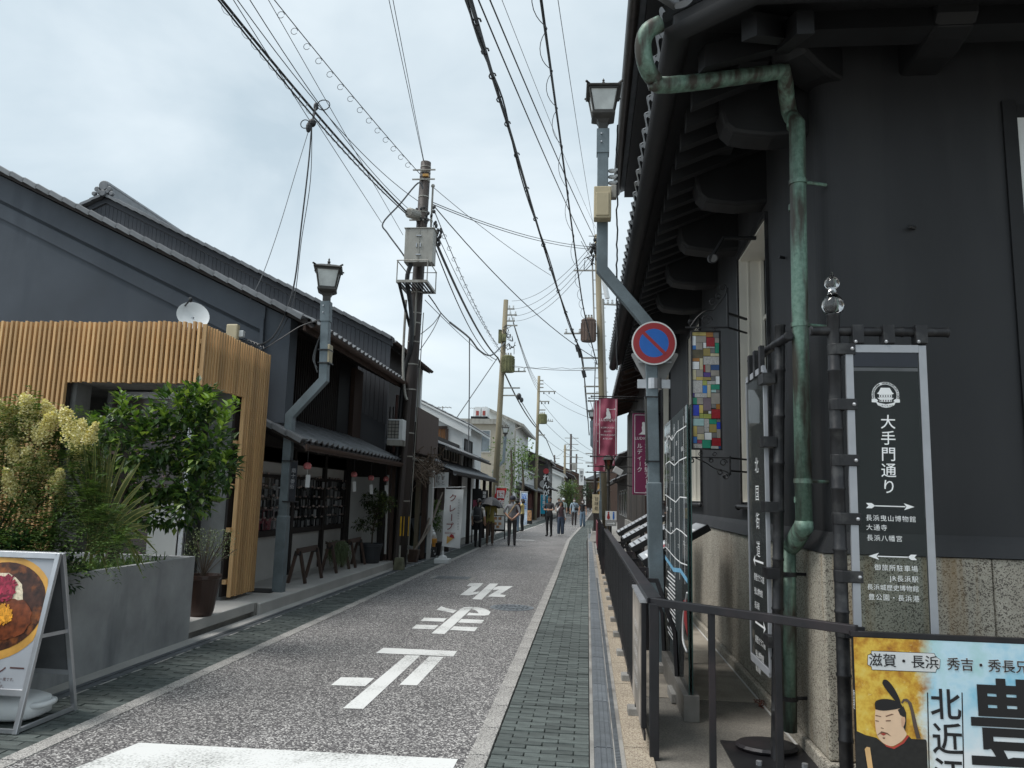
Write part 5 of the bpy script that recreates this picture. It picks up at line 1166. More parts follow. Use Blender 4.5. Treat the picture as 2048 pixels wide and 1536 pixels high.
# low grass and seedlings spilling over the rim
mb = MB()
for k in range(1500):
    x = rng.uniform(-5.1, -4.42); y = rng.uniform(4.6, 8.0); p = Vector((x, y, 0.8)); d = Vector((rng.uniform(-.3, .7), rng.uniform(-.6, .3), rng.uniform(.5, 1.3))); L = rng.uniform(.1, .24); s = Vector((0.004, 0.003, 0))
    q = p+d*L*0.6; r3 = q+Vector((d.x*1.2, d.y, -0.35))*L*0.6; mb.add([p-s, p+s, q+s*.8, q-s*.8, r3], [(0,1,2,3),(3,2,4)])
mb.build('planter_grass', L_grass, kind='stuff')
bs = thing('leafy_ground_shrub', 'low dark leafed shrub crouching behind the curry sign', 'shrub', (-4.9, 5.6, 0.8))
mb = MB(); shrub_leaves(mb, rng, [((-5.0+.16*k, 5.9+rng.uniform(-.4,.4), .95+rng.uniform(-.05,.15)), .2) for k in range(5)] + [((-5.6, 5.7, 1.05), .35), ((-5.4, 6.6, 1.0), .3), ((-4.75, 6.15, 1.0), .15)], 16, 0.07, 0.035); mb.build('foliage', L_dark, bs)
# --- cafe behind the cedar slats
cf = thing('cedar_slat_cafe', 'low concrete cafe wrapped in honey coloured cedar slats', 'building', (-6.5, 10.2, 0))
SX, SY, ZT = -4.83, 9.10, 3.715
m = MB(); m.box(-9.5, -4.95, 9.30, 11.15, 2.98, 3.62); m.box(-5.33, -4.95, 10.36, 11.15, 0.0, 2.98); m.box(-9.5, -9.2, 9.3, 11.15, 0, 2.98); m.box(-7.0, -6.62, 9.3, 9.6, 0.0, 2.98); m.box(-9.5, -4.96, 10.9, 11.15, 0, 2.98)
m.build('concrete_frame', mat('board_marked_concrete', (0.2, 0.205, 0.2), 0.8, var=0.2, scale=3.0, fine=0.2, stain=((0.14, 0.14, 0.14), 2.0)), cf)
MB().box(-6.6, -5.36, 10.0, 10.02, 0.15, 2.95).build('shop_glass', mat('dark_shop_glass', (0.07, 0.06, 0.055), 0.12, var=0.5, scale=1.2), cf)
m = MB(); m.box(-6.62, -6.57, 9.96, 10.04, 0.15, 2.95); m.box(-5.42, -5.36, 9.96, 10.04, 0.15, 2.95); m.box(-6.57, -5.42, 9.96, 10.04, 2.86, 2.95); m.build('glazing_frame', M_steel, cf)
MB().box(-5.85, -5.44, 9.95, 9.965, 0.55, 1.55).build('white_poster', M_offw, cf)
MB().box(-5.9, -5.42, 9.93, 9.985, 0.18, 0.5).build('low_shelf', mat('ochre_board', (0.35, 0.22, 0.06), 0.6), cf)
rng2 = random.Random(5)
mb = MB()
for k in range(60):
    x = rng2.uniform(-6.5, -5.5); z = rng2.choice([rng2.uniform(1.5, 2.75), rng2.uniform(.6, 1.5)]); r = rng2.uniform(.02, .05)
    for j in range(5):
        a = 2*pi*j/5; mb.add([(x, 9.994, z), (x+r*cos(a-.5), 9.994, z+r*sin(a-.5)), (x+r*1.3*cos(a), 9.994, z+r*1.3*sin(a)), (x+r*cos(a+.5), 9.994, z+r*sin(a+.5))], [(0,1,2,3)])
mb.build('flower_stickers', mat('pink_sticker', (0.4, 0.25, 0.27), 0.5, island=0.5), cf, kind='stuff')
def slat_obj(x0, x1, y0, y1, z0, z1): return MB().box(x0, x1, y0, y1, z0, z1).build('slat', M_slat, cf, bevel=0.003)
k = 0; x = SX-0.075
while x > -9.4:
    low = x < -6.62; z0 = 0.85 if low else 2.955
    slat_obj(x-0.034, x, SY, SY+0.055, z0 + rng2.uniform(-.008, .008), ZT + 0.03 + rng2.uniform(-.012, .012)+0.0); x -= 0.0672; k += 1
y = SY+0.02; k = 0
while y < 11.14:
    leg = y > 10.31; z0 = 0.2 if leg else 2.94
    slat_obj(SX-0.055, SX, y, y+0.036, z0 + rng2.uniform(-.006, .006), ZT - (y-SY)*0.012 + rng2.uniform(-.006, .006)); y += 0.0735
m = MB()
for z in (3.5, 3.12): m.box(-9.4, -4.93, SY+0.056, SY+0.11, z-0.03, z+0.03); m.box(SX-0.11, SX-0.056, SY+0.02, 11.15, z-0.031, z+0.029)
for z in (2.3, 1.7, 1.1, 0.4): m.box(SX-0.11, SX-0.056, 10.32, 11.15, z-0.03, z+0.03)
for z in (2.4, 1.8, 1.2): m.box(-9.4, -6.64, SY+0.056, SY+0.11, z-0.03, z+0.03)
m.build('batten', M_slat, cf)
MB().box(-9.4, -5.0, SY+0.12, SY+0.15, 2.99, 3.66).box(-9.4, -6.66, SY+0.12, SY+0.15, 0.86, 2.985).box(SX-0.15, SX-0.115, SY+0.04, 11.12, 2.99, 3.64).box(SX-0.15, SX-0.115, 10.34, 11.12, 0.2, 2.985).build('gap_shade_sheet', M_dkwood, cf)  # dark sheets added behind the slats, standing in for shade in the gaps
# satellite dish and aerial boxes on the roof
c = at_y(385, 634, 10.4)
di = thing('satellite_dish', 'white satellite dish on the cafe roof behind the slats', 'satellite dish', (c.x, c.y, 3.62))
nrm = Vector((0.55, -0.75, 0.35)).normalized(); a = nrm.orthogonal().normalized(); b = nrm.cross(a)
mb = MB(); n = 28; R_ = 0.225
rings = [(0.0, 0.0), (0.35, 0.006), (0.7, 0.024), (1.0, 0.05)]
for rr, h in rings:
    for j in range(n): mb.v.append(tuple(c + (a*cos(2*pi*j/n)+b*sin(2*pi*j/n))*R_*rr + nrm*h))
for i in range(3):
    for j in range(n): mb.f.append((i*n+j, i*n+(j+1) % n, (i+1)*n+(j+1) % n, (i+1)*n+j)); mb.m.append(0)
mb.build('reflector', M_whitep, di, smooth=True)
m = MB(); m.tube([c - b*0.2 , c + nrm*0.28 - b*0.13], 0.012, 6); m.blob(c+nrm*0.28-b*0.13, (0.03, 0.03, 0.04)); m.build('feed_arm', M_iron, di)
MB().tube([(c.x, c.y, 3.6), c], 0.02, 8).build('mast', M_steel, di)
c = at_y(466, 662, 10.9); bx = thing('roof_aerial_box', 'cream aerial box and cable coil on the cafe roof edge', 'aerial box', (c.x, c.y, 3.62))
MB().box(c.x-0.09, c.x+0.09, c.y-0.05, c.y+0.05, 3.62, c.z+0.1).build('case', M_beige, bx, bevel=0.02)
c2 = at_y(482, 668, 10.95); MB().box(c2.x-0.05, c2.x+0.05, c2.y-0.04, c2.y+0.04, c2.z-0.05, c2.z+0.05).build('terminal', M_whitep, bx, bevel=0.01)
mb = MB()
for k in range(6):
    cc = at_y(488+5*k, 682+3*k, 10.95); r = 0.07+0.01*k; mb.tube([cc+Vector((r*cos(t/8*2*pi), r*.4*sin(t/8*2*pi), r*.6*sin(t/8*2*pi))) for t in range(9)], 0.007, 4)
mb.build('cable_coil', M_cable, bx)
# --- wind chime shop (house with the blue grey gable)
GY = 11.6; EX, EZ = -4.38, 4.235; SL = 0.468
sh = thing('wind_chime_shop', 'old timber shop with blue grey plaster gable and tiled pent roof', 'building', (-7, 14.6, 0))
EY1 = 17.7
def roofz(x): return EZ + 0.06 + SL*(EX - x)
x_r = -13.5
m = MB(); wx = at_y(578, 740, GY).x
m.prism([(x_r, GY, 0), (-5.62, GY, 0), (-5.62, GY, 2.75), (wx, GY, 2.75), (wx, GY, roofz(wx)-0.09), (x_r, GY, roofz(x_r)-0.09)], (0, 0.25, 0))
m.build('gable_wall', M_slate, sh)
m = MB()   # plaster bands following the verge
for o0, o1, pr in ((0.10, 0.50, 0.10), (0.56, 0.80, 0.05)):
    xa = -5.14 if o0 > 0.3 or True else wx
    m.prism([(x_r, GY-0.001, roofz(x_r)-o0), (xa, GY-0.001, roofz(xa)-o0), (xa, GY-0.001, roofz(xa)-o1), (x_r, GY-0.001, roofz(x_r)-o1)], (0, -pr, 0))
m.build('verge_band', M_slate, sh)
m = MB(); m.prism([(-5.14, GY-0.001, roofz(-5.14)-0.1), (wx, GY-0.001, roofz(wx)-0.1), (wx, GY-0.001, 2.7), (-5.10, GY-0.001, 2.7)], (0, -0.06, 0)); m.prism([(-5.2, GY-0.002, roofz(-5.2)-0.3), (-5.141, GY-0.002, roofz(-5.14)-0.3), (-5.101, GY-0.002, 2.7), (-5.13, GY-0.002, 2.7)], (0, -0.13, 0)); m.build('wing_wall', M_slate, sh)
m = MB(); m.add([(EX, GY-0.3, roofz(EX)), (EX, EY1, roofz(EX)), (x_r, EY1, roofz(x_r)), (x_r, GY-0.3, roofz(x_r)), (EX, GY-0.3, roofz(EX)-0.08), (EX, EY1, roofz(EX)-0.08), (x_r, EY1, roofz(x_r)-0.08), (x_r, GY-0.3, roofz(x_r)-0.08)], [(0,1,2,3),(7,6,5,4),(0,3,7,4),(0,4,5,1)])
m.build('roof', M_dkwood, sh)
# verge tiles overlapping down the gable
vt = MB(); vt.hexa([(-0.14, -0.16, -0.03), (0.15, -0.16, -0.045), (0.15, 0.1, -0.045), (-0.14, 0.1, -0.03), (-0.14, -0.14, 0.03), (0.15, -0.14, 0.012), (0.15, 0.1, 0.012), (-0.14, 0.1, 0.03)])
vt.hexa([(-0.14, -0.165, -0.05), (0.15, -0.165, -0.068), (0.15, -0.13, -0.068), (-0.14, -0.13, -0.05), (-0.14, -0.165, 0.02), (0.15, -0.165, 0.003), (0.15, -0.13, 0.003), (-0.14, -0.13, 0.02)])
vtm = vt.mesh('verge_tile', M_tile)
sa = math.atan(SL); x = EX - 0.05
while x > -12.6:
    place(vtm, 'verge_tile', sh, loc=(x-0.12, GY-0.22, roofz(x-0.12)+0.03 + random.uniform(-.004, .004)), rot=(0, sa, 0)); x -= 0.245
# eave: tiles, gutter
ar = math.atan(SL)
for k in range(23):
    y = GY-0.05 + 0.268*k
    for rr in range(2): place(TILE, 'roof_tile', sh, loc=(EX+0.03-0.235*rr*cos(ar), y, roofz(EX)+0.01+0.235*rr*sin(ar)+0.012), rot=(ar, 0, pi/2))
m = MB(); gutter(m, [(EX+0.08, GY-0.25), (EX+0.08, EY1)], EZ+0.0, 0.065); gutter(m, [(EX+0.08, GY-0.25), (EX+0.08, EY1)], EZ-0.003, 0.06); m.build('gutter', M_brown, sh, smooth=True)
MB().box(EX-0.06, EX-0.02, GY-0.25, EY1, EZ-0.1, EZ+0.01).build('fascia', M_brown, sh)
for k in range(13):
    y = GY+0.3+0.46*k; MB().beam((EX-0.08, y, EZ-0.05), (-5.5, y, EZ+0.47), 0.05, 0.09).build('rafter', M_dkwood, sh)
# upper front: vertical dark lattice
MB().box(-5.62, -5.5, GY+0.26, EY1, 2.6, 4.75).build('upper_front', M_dkwood, sh)
lt = MB().box(-0.02, 0.02, -0.02, 0.02, 2.9, 4.55).mesh('lattice_bar', M_dkwood)
for k in range(38): place(lt, 'lattice_bar', sh, loc=(-5.47, GY+0.35+0.115*k, 0))
MB().box(-5.49, -5.44, 16.2, 17.0, 2.75, 4.5).build('shutter', M_blackw, sh)
MB().box(-5.45, -5.35, 17.05, 17.68, 2.6, 4.5).build('brown_boarding', M_brown, sh)
# pent roof over the shopfront
PX, PZ, PT = -4.33, 2.40, -5.5
pm = 0.43; ap = math.atan(pm)
m = MB(); m.add([(PX, GY-0.25, PZ), (PX, EY1, PZ), (PT, EY1, PZ+pm*(PX-PT)), (PT, GY-0.25, PZ+pm*(PX-PT)), (PX, GY-0.25, PZ-0.07), (PX, EY1, PZ-0.07), (PT, EY1, PZ-0.07+pm*(PX-PT)), (PT, GY-0.25, PZ-0.07+pm*(PX-PT))], [(0,1,2,3),(7,6,5,4),(0,3,7,4),(0,4,5,1)])
m.build('pent_roof', M_dkwood, sh)
for k in range(23):
    y = GY-0.06 + 0.268*k
    for rr in range(5): place(TILE, 'roof_tile', sh, loc=(PX+0.02-0.25*rr*cos(ap), y, PZ+0.02+0.25*rr*sin(ap)+random.uniform(-.003, .004)), rot=(ap+0.03, 0, pi/2))
for rr in range(5):
    place(vtm, 'verge_tile', sh, loc=(PX-0.13-0.235*rr, GY-0.14, PZ+0.1+0.235*rr*pm), rot=(0, ap, 0))
m = MB(); gutter(m, [(PX+0.07, GY-0.25), (PX+0.07, EY1)], PZ-0.05, 0.06); gutter(m, [(PX+0.07, GY-0.25), (PX+0.07, EY1)], PZ-0.053, 0.056); m.build('gutter', M_brown, sh, smooth=True)
MB().box(PX+0.055, PX+0.08, GY-0.26, EY1, PZ-0.135, PZ-0.035).build('fascia', M_brown, sh)
for k in range(11):
    y = GY+0.1+0.55*k; MB().beam((PX-0.05, y, PZ-0.1), (PT, y, PZ+pm*(PX-PT)-0.12), 0.05, 0.08).build('rafter', M_dkwood, sh)
MB().box(-5.5, -5.4, GY+0.1, EY1, 2.15, 2.8).build('lintel', M_dkwood, sh)
# shopfront bays
FXX = -5.42
def fz(u, v): return at_x(u, v, FXX)
pw = [fz(u, 1000).y for u in (520, 583, 646, 689)]
zt0 = fz(660, 938).z; zt1 = fz(660, 958).z; zw0 = fz(660, 1049).z; zl = fz(660, 1060).z
m = MB()
for y in pw[1:]: m.box(FXX-0.08, FXX+0.04, y-0.06, y+0.06, 0.15, 2.4)
m.box(FXX-0.08, FXX+0.04, pw[3]+0.1, pw[3]+0.3, 0.15, 2.4)
m.build('post', M_dkwood, sh)
m = MB(); m.box(FXX-0.07, FXX+0.02, GY, pw[3], zw0-0.1, zw0); m.box(FXX-0.07, FXX+0.02, GY, pw[3], zt1-0.05, zt1); m.box(FXX-0.07, FXX+0.02, GY, pw[3]+0.4, zt0, zt0+0.25); m.build('rail', M_dkwood, sh)
ys_ = [GY] + pw[1:]
for a, b in zip(ys_, ys_[1:]):
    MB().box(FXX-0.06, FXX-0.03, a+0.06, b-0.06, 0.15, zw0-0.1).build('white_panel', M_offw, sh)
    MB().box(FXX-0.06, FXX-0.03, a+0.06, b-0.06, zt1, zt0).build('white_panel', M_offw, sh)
    wn = MB().box(FXX-0.06, FXX-0.05, a+0.06, b-0.06, zw0, zt1-0.05).build('window', M_win, sh)
    cols = int((b-a)/0.16); mt = MB(); mg = MB(); mw = MB()
    for i in range(cols):
        y = a+0.12+i*(b-a-0.2)/max(1, cols-1); n = 5
        mw.box(FXX+0.0, FXX+0.002, y-0.001, y+0.001, zw0+0.05, zt1-0.06)
        for j in range(n):
            z = zw0+0.1+(zt1-zw0-0.2)*j/(n-1)+rng2.uniform(-.02, .02)
            if rng2.random() < 0.85: mt.obox((FXX+rng2.uniform(-.01, .02), y+rng2.uniform(-.02, .02), z-0.02), (0.002, 0.052, rng2.uniform(.09, .17)), Matrix.Rotation(rng2.uniform(-1.2, 1.2), 3, 'Z'))
            if rng2.random() < 0.8: mg.blob((FXX+rng2.uniform(-.01, .02), y+rng2.uniform(-.03, .05), z+0.1), (0.026, 0.026, 0.022), 7, 4)
    mt.build('paper_strips', mat('grey_paper_strip', (0.2, 0.205, 0.21), 0.7, island=0.55), sh, kind='stuff'); mg.build('glass_bells', mat('pale_glass_bell', (0.42, 0.33, 0.3), 0.2, island=0.5), sh, kind='stuff'); mw.build('strings', M_cableg, sh, kind='stuff')
# white end panel of the porch
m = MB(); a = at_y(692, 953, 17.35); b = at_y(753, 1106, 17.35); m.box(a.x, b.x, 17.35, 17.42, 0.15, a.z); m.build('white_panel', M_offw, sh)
m = MB(); m.box(b.x+0.0, b.x+0.13, 17.3, 17.45, 0.15, 2.5); m.box(a.x-0.12, a.x-0.03, 17.3, 17.45, 0.15, 2.5); m.box(a.x-0.02, b.x, 17.33, 17.45, a.z, 2.5); m.build('post', M_dkwood, sh)
for u in (768, 776, 786): c = at_y(u, 1000, 17.55); MB().box(c.x-0.04, c.x+0.04, 17.5, 17.6, 0.15, 2.45).build('post', M_brown, sh)
m = MB(); c = at_y(776, 950, 17.42); c2 = at_y(770, 1108, 17.42); m.tube([c2, c], 0.028, 8); m.build('rain_pipe', M_offw, sh)
c = at_y(806, 940, 17.4); m = MB(); m.tube(smoothed([(PX+0.07, EY1-0.05, PZ-0.08), (PX+0.1, EY1, PZ-0.2), (PX-0.05, EY1+0.05, PZ-0.4), (PX-0.35, EY1, PZ-0.5)], 4), 0.04, 8); m.tube([at_y(787, 905, 17.6), at_y(795, 790, 17.6)], 0.035, 8); m.build('rain_pipe', mat('red_brown_pipe', (0.075, 0.03, 0.025), 0.5), sh)
# door mat on the terrace
a = at_z(530, 1184, 0.152); MB().box(a.x-0.3, a.x+0.12, a.y-0.1, a.y+0.35, 0.151, 0.162).build('door_mat', M_blackw); bpy.data.objects['door_mat']['label'] = 'small black door mat on the terrace beside the cedar slats'; bpy.data.objects['door_mat']['category'] = 'mat'
# air conditioner on the pent roof
c = at_y(790, 868, 17.0); ac = thing('air_conditioner', 'white air conditioner unit in a wire guard on the pent roof', 'air conditioner', (c.x, 17.2, 2.6))
a, b = at_y(776, 838, 17.0), at_y(797, 880, 17.0); x1 = at_y(806, 845, 17.0).x
MB().box(a.x, x1, 17.0, 17.32, b.z, a.z).build('case', M_whitep, ac, bevel=0.01)
m = MB()
for k in range(6): z = b.z+0.04+k*(a.z-b.z-0.08)/5; m.box(a.x+0.01, b.x, 16.985, 16.998, z-0.006, z+0.006)
for k in range(4): x = a.x+0.02+k*(b.x-a.x-0.03)/3; m.box(x-0.005, x+0.005, 16.984, 16.997, b.z+0.03, a.z-0.03)
m.build('guard', M_iron, ac)
MB().box(a.x+0.02, b.x-0.01, 16.9985, 16.9995, b.z+0.04, a.z-0.04).build('fan_opening', M_cabinet, ac)
m = MB(); m.box(a.x, x1, 17.0, 17.04, b.z-0.12, b.z); m.box(a.x, x1, 17.28, 17.32, b.z-0.12, b.z); m.build('stand', M_cabinet, ac)
# hanging wind chimes
def chime(u, v, y, lab):
    c = at_y(u, v, y); t = thing('wind_chime', lab, 'wind chime', c, 'pink glass wind chimes under the eaves')
    MB().lathe([(0.02, 0.058), (0.05, 0.045), (0.066, 0.01), (0.06, -0.03), (0.045, -0.052)], c, 14).build('bell', mat('pink_glass_bell', (0.75, 0.22, 0.22), 0.15, var=0.45, scale=22.0), t, smooth=True)
    MB().tube([c+Vector((0, 0, 0.055)), (c.x, c.y, max(c.z+0.2, 2.32))], 0.004, 4).build('cord', M_cableg, t)
    m = MB(); r = Matrix.Rotation(random.uniform(-.7, .7), 3, 'Z') @ Matrix.Rotation(random.uniform(-.2, .2), 3, 'Y'); m.obox(c+Vector((0.02, 0, -0.24)), (0.07, 0.002, 0.2), r); m.tube([c, c+Vector((0.01, 0, -0.15))], 0.003, 4); m.build('paper_strip', M_lett, t)
chime(615, 932, 12.0, 'pink glass wind chime nearest the lamp post'); chime(708, 949, 15.2, 'pink wind chime with white paper strip before the white panel, nearer one'); chime(742, 956, 16.2, 'pink wind chime over the potted tree, its strip hanging edge on'); chime(772, 958, 17.3, 'pink wind chime hanging beside the white rain pipe')
# trestles
def trestle(lab, P0, P1, h, plant=False):
    P0, P1 = Vector(P0), Vector(P1); t = thing('wooden_trestle', lab, 'trestle', (P0+P1)/2, 'brown wooden trestles on the terrace')
    d = (P1-P0).normalized(); s = Vector((d.y, -d.x, 0))
    m = MB(); m.beam(P0-d*0.05+Vector((0, 0, h)), P1+d*0.05+Vector((0, 0, h)), 0.05, 0.09); m.build('beam', M_brown, t, bevel=0.004)
    for p in (P0, P1):
        for sg in (-1, 1): MB().beam(p+s*0.145*sg+Vector((0, 0, 0)), p+s*0.03*sg+Vector((0, 0, h+0.0)), 0.048, 0.05, up=tuple(d)).build('leg', M_brown, t)
        MB().obox(p+Vector((0, 0, h-0.04)), (0.11, 0.06, 0.06)).build('bracket', M_iron, t)
    return t
Z0 = 0.152
trestle('brown wooden trestle nearest the lamp post', (-4.75, 12.6, Z0), (-4.78, 13.48, Z0), 0.52)
trestle('middle brown wooden trestle draped with a trailing green plant', (-4.80, 14.35, Z0), (-4.84, 15.25, Z0), 0.52)
trestle('brown wooden trestle beside the large potted tree', (-4.80, 15.55, Z0), (-4.84, 16.35, Z0), 0.52)
tp = thing('trailing_plant', 'grey green trailing plant draped over the middle trestle', 'plant', (-4.75, 14.9, 0.6)); mb = MB(); rng = random.Random(21)
for k in range(420):
    c = at_y(rng.gauss(678, 7), 1100, 14.9+rng.uniform(-.3, .3)); p = Vector((c.x, c.y, 0.66+rng.uniform(-.05, .06))); L = rng.uniform(.1, .5); q = p+Vector((rng.uniform(-.12, .12), rng.uniform(-.1, .1), -L)); md = (p+q)/2+Vector((rng.uniform(-.12, .12), rng.uniform(-.1, 0), .05)); s = Vector((.006, .004, 0)); mb.add([p-s, p+s, md+s, md-s, q], [(0,1,2,3),(3,2,4)])
mb.build('foliage', L_olive, tp)
mb = MB(); 
for k in range(5): c = at_y(652+rng.uniform(-6, 6), 1088+rng.uniform(-6, 4), 14.6); mb.tube([at_y(668, 1090, 14.8), c], 0.01, 5)
mb.build('stems', M_bark, tp)
# potted tree
pc = Vector((at_y(741, 1100, 16.75).x, 16.75, Z0)); pt = thing('potted_tree', 'small tree in a big dark grey plastic pot', 'potted tree', pc)
m = MB(); m.lathe([(0.19, 0), (0.2, 0.02), (0.245, 0.36), (0.27, 0.365), (0.27, 0.42), (0.24, 0.42), (0.23, 0.38)], pc, 24); m.build('pot', mat('dark_grey_plastic_pot', (0.032, 0.036, 0.042), 0.5, var=0.15), pt, smooth=False)
tr_ = [pc+Vector((0.02, 0, .36)), at_y(746, 1060, 16.7), at_y(752, 1035, 16.7), at_y(757, 1000, 16.7)]
mb = MB(); mb.tube(smoothed(tr_, 4), 0.018, 6); mb.tube(smoothed([tr_[1], at_y(730, 1050, 16.6), at_y(713, 1050, 16.6)], 3), 0.009, 5); mb.tube(smoothed([tr_[2], at_y(742, 1008, 16.6), at_y(728, 1003, 16.6)], 3), 0.009, 5); mb.tube(smoothed([tr_[2], at_y(770, 1005, 16.6), at_y(785, 1002, 16.6)], 3), 0.009, 5); mb.build('trunk', M_bark, pt)
mb = MB(); shrub_leaves(mb, rng, [(at_y(u, v, 16.65+rng.uniform(-.15, .15)), r) for u, v, r in ((735,1000,.15),(750,995,.18),(765,1003,.17),(780,1008,.14),(758,1020,.14),(745,1030,.12),(755,1042,.12),(715,1050,.1),(730,1052,.11),(745,1055,.1),(720,1044,.08),(772,1012,.14),(740,1015,.12))], 22, 0.075, 0.04); mb.build('crown', leafmat('camellia_leaf', (0.018, 0.034, 0.012), (0.06, 0.085, 0.03), (0.17, 0.2, 0.06)), pt)
# shrub in a brown pot behind the planter end
pc = Vector((at_y(398, 1200, 8.9).x, 8.95, 0.176)); bp = thing('potted_shrub', 'wispy grey green shrub in a tall brown pot behind the planter', 'potted plant', pc)
MB().lathe([(0.13, 0), (0.15, 0.05), (0.2, 0.42), (0.215, 0.43), (0.215, 0.47), (0.19, 0.47), (0.18, 0.42)], pc, 22).build('pot', mat('brown_glazed_pot', (0.045, 0.024, 0.018), 0.35, var=0.2), bp, smooth=False)
mb = MB(); rng = random.Random(8)
for k in range(900):
    d = rv(rng, (-.2, 1)); p = pc+Vector((0.05, 0, .72)) + Vector((d.x*.26, d.y*.24, d.z*.28)); leaf(mb, p, rv(rng), Vector((0, 0, 1)), .03, .012, .1)
mb.build('foliage', L_olive, bp)
mb = MB()
for k in range(26): q = pc+Vector((rng.uniform(-.25, .32), rng.uniform(-.25, .2), rng.uniform(.65, 1.0))); mb.tube([pc+Vector((0, 0, .44)), (pc+q)/2+Vector((0, 0, .25)), q], .004, 4)
mb.build('stems', M_bark, bp)
# curry sign: folding aluminium board with a water weight
cs = thing('curry_sign_board', 'folding aluminium pavement sign with a photo of a curry bowl', 'sign board', (-4.1, 5.35, 0))
top = [at_y(-170, 1100, 5.28), at_y(104, 1107, 5.28)]; zt = top[1].z
xr_, xl_ = -3.77, -4.52
FB = [Vector((xl_, 5.06, 0.0)), Vector((xr_, 5.06, 0.0))]; FT = [Vector((xl_, 5.30, zt)), Vector((xr_, 5.30, zt))]; BB = [Vector((xl_+.0, 5.66, 0.0)), Vector((xr_, 5.66, 0.0))]; BT = [v+Vector((0, .035, 0)) for v in FT]
fr_ = MB()
for a, b in zip(FB, FT): fr_.beam(a, b, 0.035, 0.03, up=(0, 1, 0.2))
fu = (FT[0]-FB[0]).normalized()
for h in (0.255, ): fr_.beam(FB[0]+fu*h, FB[1]+fu*h, 0.022, 0.045, up=fu)
fr_.beam(FT[0]-fu*0.02, FT[1]-fu*0.02, 0.03, 0.045, up=fu); fr_.build('front_frame', M_steel, cs, bevel=0.004)
bk_ = MB()
for a, b in zip(BB, BT): bk_.beam(a, b, 0.035, 0.03, up=(0, 1, 0.2))
bu = (BT[0]-BB[0]).normalized()
bk_.beam(BT[0]-bu*0.02, BT[1]-bu*0.02, 0.03, 0.045, up=bu); bk_.beam(BB[0]+bu*.3, BB[1]+bu*.3, .02, .04, up=bu); bk_.build('back_frame', M_steel, cs, bevel=0.004)
m = MB(); m.beam((xr_, 5.06, 0.02), (xr_, 5.66, 0.02), 0.025); m.beam(FB[1]+fu*0.62, BB[1]+bu*0.62, 0.012, 0.025); m.beam((xl_, 5.06, .02), (xr_, 5.06, .02), .02, .025); m.build('base_bar', M_steel, cs)
m = MB(); h0, h1 = 0.28, 1.2; o = Vector((0, 0.004, 0)); m.prism([BB[0]+bu*h0, BB[1]+bu*h0, BB[1]+bu*(BT[1]-BB[1]).length, BB[0]+bu*(BT[0]-BB[0]).length], (0, -0.006, 0)); m.build('back_sheet', mat('grey_back_sheet', (0.09, 0.095, 0.1), 0.6), cs)
Lf = (FT[0]-FB[0]).length; nf = Vector((1, 0, 0)).cross(fu)
m = MB(); m.prism([FB[0]+fu*.27, FB[1]+fu*.27, FB[1]+fu*(Lf-.03), FB[0]+fu*(Lf-.03)], tuple(-nf*0.005)); sheet_ = m.build('printed_sheet', mat('silver_grey_print', (0.36, 0.38, 0.41), 0.4, var=0.05), cs)
def ons(x, h, k=1): return FB[0] + Vector((1, 0, 0))*x + fu*h + nf*0.0015*k
def ell(name, cx, ch, rx, rh, m, k, a0=0, a1=2*pi, jit=0.0, n=40, clipx=0.725):
    pts = [ons(min(cx+rx*cos(a0+(a1-a0)*i/n)*(1+random.uniform(-jit, jit)), clipx), ch+rh*sin(a0+(a1-a0)*i/n)*(1+random.uniform(-jit, jit)), k) for i in range(n)]
    mb = MB(); mb.poly(pts); me = mb.mesh(name, m); bm2 = bmesh.new(); bm2.from_mesh(me); bmesh.ops.triangulate(bm2, faces=bm2.faces); bm2.to_mesh(me); bm2.free(); return place(me, name, cs)
cxx, chh_ = 0.39, 0.80
ell('printed_bowl', cxx, chh_, 0.40, 0.355, mat('printed_ochre_bowl', (0.62, 0.33, 0.07), 0.4, var=0.3, scale=5.0), 1)
curry = mat('printed_dark_curry', (0.05, 0.018, 0.01), 0.35, var=0.7, scale=24.0, stain=((0.3, 0.09, 0.02), 9.0)); ell('printed_curry', cxx, chh_+.01, 0.355, 0.305, curry, 2)
rice = mat('printed_rice', (0.72, 0.62, 0.45), 0.5, var=0.35, scale=60.0); ell('printed_rice', 0.34, chh_+.06, 0.23, 0.185, rice, 3, jit=0.05)
ell('printed_curry', 0.47, chh_-.07, 0.2, 0.14, mat('printed_brown_sauce', (0.16, 0.04, 0.012), 0.35, var=0.7, scale=20.0), 4, jit=0.07)
ell('printed_greens', 0.19, chh_, 0.1, 0.13, mat('printed_greens', (0.3, 0.4, 0.06), 0.5, var=0.6, scale=70.0), 5, jit=0.12)
mb1, mb2 = MB(), MB(); rq = random.Random(2)
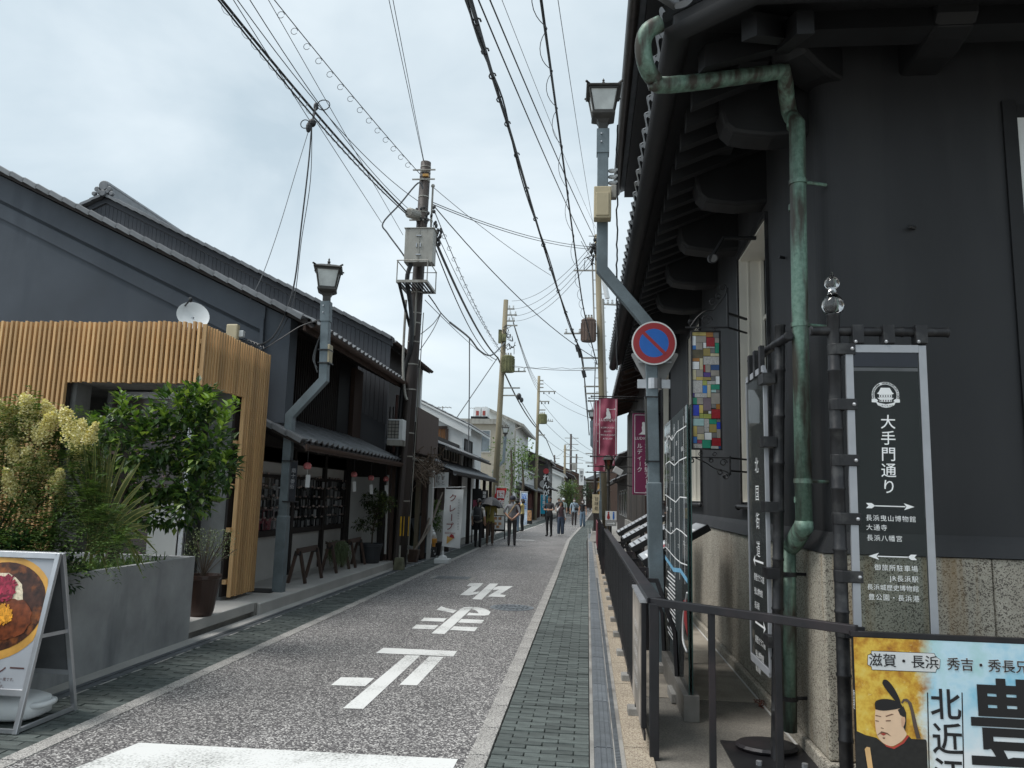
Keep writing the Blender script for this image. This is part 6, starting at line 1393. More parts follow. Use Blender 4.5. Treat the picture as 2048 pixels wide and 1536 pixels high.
for k in range(170):
    a = rq.uniform(0, 6.28); r = rq.random()**.5; x, h = 0.40+.085*r*cos(a), chh_+.13+.09*r*sin(a); d = rq.uniform(0, 3.14); l, w = .022, .007
    mb1.add([ons(x-l*cos(d)-w*sin(d), h-l*sin(d)+w*cos(d), 6+k*.01), ons(x+l*cos(d)-w*sin(d), h+l*sin(d)+w*cos(d), 6+k*.01), ons(x+l*cos(d)+w*sin(d), h+l*sin(d)-w*cos(d), 6+k*.01), ons(x-l*cos(d)+w*sin(d), h-l*sin(d)-w*cos(d), 6+k*.01)], [(0,1,2,3)])
    a = rq.uniform(0, 6.28); r = rq.random()**.5; x, h = 0.41+.1*r*cos(a), chh_-.05+.07*r*sin(a)
    mb2.add([ons(x-l*cos(d)-w*sin(d), h-l*sin(d)+w*cos(d), 6+k*.01), ons(x+l*cos(d)-w*sin(d), h+l*sin(d)+w*cos(d), 6+k*.01), ons(x+l*cos(d)+w*sin(d), h+l*sin(d)-w*cos(d), 6+k*.01), ons(x-l*cos(d)+w*sin(d), h-l*sin(d)-w*cos(d), 6+k*.01)], [(0,1,2,3)])
mb1.build('printed_pickle', mat('printed_pickle', (0.3, 0.02, 0.05), 0.4, island=0.6), cs, kind='stuff'); mb2.build('printed_carrot', mat('printed_carrot', (0.75, 0.33, 0.03), 0.4, island=0.4), cs, kind='stuff')
cur_ink = mat('brown_print_ink', (0.09, 0.035, 0.03), 0.5)
lettering('カレー', 0.135, ons(0.715, 0.40, 1), (1, 0, 0), fu, cur_ink, cs, align='RIGHT', bold=-0.01)
lettering('ゴロゴロ野菜の黒カレー風です。', 0.024, ons(0.66, 0.335, 1), (1, 0, 0), fu, cur_ink, cs, align='RIGHT'); lettering('からだにやさしい', 0.024, ons(0.56, 0.312, 1), (1, 0, 0), fu, cur_ink, cs, align='RIGHT'); lettering('地元の米を使用しています。', 0.024, ons(0.60, 0.29, 1), (1, 0, 0), fu, cur_ink, cs, align='RIGHT')
ww = thing('water_weight', 'white plastic water weight lying under the curry sign', 'sign weight', (-4.15, 5.36, 0))
m = MB(); n = 28
def slab(rx, ry, cx, cy, z): return [(cx+rx*(abs(cos(a))**.55)*(1 if cos(a) > 0 else -1), cy+ry*(abs(sin(a))**.55)*(1 if sin(a) > 0 else -1), z) for a in [2*pi*k/n for k in range(n)]]
prof = [(.36, .17, .03), (.39, .19, .05), (.395, .195, .1), (.38, .185, .15), (.33, .14, .175)]
b0 = 0
for rx, ry, z in prof: m.v += slab(rx, ry, -4.2, 5.37, z)
for i in range(4):
    for j in range(n): m.f.append((i*n+j, i*n+(j+1) % n, (i+1)*n+(j+1) % n, (i+1)*n+j)); m.m.append(0)
m.f.append(tuple(range(4*n, 5*n))); m.m.append(0); m.f.append(tuple(reversed(range(n)))); m.m.append(0)
m.build('tank', M_whitep, ww, smooth=True)
MB().tube(smoothed([(-3.87, 5.26, .12), (-3.79, 5.3, .125), (-3.77, 5.37, .125), (-3.79, 5.45, .125), (-3.87, 5.5, .12)], 4), .022, 8).build('handle', M_whitep, ww, smooth=True)
m = MB(); m.box(-4.55, -3.95, 5.0, 5.045, 0.02, 0.06); m.build('yellow_strap', mat('yellow_webbing', (0.45, 0.33, 0.12), 0.7), ww)
# ================================================================== LEFT: SECOND HOUSE (SIDED GABLE) AND BEYOND
def roof_sheet(mb, e0, e1, up, rows, col=0.27, rowh=0.27, th=0.03):
    """tiled slope as waves across and steps along the fall: e0-e1 is the eave line, up the vector to the ridge line"""
    e0, e1, up = Vector(e0), Vector(e1), Vector(up); L = (e1-e0).length; d = (e1-e0)/L; n = max(1, int(L/col)); nrm = d.cross(up).normalized()
    if nrm.z < 0: nrm = -nrm
    prof = [(0.0, 0.0), (0.35, -0.012), (0.6, 0.004), (0.78, 0.036), (0.92, 0.022)]
    S = [((i+a)*L/n, h) for i in range(n) for a, h in prof] + [(L, 0.0)]
    for r in range(rows):
        b = len(mb.v); p0 = up*(r/rows); p1 = up*((r+1)/rows)
        for s, h in S: mb.v.append(tuple(e0+d*s+p0+nrm*(h+th)))
        for s, h in S: mb.v.append(tuple(e0+d*s+p1+nrm*(h+0.004)))
        for s, h in S: mb.v.append(tuple(e0+d*s+p0+nrm*(h-0.012)))
        k = len(S)
        for i in range(k-1):
            mb.f.append((b+i, b+i+1, b+k+i+1, b+k+i)); mb.m.append(mb.cur); mb.f.append((b+2*k+i, b+2*k+i+1, b+i+1, b+i)); mb.m.append(mb.cur)
    return mb
def tiled_roof(par, xe, ze, xt, zt, y0, y1, col=0.27, name='roof', m=None, under=None):
    rows = max(2, int(math.hypot(xt-xe, zt-ze)/0.28)); mb = MB(); roof_sheet(mb, (xe, y0, ze), (xe, y1, ze), (xt-xe, 0, zt-ze), rows, col)
    o = mb.build(name, m or M_tile, par)
    u = MB(); u.add([(xe, y0, ze-0.012), (xe, y1, ze-0.012), (xt, y1, zt-0.012), (xt, y0, zt-0.012), (xe, y0, ze-0.09), (xe, y1, ze-0.09), (xt, y1, zt-0.09), (xt, y0, zt-0.09)], [(7,6,5,4),(0,3,7,4),(0,4,5,1),(1,5,6,2)])
    u.build(name+'_underside', under or M_dkwood, par); return o
HY = 17.95
h2 = thing('sided_gable_house', 'tall house behind with grey board sided gable and ridge end ornament', 'building', (-9, 20, 0))
pk = at_y(215, 396, HY); ev = at_y(783, 679, HY)
s2 = (pk.z-ev.z)/(ev.x-pk.x); XE2, ZE2 = ev.x, ev.z
def rz2(x): return ZE2 + s2*(XE2-x) if x > pk.x else pk.z - s2*(pk.x-x)
x = XE2-0.02; k = 0
while x > pk.x-3.2:
    w_ = 0.112; zt = min(rz2(x), rz2(x-w_))-0.16; zb = max(2.0, roofz(x)-1.2) if x > -9 else zt-2.2
    MB().prism([(x, HY, zb), (x-w_+0.008, HY, zb), (x-w_+0.008, HY, rz2(x-w_)-0.16), (x, HY, rz2(x)-0.16)], (0, 0.03, 0)).build('siding_board', M_slate2, h2)
    x -= w_
m = MB(); m.prism([(pk.x-3.2, HY+0.031, 2), (XE2-0.05, HY+0.031, 2.0), (XE2-0.05, HY+0.031, rz2(XE2)-0.2), (pk.x, HY+0.031, pk.z-0.2), (pk.x-3.2, HY+0.031, rz2(pk.x-3.2)-0.2)], (0, 0.1, 0)); m.build('gable_backing', M_slate2, h2)
m = MB()
for xa, xb in ((XE2+0.04, pk.x), (pk.x, pk.x-3.2)): m.prism([(xa, HY-0.05, rz2(xa)-0.01), (xb, HY-0.05, rz2(xb)-0.01), (xb, HY-0.05, rz2(xb)-0.15), (xa, HY-0.05, rz2(xa)-0.15)], (0, 0.05, 0))
m.build('barge_board', M_slate2, h2)
sa2 = math.atan(s2); x = XE2+0.04
while x > pk.x+0.15: place(vtm, 'verge_tile', h2, loc=(x-0.12, HY-0.05, rz2(x-0.12)+0.06+random.uniform(-.004, .004)), rot=(0, sa2, 0)); x -= 0.245
x = pk.x-0.1
while x > pk.x-3.2: place(vtm, 'verge_tile', h2, loc=(x-0.12, HY-0.05, rz2(x-0.12)+0.06), rot=(0, -sa2, 0)); x -= 0.245
tiled_roof(h2, XE2, ZE2, pk.x, pk.z, HY-0.02, 22.6); tiled_roof(h2, pk.x-3.2, rz2(pk.x-3.2), pk.x, pk.z, HY-0.02, 22.6)
m = MB()
for k in range(3): m.box(pk.x-0.17+.03*k, pk.x+0.17-.03*k, HY-0.1, 22.6, pk.z+0.02+.09*k, pk.z+0.095+.09*k)
m.tube([(pk.x, HY-0.12, pk.z+0.33), (pk.x, 22.6, pk.z+0.33)], 0.085, 8); m.build('ridge', M_tile, h2)
m = MB(); c = Vector((pk.x, HY-0.16, pk.z+0.16)); m.tube([c+Vector((0.02, -.1, -.12)), c+Vector((0.02, 0.0, -.12))], 0.085, 14); m.tube([c+Vector((0, -.06, 0.1)), c+Vector((0, .02, 0.1))], 0.13, 16)
for sg in (-1, 1):
    for q, r in (((.17, .0), .07), ((.24, -.12), .06), ((.12, -.07), .06)): m.tube([c+Vector((q[0]*sg, -.07, q[1])), c+Vector((q[0]*sg, .02, q[1]))], r, 10)
m.build('ridge_end_tile', M_tile, h2, bevel=0.015)
m = MB(); gutter(m, [(XE2+0.07, HY), (XE2+0.07, 22.5)], ZE2-0.03, 0.06); m.build('gutter', M_brown, h2)
MB().box(-9, -5.2, HY+0.2, 22.5, 0, ZE2+0.1).build('front_wall', M_dkwood, h2)
m = MB(); a, b = at_y(843, 706, 22.3), at_y(851, 806, 22.3); m.box(-5.2, a.x+0.02, 22.3, 22.5, 2.6, ZE2+0.05); m.build('white_wing_wall', M_white, h2)
# slatted balcony box
bx0, bx1 = at_y(800, 815, 18.6).x-0.25, at_y(834, 815, 18.6).x
zt_, zb_ = at_y(832, 814, 18.6).z, at_y(834, 905, 18.6).z
m = MB()
for k in range(9): x = bx0+(bx1-bx0)*k/8; MB().box(x-0.015, x+0.015, 18.6, 18.64, zb_, zt_).build('balcony_slat', M_dkwood, h2)
m.box(bx1, bx1+0.03, 18.6, 21.3, zb_, zt_); m.build('balcony_panel', M_brown, h2)
MB().box(bx0, bx1, 18.8, 21.3, zb_-0.02, zt_-0.35).build('balcony_body', M_dkwood, h2)
# low pent roof with a dry vine, shopfront under it
xe = -4.32; a, b = at_x(823, 908, xe), at_x(897, 931, xe)
tiled_roof(h2, xe, (a.z+b.z)/2, xe-0.9, (a.z+b.z)/2+0.42, 18.25, 22.4, name='pent_roof')
m = MB(); gutter(m, [(xe+0.06, 18.2), (xe+0.06, 22.4)], (a.z+b.z)/2-0.07, 0.05); m.build('gutter', M_cabinet, h2)
m = MB(); zz0 = (a.z+b.z)/2+0.5; m.tube([(-5.0, 20.6, zz0), (-4.35, 20.6, zz0-.25)], .09, 8); m.tube([(-4.6, 20.9, zz0+.05), (-4.3, 20.9, zz0-.05)], .1, 8); m.build('ridge_end_tile', M_tile, h2)
rng = random.Random(31)
vn = thing('dry_vine', 'tangle of bare dry vine under the small pent roof', 'vine', at_x(870, 935, xe)); mb = MB()
for k in range(90):
    p = at_y(rng.uniform(845, 905), rng.uniform(922, 952), rng.uniform(18.6, 21.5)); p.x = min(p.x, -4.25); mb.tube(smoothed([p, p+rv(rng)*.2, p+rv(rng)*.35, p+rv(rng)*.5], 3), .012, 3, cap=False)
mb.build('stems', mat('dry_vine_stem', (0.16, 0.12, 0.09), .9, island=.4), vn)
for u, w_, mm in ((836, .1, M_polec), (850, .12, M_brown), (862, .1, M_offw)):
    c = at_y(u, 1000, 20.2); MB().box(c.x-w_/2, c.x+w_/2, 20.1, 20.3, 0, 2.3).build('post', mm, h2)
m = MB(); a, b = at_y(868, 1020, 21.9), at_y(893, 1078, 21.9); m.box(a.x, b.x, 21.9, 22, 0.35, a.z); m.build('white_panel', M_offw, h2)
# hanging white shop sign
a, b = at_y(868, 944, 20.9), at_y(896, 975, 20.9); sg_ = thing('white_hanging_sign', 'white square hanging sign with small grey characters under the vine', 'sign', (a+b)/2); MB().box(a.x, b.x, 20.9, 20.93, b.z, a.z).build('board', M_whitep, sg_); lettering('すぎ\nもと', 0.12, ((a.x+b.x)/2, 20.895, (a.z+b.z)/2+.04), (1, 0, 0), (0, 0, 1), M_cableg, sg_); m = MB(); m.tube([((a.x+b.x)/2, 20.91, a.z), ((a.x+b.x)/2, 20.91, a.z+.15)], .008, 4); m.build('hook', M_iron, sg_)
# lines of houses farther on
def window(par, x, y0, y1, z0, z1, m=None, frame=None, bars=2, face='x'):
    if face == 'x':
        f = MB(); f.box(x, x+0.04, y0, y1, z0, z0+.05); f.box(x, x+0.04, y0, y1, z1-.05, z1); f.box(x, x+0.04, y0, y0+.05, z0+.05, z1-.05); f.box(x, x+0.04, y1-.05, y1, z0+.05, z1-.05)
        for k in range(1, bars): yy = y0+(y1-y0)*k/bars; f.box(x, x+.035, yy-.02, yy+.02, z0+.05, z1-.05)
        o = f.build('window', frame or M_offw, par); MB().box(x-.02, x+.005, y0+.03, y1-.03, z0+.03, z1-.03).build('pane', m or M_win, o)
    else:
        f = MB(); y = x
        f.box(y0, y1, y-.04, y, z0, z0+.05); f.box(y0, y1, y-.04, y, z1-.05, z1); f.box(y0, y0+.05, y-.04, y, z0+.05, z1-.05); f.box(y1-.05, y1, y-.04, y, z0+.05, z1-.05)
        o = f.build('window', frame or M_offw, par); MB().box(y0+.03, y1-.03, y-.005, y+.02, z0+.03, z1-.03).build('pane', m or M_win, o)
    return o
h3 = thing('dark_timber_house', 'dark two storey timber shop with sagging tiled roofs past the utility pole', 'building', (-6, 27, 0))
tiled_roof(h3, -4.25, 3.10, -6.6, 4.05, 22.7, 33.2); tiled_roof(h3, -3.98, 2.36, -5.0, 2.82, 22.7, 33.4, name='pent_roof')
MB().box(-9, -5.0, 22.75, 33.1, 0, 3.6).build('front_wall', M_dkwood, h3)
for k in range(5): window(h3, -4.99, 24.5+1.7*k, 25.7+1.7*k, 2.86, 3.3, frame=M_cream)
for k in range(5): MB().box(-4.98, -4.93, 23.2+2*k, 24.6+2*k, .2, 2.0).build('shop_shutter', M_brown if k % 2 else M_blackw, h3)
m = MB(); gutter(m, [(-4.2, 22.7), (-4.2, 33.1)], 3.05, .06); gutter(m, [(-3.92, 22.7), (-3.92, 33.4)], 2.3, .06); m.build('gutter', M_blackw, h3)
for k in range(6): MB().box(-4.2, -4.08, 22.9+2*k, 23.02+2*k, 0, 2.4).build('post', M_dkwood, h3)
def gable_box(name, lab, x0, xr_, y0, y1, ze, slope, m, over=0.35, wallz=None, parts=None):
    """house with ridge along the road: street eave at x0 (right), ridge at xr_"""
    t = thing(name, lab, 'building', ((x0+xr_)/2, (y0+y1)/2, 0)); zr = ze+slope*(x0-xr_); xl2 = 2*xr_-x0
    w = MB(); xw = x0-over
    w.prism([(xw, y0, 0), (2*xr_-xw, y0, 0), (2*xr_-xw, y0, ze+slope*over-.1), (xr_, y0, zr-.1), (xw, y0, ze+slope*over-.1)], (0, y1-y0, 0)); w.build('wall', m, t)
    tiled_roof(t, x0, ze, xr_, zr, y0-.25, y1+.25, under=M_white if m is M_white else M_dkwood); tiled_roof(t, xl2, ze, xr_, zr, y0-.25, y1+.25, under=M_white if m is M_white else M_dkwood)
    r = MB(); r.box(xr_-.15, xr_+.15, y0-.3, y1+.3, zr+.02, zr+.22); r.tube([(xr_, y0-.32, zr+.26), (xr_, y1+.32, zr+.26)], .08, 6); r.build('ridge', M_tile, t)
    b = MB()
    for xa, xb in ((x0, xr_), (xl2, xr_)): b.prism([(xa, y0-.2, ze-.1), (xb, y0-.2, zr-.1), (xb, y0-.2, zr-.42), (xa, y0-.2, ze-.42)], (0, .19, 0))
    b.build('verge_band', m, t)
    return t, zr
k3, zr = gable_box('white_storehouse', 'white plastered storehouse with a brown board panel in its gable', -4.55, -9.3, 29.7, 35.2, 4.36, .47, M_white)
for k in range(7): MB().box(-7.05+.215*k, -6.85+.215*k, 29.66, 29.695, 2.3, 4.22).build('board', M_cedar, k3)
m = MB(); m.box(-7.2, -5.5, 29.64, 29.695, 4.221, 4.33); m.box(-5.54, -5.45, 29.63, 29.695, 2.2, 4.22); m.build('frame', M_brown, k3)
window(k3, -4.89, 30.2, 32.2, 2.7, 3.9, m=M_blackw, frame=M_dkwood)
MB().box(-8.2, -6.95, 29.3, 29.65, 3.2, 3.6).build('bay', M_white, k3)
# modern white house
h4 = thing('modern_white_house', 'tall modern white house with metal roof beside rooftop cooling units', 'building', (-7, 59, 0))
a = at_y(978, 817, 54); b = at_y(1039, 845, 54)
m = MB(); m.prism([(a.x, 54, 0), (b.x-.3, 54, 0), (b.x-.3, 54, b.z+.05), (a.x, 54, a.z-.05)], (0, 12, 0)); m.build('wall', M_white, h4)
m = MB(); m.prism([(a.x-.2, 53.6, a.z+.1), (b.x+.35, 53.6, b.z-.15), (b.x+.35, 53.6, b.z-.35), (a.x-.2, 53.6, a.z-.1)], (0, 12.8, 0)); m.build('roof', M_cabinet, h4)
for y in (56.5, 59.5, 62.5): window(h4, b.x-.31, y, y+.9, 4.2, 5.9, m=M_winb)
m = MB(); m.tube([(b.x+.35, 53.7, b.z-.3), (b.x-.25, 53.7, b.z-.5), (b.x-.25, 53.7, 2)], .06, 6); m.build('rain_pipe', M_cabinet, h4)
h4b = thing('flat_roofed_house', 'flat roofed beige house with red and white cooling units on top', 'building', (-9, 52, 0))
c0, c1 = at_y(945, 850, 50), at_y(1000, 850, 50); m = MB(); m.box(c0.x-2, c1.x, 50, 54, 0, at_y(960, 848, 50).z); m.build('wall', mat('beige_render', (.4, .36, .29), .8, var=.1), h4b)
m = MB(); m.box(c0.x-2.1, c1.x+.1, 49.8, 54, at_y(960, 848, 50).z, at_y(960, 838, 50).z); m.build('parapet', M_cabinet, h4b); a, b = at_y(962, 860, 49.95), at_y(980, 905, 49.95); window(h4b, 50, a.x, b.x, b.z, a.z, face='y', m=M_winb)
rk = MB(); a, b = at_y(944, 834, 51), at_y(976, 848, 51); rk.box(a.x, b.x, 50.5, 52, a.z-.1, a.z); [rk.box(x, x+.1, 50.5, 50.6, b.z, a.z) for x in (a.x, b.x-.1)]; rk.build('unit_rack', M_blackw, h4b)
for u0, u1 in ((950, 961), (963, 974)):
    a, b = at_y(u0, 821, 50.6), at_y(u1, 834, 50.6); uo = MB().box(a.x, b.x, 50.6, 51.8, b.z, a.z+.25).build('cooling_unit', M_whitep, h4b); MB().box(a.x+.08, b.x-.12, 50.57, 50.595, b.z+.1, a.z-.02).build('red_panel', mat('faded_red_panel', (.3, .06, .05), .6), uo)
k5, zr5 = gable_box('white_storehouse', 'white storehouse with a square pink sign on its gable', -4.35, -8.6, 57, 68, 3.6, .46, M_white)
a, b = at_y(1003, 938, 56.7), at_y(1024, 959, 56.7); s5 = MB().box(a.x, b.x, 56.7, 56.8, b.z, a.z).build('pink_sign', mat('dusty_pink_sign', (.45, .15, .18), .6), k5); lettering('六', .62, ((a.x+b.x)/2, 56.69, (a.z+b.z)/2+.12), (1, 0, 0), (0, 0, 1), M_lett, s5); lettering('ROKU', .18, ((a.x+b.x)/2, 56.69, b.z+.18), (1, 0, 0), (0, 0, 1), M_lett, s5)
tiled_roof(k5, -3.75, 2.15, -5.0, 2.75, 55.5, 69.5, name='pent_roof'); lp = MB().box(-.04, .04, -.04, .04, 0, 2.2).mesh('lattice_post', mat('red_oxide_lattice', (.07, .022, .018), .6))
for k in range(17): place(lp, 'lattice_post', k5, loc=(-4.1, 57.4+.7*k, 0))
MB().box(-4.75, -4.2, 56.9, 69, 0, 2.3).build('shop_wall', M_dkwood, k5)
m = MB(); m.box(-6.8, -4.1, 56.75, 56.99, .1, 1.9); m.build('shop_front', mat('red_oxide_board', (.085, .026, .02), .6), k5)
tiled_roof(k5, -4.9, 2.2, -6.8, 2.9, 55.9, 57.0, name='porch_roof')
far_specs = [('dark_shop_house', 'dark timber shop house beyond the white storehouse', -3.4, -8, 70, 82, 5.0, M_dkwood), ('white_gabled_house', 'small white gabled house in the far street', -2.6, -7.5, 86, 100, 4.3, M_white),
             ('dark_shop_house', 'low dark shop house far along the left of the street', -1.8, -6.5, 102, 122, 4.6, M_dkwood), ('dark_shop_house', 'last dark house before the street fades away', -.4, -6, 126, 150, 5.2, M_brown)]
for nm, lab, x0, xr_, y0, y1, ze, mm in far_specs:
    t, z_ = gable_box(nm, lab, x0, xr_, y0, y1, ze, .42, mm)
    tiled_roof(t, x0+.35, 2.4, x0-.8, 2.9, y0, y1, name='pent_roof')
    for k in range(3): window(t, x0-.34, y0+1.5+3*k, y0+3.3+3*k, 3.2, 4.1)
m = MB(); m.box(-3.9, -3.7, 70.5, 81, 0.1, 2.2)
m.build('shop_curtain', mat('dark_indigo_curtain', (.02, .024, .04), .8), bpy.data.objects['dark_shop_house'])
# balcony house between
# ------------------------------------------------------------------ RIGHT: beyond the black building
wh = thing('weathered_board_house', 'weathered black boarded house past the black building', 'building', (3, 23, 0))
k = 0; y = 17.15
while y < 30: MB().box(1.5+random.uniform(0, .012), 1.55, y, y+.235, .95, 4.9).build('wall_board', M_weath, wh); y += .24
MB().box(1.56, 8, 17.1, 30, 0, 5.0).build('wall', M_dkwood, wh)
k = 0; x = 1.55
while x < 3.4: MB().box(x, x+.2, 17.06, 17.099, .95, 4.9).build('wall_board', M_weath, wh); x += .205
m = MB(); m.box(1.42, 1.9, 17.05, 30, 0, .93); m.build('concrete_plinth', M_conc, wh)
tiled_roof(wh, .75, 4.85, 4.2, 6.3, 17.2, 30.2)
for k in range(12): MB().beam((.85, 17.5+1.05*k, 4.72), (1.55, 17.5+1.05*k, 4.98), .06, .1).build('rafter', M_brown, wh)
m = MB(); m.box(1.25, 1.5, 17.12, 17.2, .95, 4.7); m.build('corner_post', M_brown, wh)
for nm, lab, x0, y0, y1, ze, mm in (('small_shop', 'low dark shop behind the wine red banners', 1.2, 31, 45, 3.4, M_dkwood), ('ochre_house', 'ochre walled house with a white hanging sign far up the street', .9, 96, 112, 4.2, mat('ochre_wall', (.5, .28, .07), .8, var=.15)), ('pale_house', 'pale two storey house far up the street on the right', 1.1, 60, 80, 4.6, M_brown)):
    t = thing(nm, lab, 'building', (4, (y0+y1)/2, 0)); MB().box(x0+.5, x0+7, y0, y1, 0, ze+.3).build('wall', mm, t); tiled_roof(t, x0, ze, x0+4, ze+1.7, y0-.2, y1+.2); tiled_roof(t, x0-.2, 2.4, x0+.9, 2.9, y0, y1, name='pent_roof')
    for k in range(4): window(t, x0+.46, y0+1+2.4*k, y0+2.4+2.4*k, .9, 2.1)
c = at_y(1163, 957, 94); a = thing('white_vertical_sign', 'small white vertical shop sign on the far ochre house', 'sign', c); MB().box(c.x-.3, c.x+.3, 94, 94.1, c.z-.8, c.z+1.2).build('board', M_whitep, a); lettering('御菓子', .42, (c.x, 93.99, c.z+.7), (1, 0, 0), (0, 0, 1), M_ink, a, vertical=True)
# far closing houses so that the street ends in roofs
for k, (x, y, w_, h_) in enumerate(((-9, 165, 7, 5), (3.2, 150, 7, 5.5), (-3, 200, 12, 5), (8, 210, 14, 6), (-22, 120, 12, 6.5), (-16, 90, 8, 6), (16, 70, 9, 7))):
    t = thing('distant_house', ('distant tiled house closing the left side of the street', 'distant house on the right of the street end', 'distant house where the road disappears', 'distant house behind the street end poles', 'hidden roof far behind the white houses', 'house roof between the white storehouses', 'house roof behind the boarded house')[k], 'building', (x, y, 0))
    MB().box(x-w_/2, x+w_/2, y, y+12, 0, h_).build('wall', (M_white, M_brown, M_offw)[k % 3], t); m = MB(); m.prism([(x-w_/2-.5, y-.4, h_-.1), (x+w_/2+.5, y-.4, h_-.1), (x, y-.4, h_+w_*.22)], (0, 12.8, 0)); m.build('roof', M_tile, t)
# street trees far off
def small_tree(lab, c, r, h, n, m, cat='tree', name='street_tree'):
    t = thing(name, lab, cat, c); rng = random.Random(int(abs(c[0]*7+c[1]*3))); mb = MB()
    mb.tube([c, c+Vector((.1, 0, h*.5)), c+Vector((0, 0, h*.8))], [.12, .09, .05], 6); mb.build('trunk', M_bark, t); mb = MB()
    for k in range(14):
        q = c+Vector((rng.uniform(-1, 1)*r*.6, rng.uniform(-1, 1)*r*.6, h*.62+rng.uniform(-.4, .45)*h*.7)); rr = r*rng.uniform(.35, .6)
        for j in range(n): d = rv(rng).normalized(); leaf(mb, q+d*rr*rng.uniform(.4, 1), (d+rv(rng)*.7), Vector((0, 0, 1)), .2, .13, .1, .2)
    mb.build('crown', m, t)
small_tree('round green street tree at the far left kerb', at_z(1137, 1020, 0)+Vector((0, 0, 0)) if False else Vector((-1.9, 84, 0)), 1.5, 3.6, 90, L_mid)
small_tree('green tree against the ochre house at the street end', Vector((.4, 116, 0)), 1.6, 4.2, 70, L_dark)
c = Vector((at_y(1022, 900, 46).x, 46, 0)); small_tree('sparse leafy tree in front of the modern white house', c, 1.6, 5.6, 26, L_mid)
c = Vector((at_y(1045, 910, 50).x, 50, 0)); small_tree('leafy tree between the modern house and the pink sign storehouse', c, 1.3, 5.0, 30, L_mid)
# ================================================================== UTILITY POLES
def pole(lab, base, top, r0, r1, m, group='utility poles'):
    t = thing('utility_pole', lab, 'utility pole', base, group); MB().tube([base, (Vector(base)+Vector(top))/2, top], [r0, (r0+r1)/2, r1], 14).build('pole', m, t, smooth=True); return t
PB = at_z(797, 1134, 0.0); PY = PB.y; PT_ = at_y(852, 325, PY)
mp1 = pole('dark brown utility pole carrying a grey steel cabinet and platform', PB, PT_, .17, .125, M_poled)
def onp(v): # point on the main pole at image height v
    return PB + (PT_-PB)*((1134-v)/(1134-325))
def PP(u, v, dy=0.0): return at_y(u, v, PY+dy)
a, b = PP(812, 459, -.45), PP(866, 526, -.45); cab = MB().box(a.x, b.x, PY-.52, PY-.17, b.z, a.z).build('cabinet', M_cabinet, mp1, bevel=.01)
cx_ = (a.x+b.x)/2
m = MB(); m.box(cx_-.012, cx_+.012, PY-.535, PY-.52, b.z+.02, a.z-.02); m.build('door_seam', M_cabinet, cab); m = MB()
for z, w_ in ((.78, .06), (.22, .06)): zz_ = b.z+(a.z-b.z)*z; m.box(cx_-w_, cx_+w_, PY-.55, PY-.52, zz_-.012, zz_+.012)
for dx in (-.05, .04): zz_ = b.z+(a.z-b.z)*.5; m.box(cx_+dx-.01, cx_+dx+.012, PY-.55, PY-.52, zz_-.05, zz_+.05)
m.build('handle', M_steel, cab); m = MB(); m.box(a.x-.02, b.x+.02, PY-.54, PY-.15, a.z, a.z+.02); m.build('cabinet_lid', M_cabinet, cab)
# platform
q = [PP(793, 562, -.75), PP(845, 564, -.75), PP(862, 584, .2), PP(808, 583, .2)]
zp_ = PP(820, 563, -.75).z; x0_, x1_ = q[0].x, PP(845, 563, -.75).x+.12
m = MB(); m.box(x0_, x1_, PY-.8, PY-.76, zp_-.03, zp_+.03); m.box(x0_, x1_, PY+.2, PY+.24, zp_-.03, zp_+.03); m.box(x0_, x0_+.03, PY-.76, PY+.2, zp_-.03, zp_+.03); m.box(x1_-.03, x1_, PY-.76, PY+.2, zp_-.03, zp_+.03); m.build('platform_frame', M_cabinet, mp1)
for k in range(9): x = x0_+.07+(x1_-x0_-.14)*k/8; MB().box(x-.02, x+.02, PY-.76, PY+.2, zp_-.02, zp_+.0).build('platform_slat', M_iron, mp1)
m = MB()
for x, y in ((x0_+.01, PY-.78), (x1_-.01, PY-.78), (x0_+.01, PY+.22), (x1_-.01, PY+.22)): m.tube([(x, y, zp_), (x, y, zp_+.5)], .014, 5)
m.tube([(x0_, PY-.78, zp_+.5), (x0_, PY+.22, zp_+.5), (x1_, PY+.22, zp_+.5), (x1_, PY-.78, zp_+.5), (x0_, PY-.78, zp_+.5)], .014, 5); m.build('platform_rail', M_cabinet, mp1)
m = MB(); c = onp(670); m.beam((x0_+.05, PY-.7, zp_-.03), c+Vector((-.1, -.1, 0)), .05); m.beam((x0_+.25, PY+.1, zp_-.03), c+Vector((-.1, 0, .0)), .05); m.build('platform_brace', M_iron, mp1)
# risers, cable closure and fittings
m = MB(); c0_, c1_ = onp(540), onp(1100)
m.tube(smoothed([PP(822, 528, -.4), PP(814, 560, -.4), PP(822, 620, -.25), PP(822, 690, -.2), onp(800)+Vector((-.19, -.05, 0)), onp(1120)+Vector((-.2, -.08, 0))], 4), .055, 8); m.build('black_riser', M_cable, mp1)
m = MB(); m.tube([onp(800)+Vector((.02, -.2, 0)), onp(1128)+Vector((-.02, -.22, 0))], .07, 8); m.build('riser_cover', M_poled, mp1)
m = MB(); m.tube(smoothed([PP(812, 600, -.3), PP(806, 720, -.3), PP(809, 780, -.3), PP(814, 800, -.3)], 4), .03, 8); m.build('white_conduit', M_cabinet, mp1)
m = MB(); m.tube([onp(580)+Vector((.02, -.16, 0)), onp(690)+Vector((0.04, -.17, 0))], .025, 6); m.tube([onp(640)+Vector((.19, 0, 0)), onp(1110)+Vector((.2, 0, 0))], .012, 5); m.build('grey_conduit', M_cabinet, mp1)
m = MB(); a, b = PP(817, 425, -.5), PP(836, 431, -.1); m.tube([a, a+(b-a)*.1, a+(b-a)*.9, b], [.09, .125, .125, .09], 14); m.build('cable_closure', M_cabinet, mp1)
m = MB()
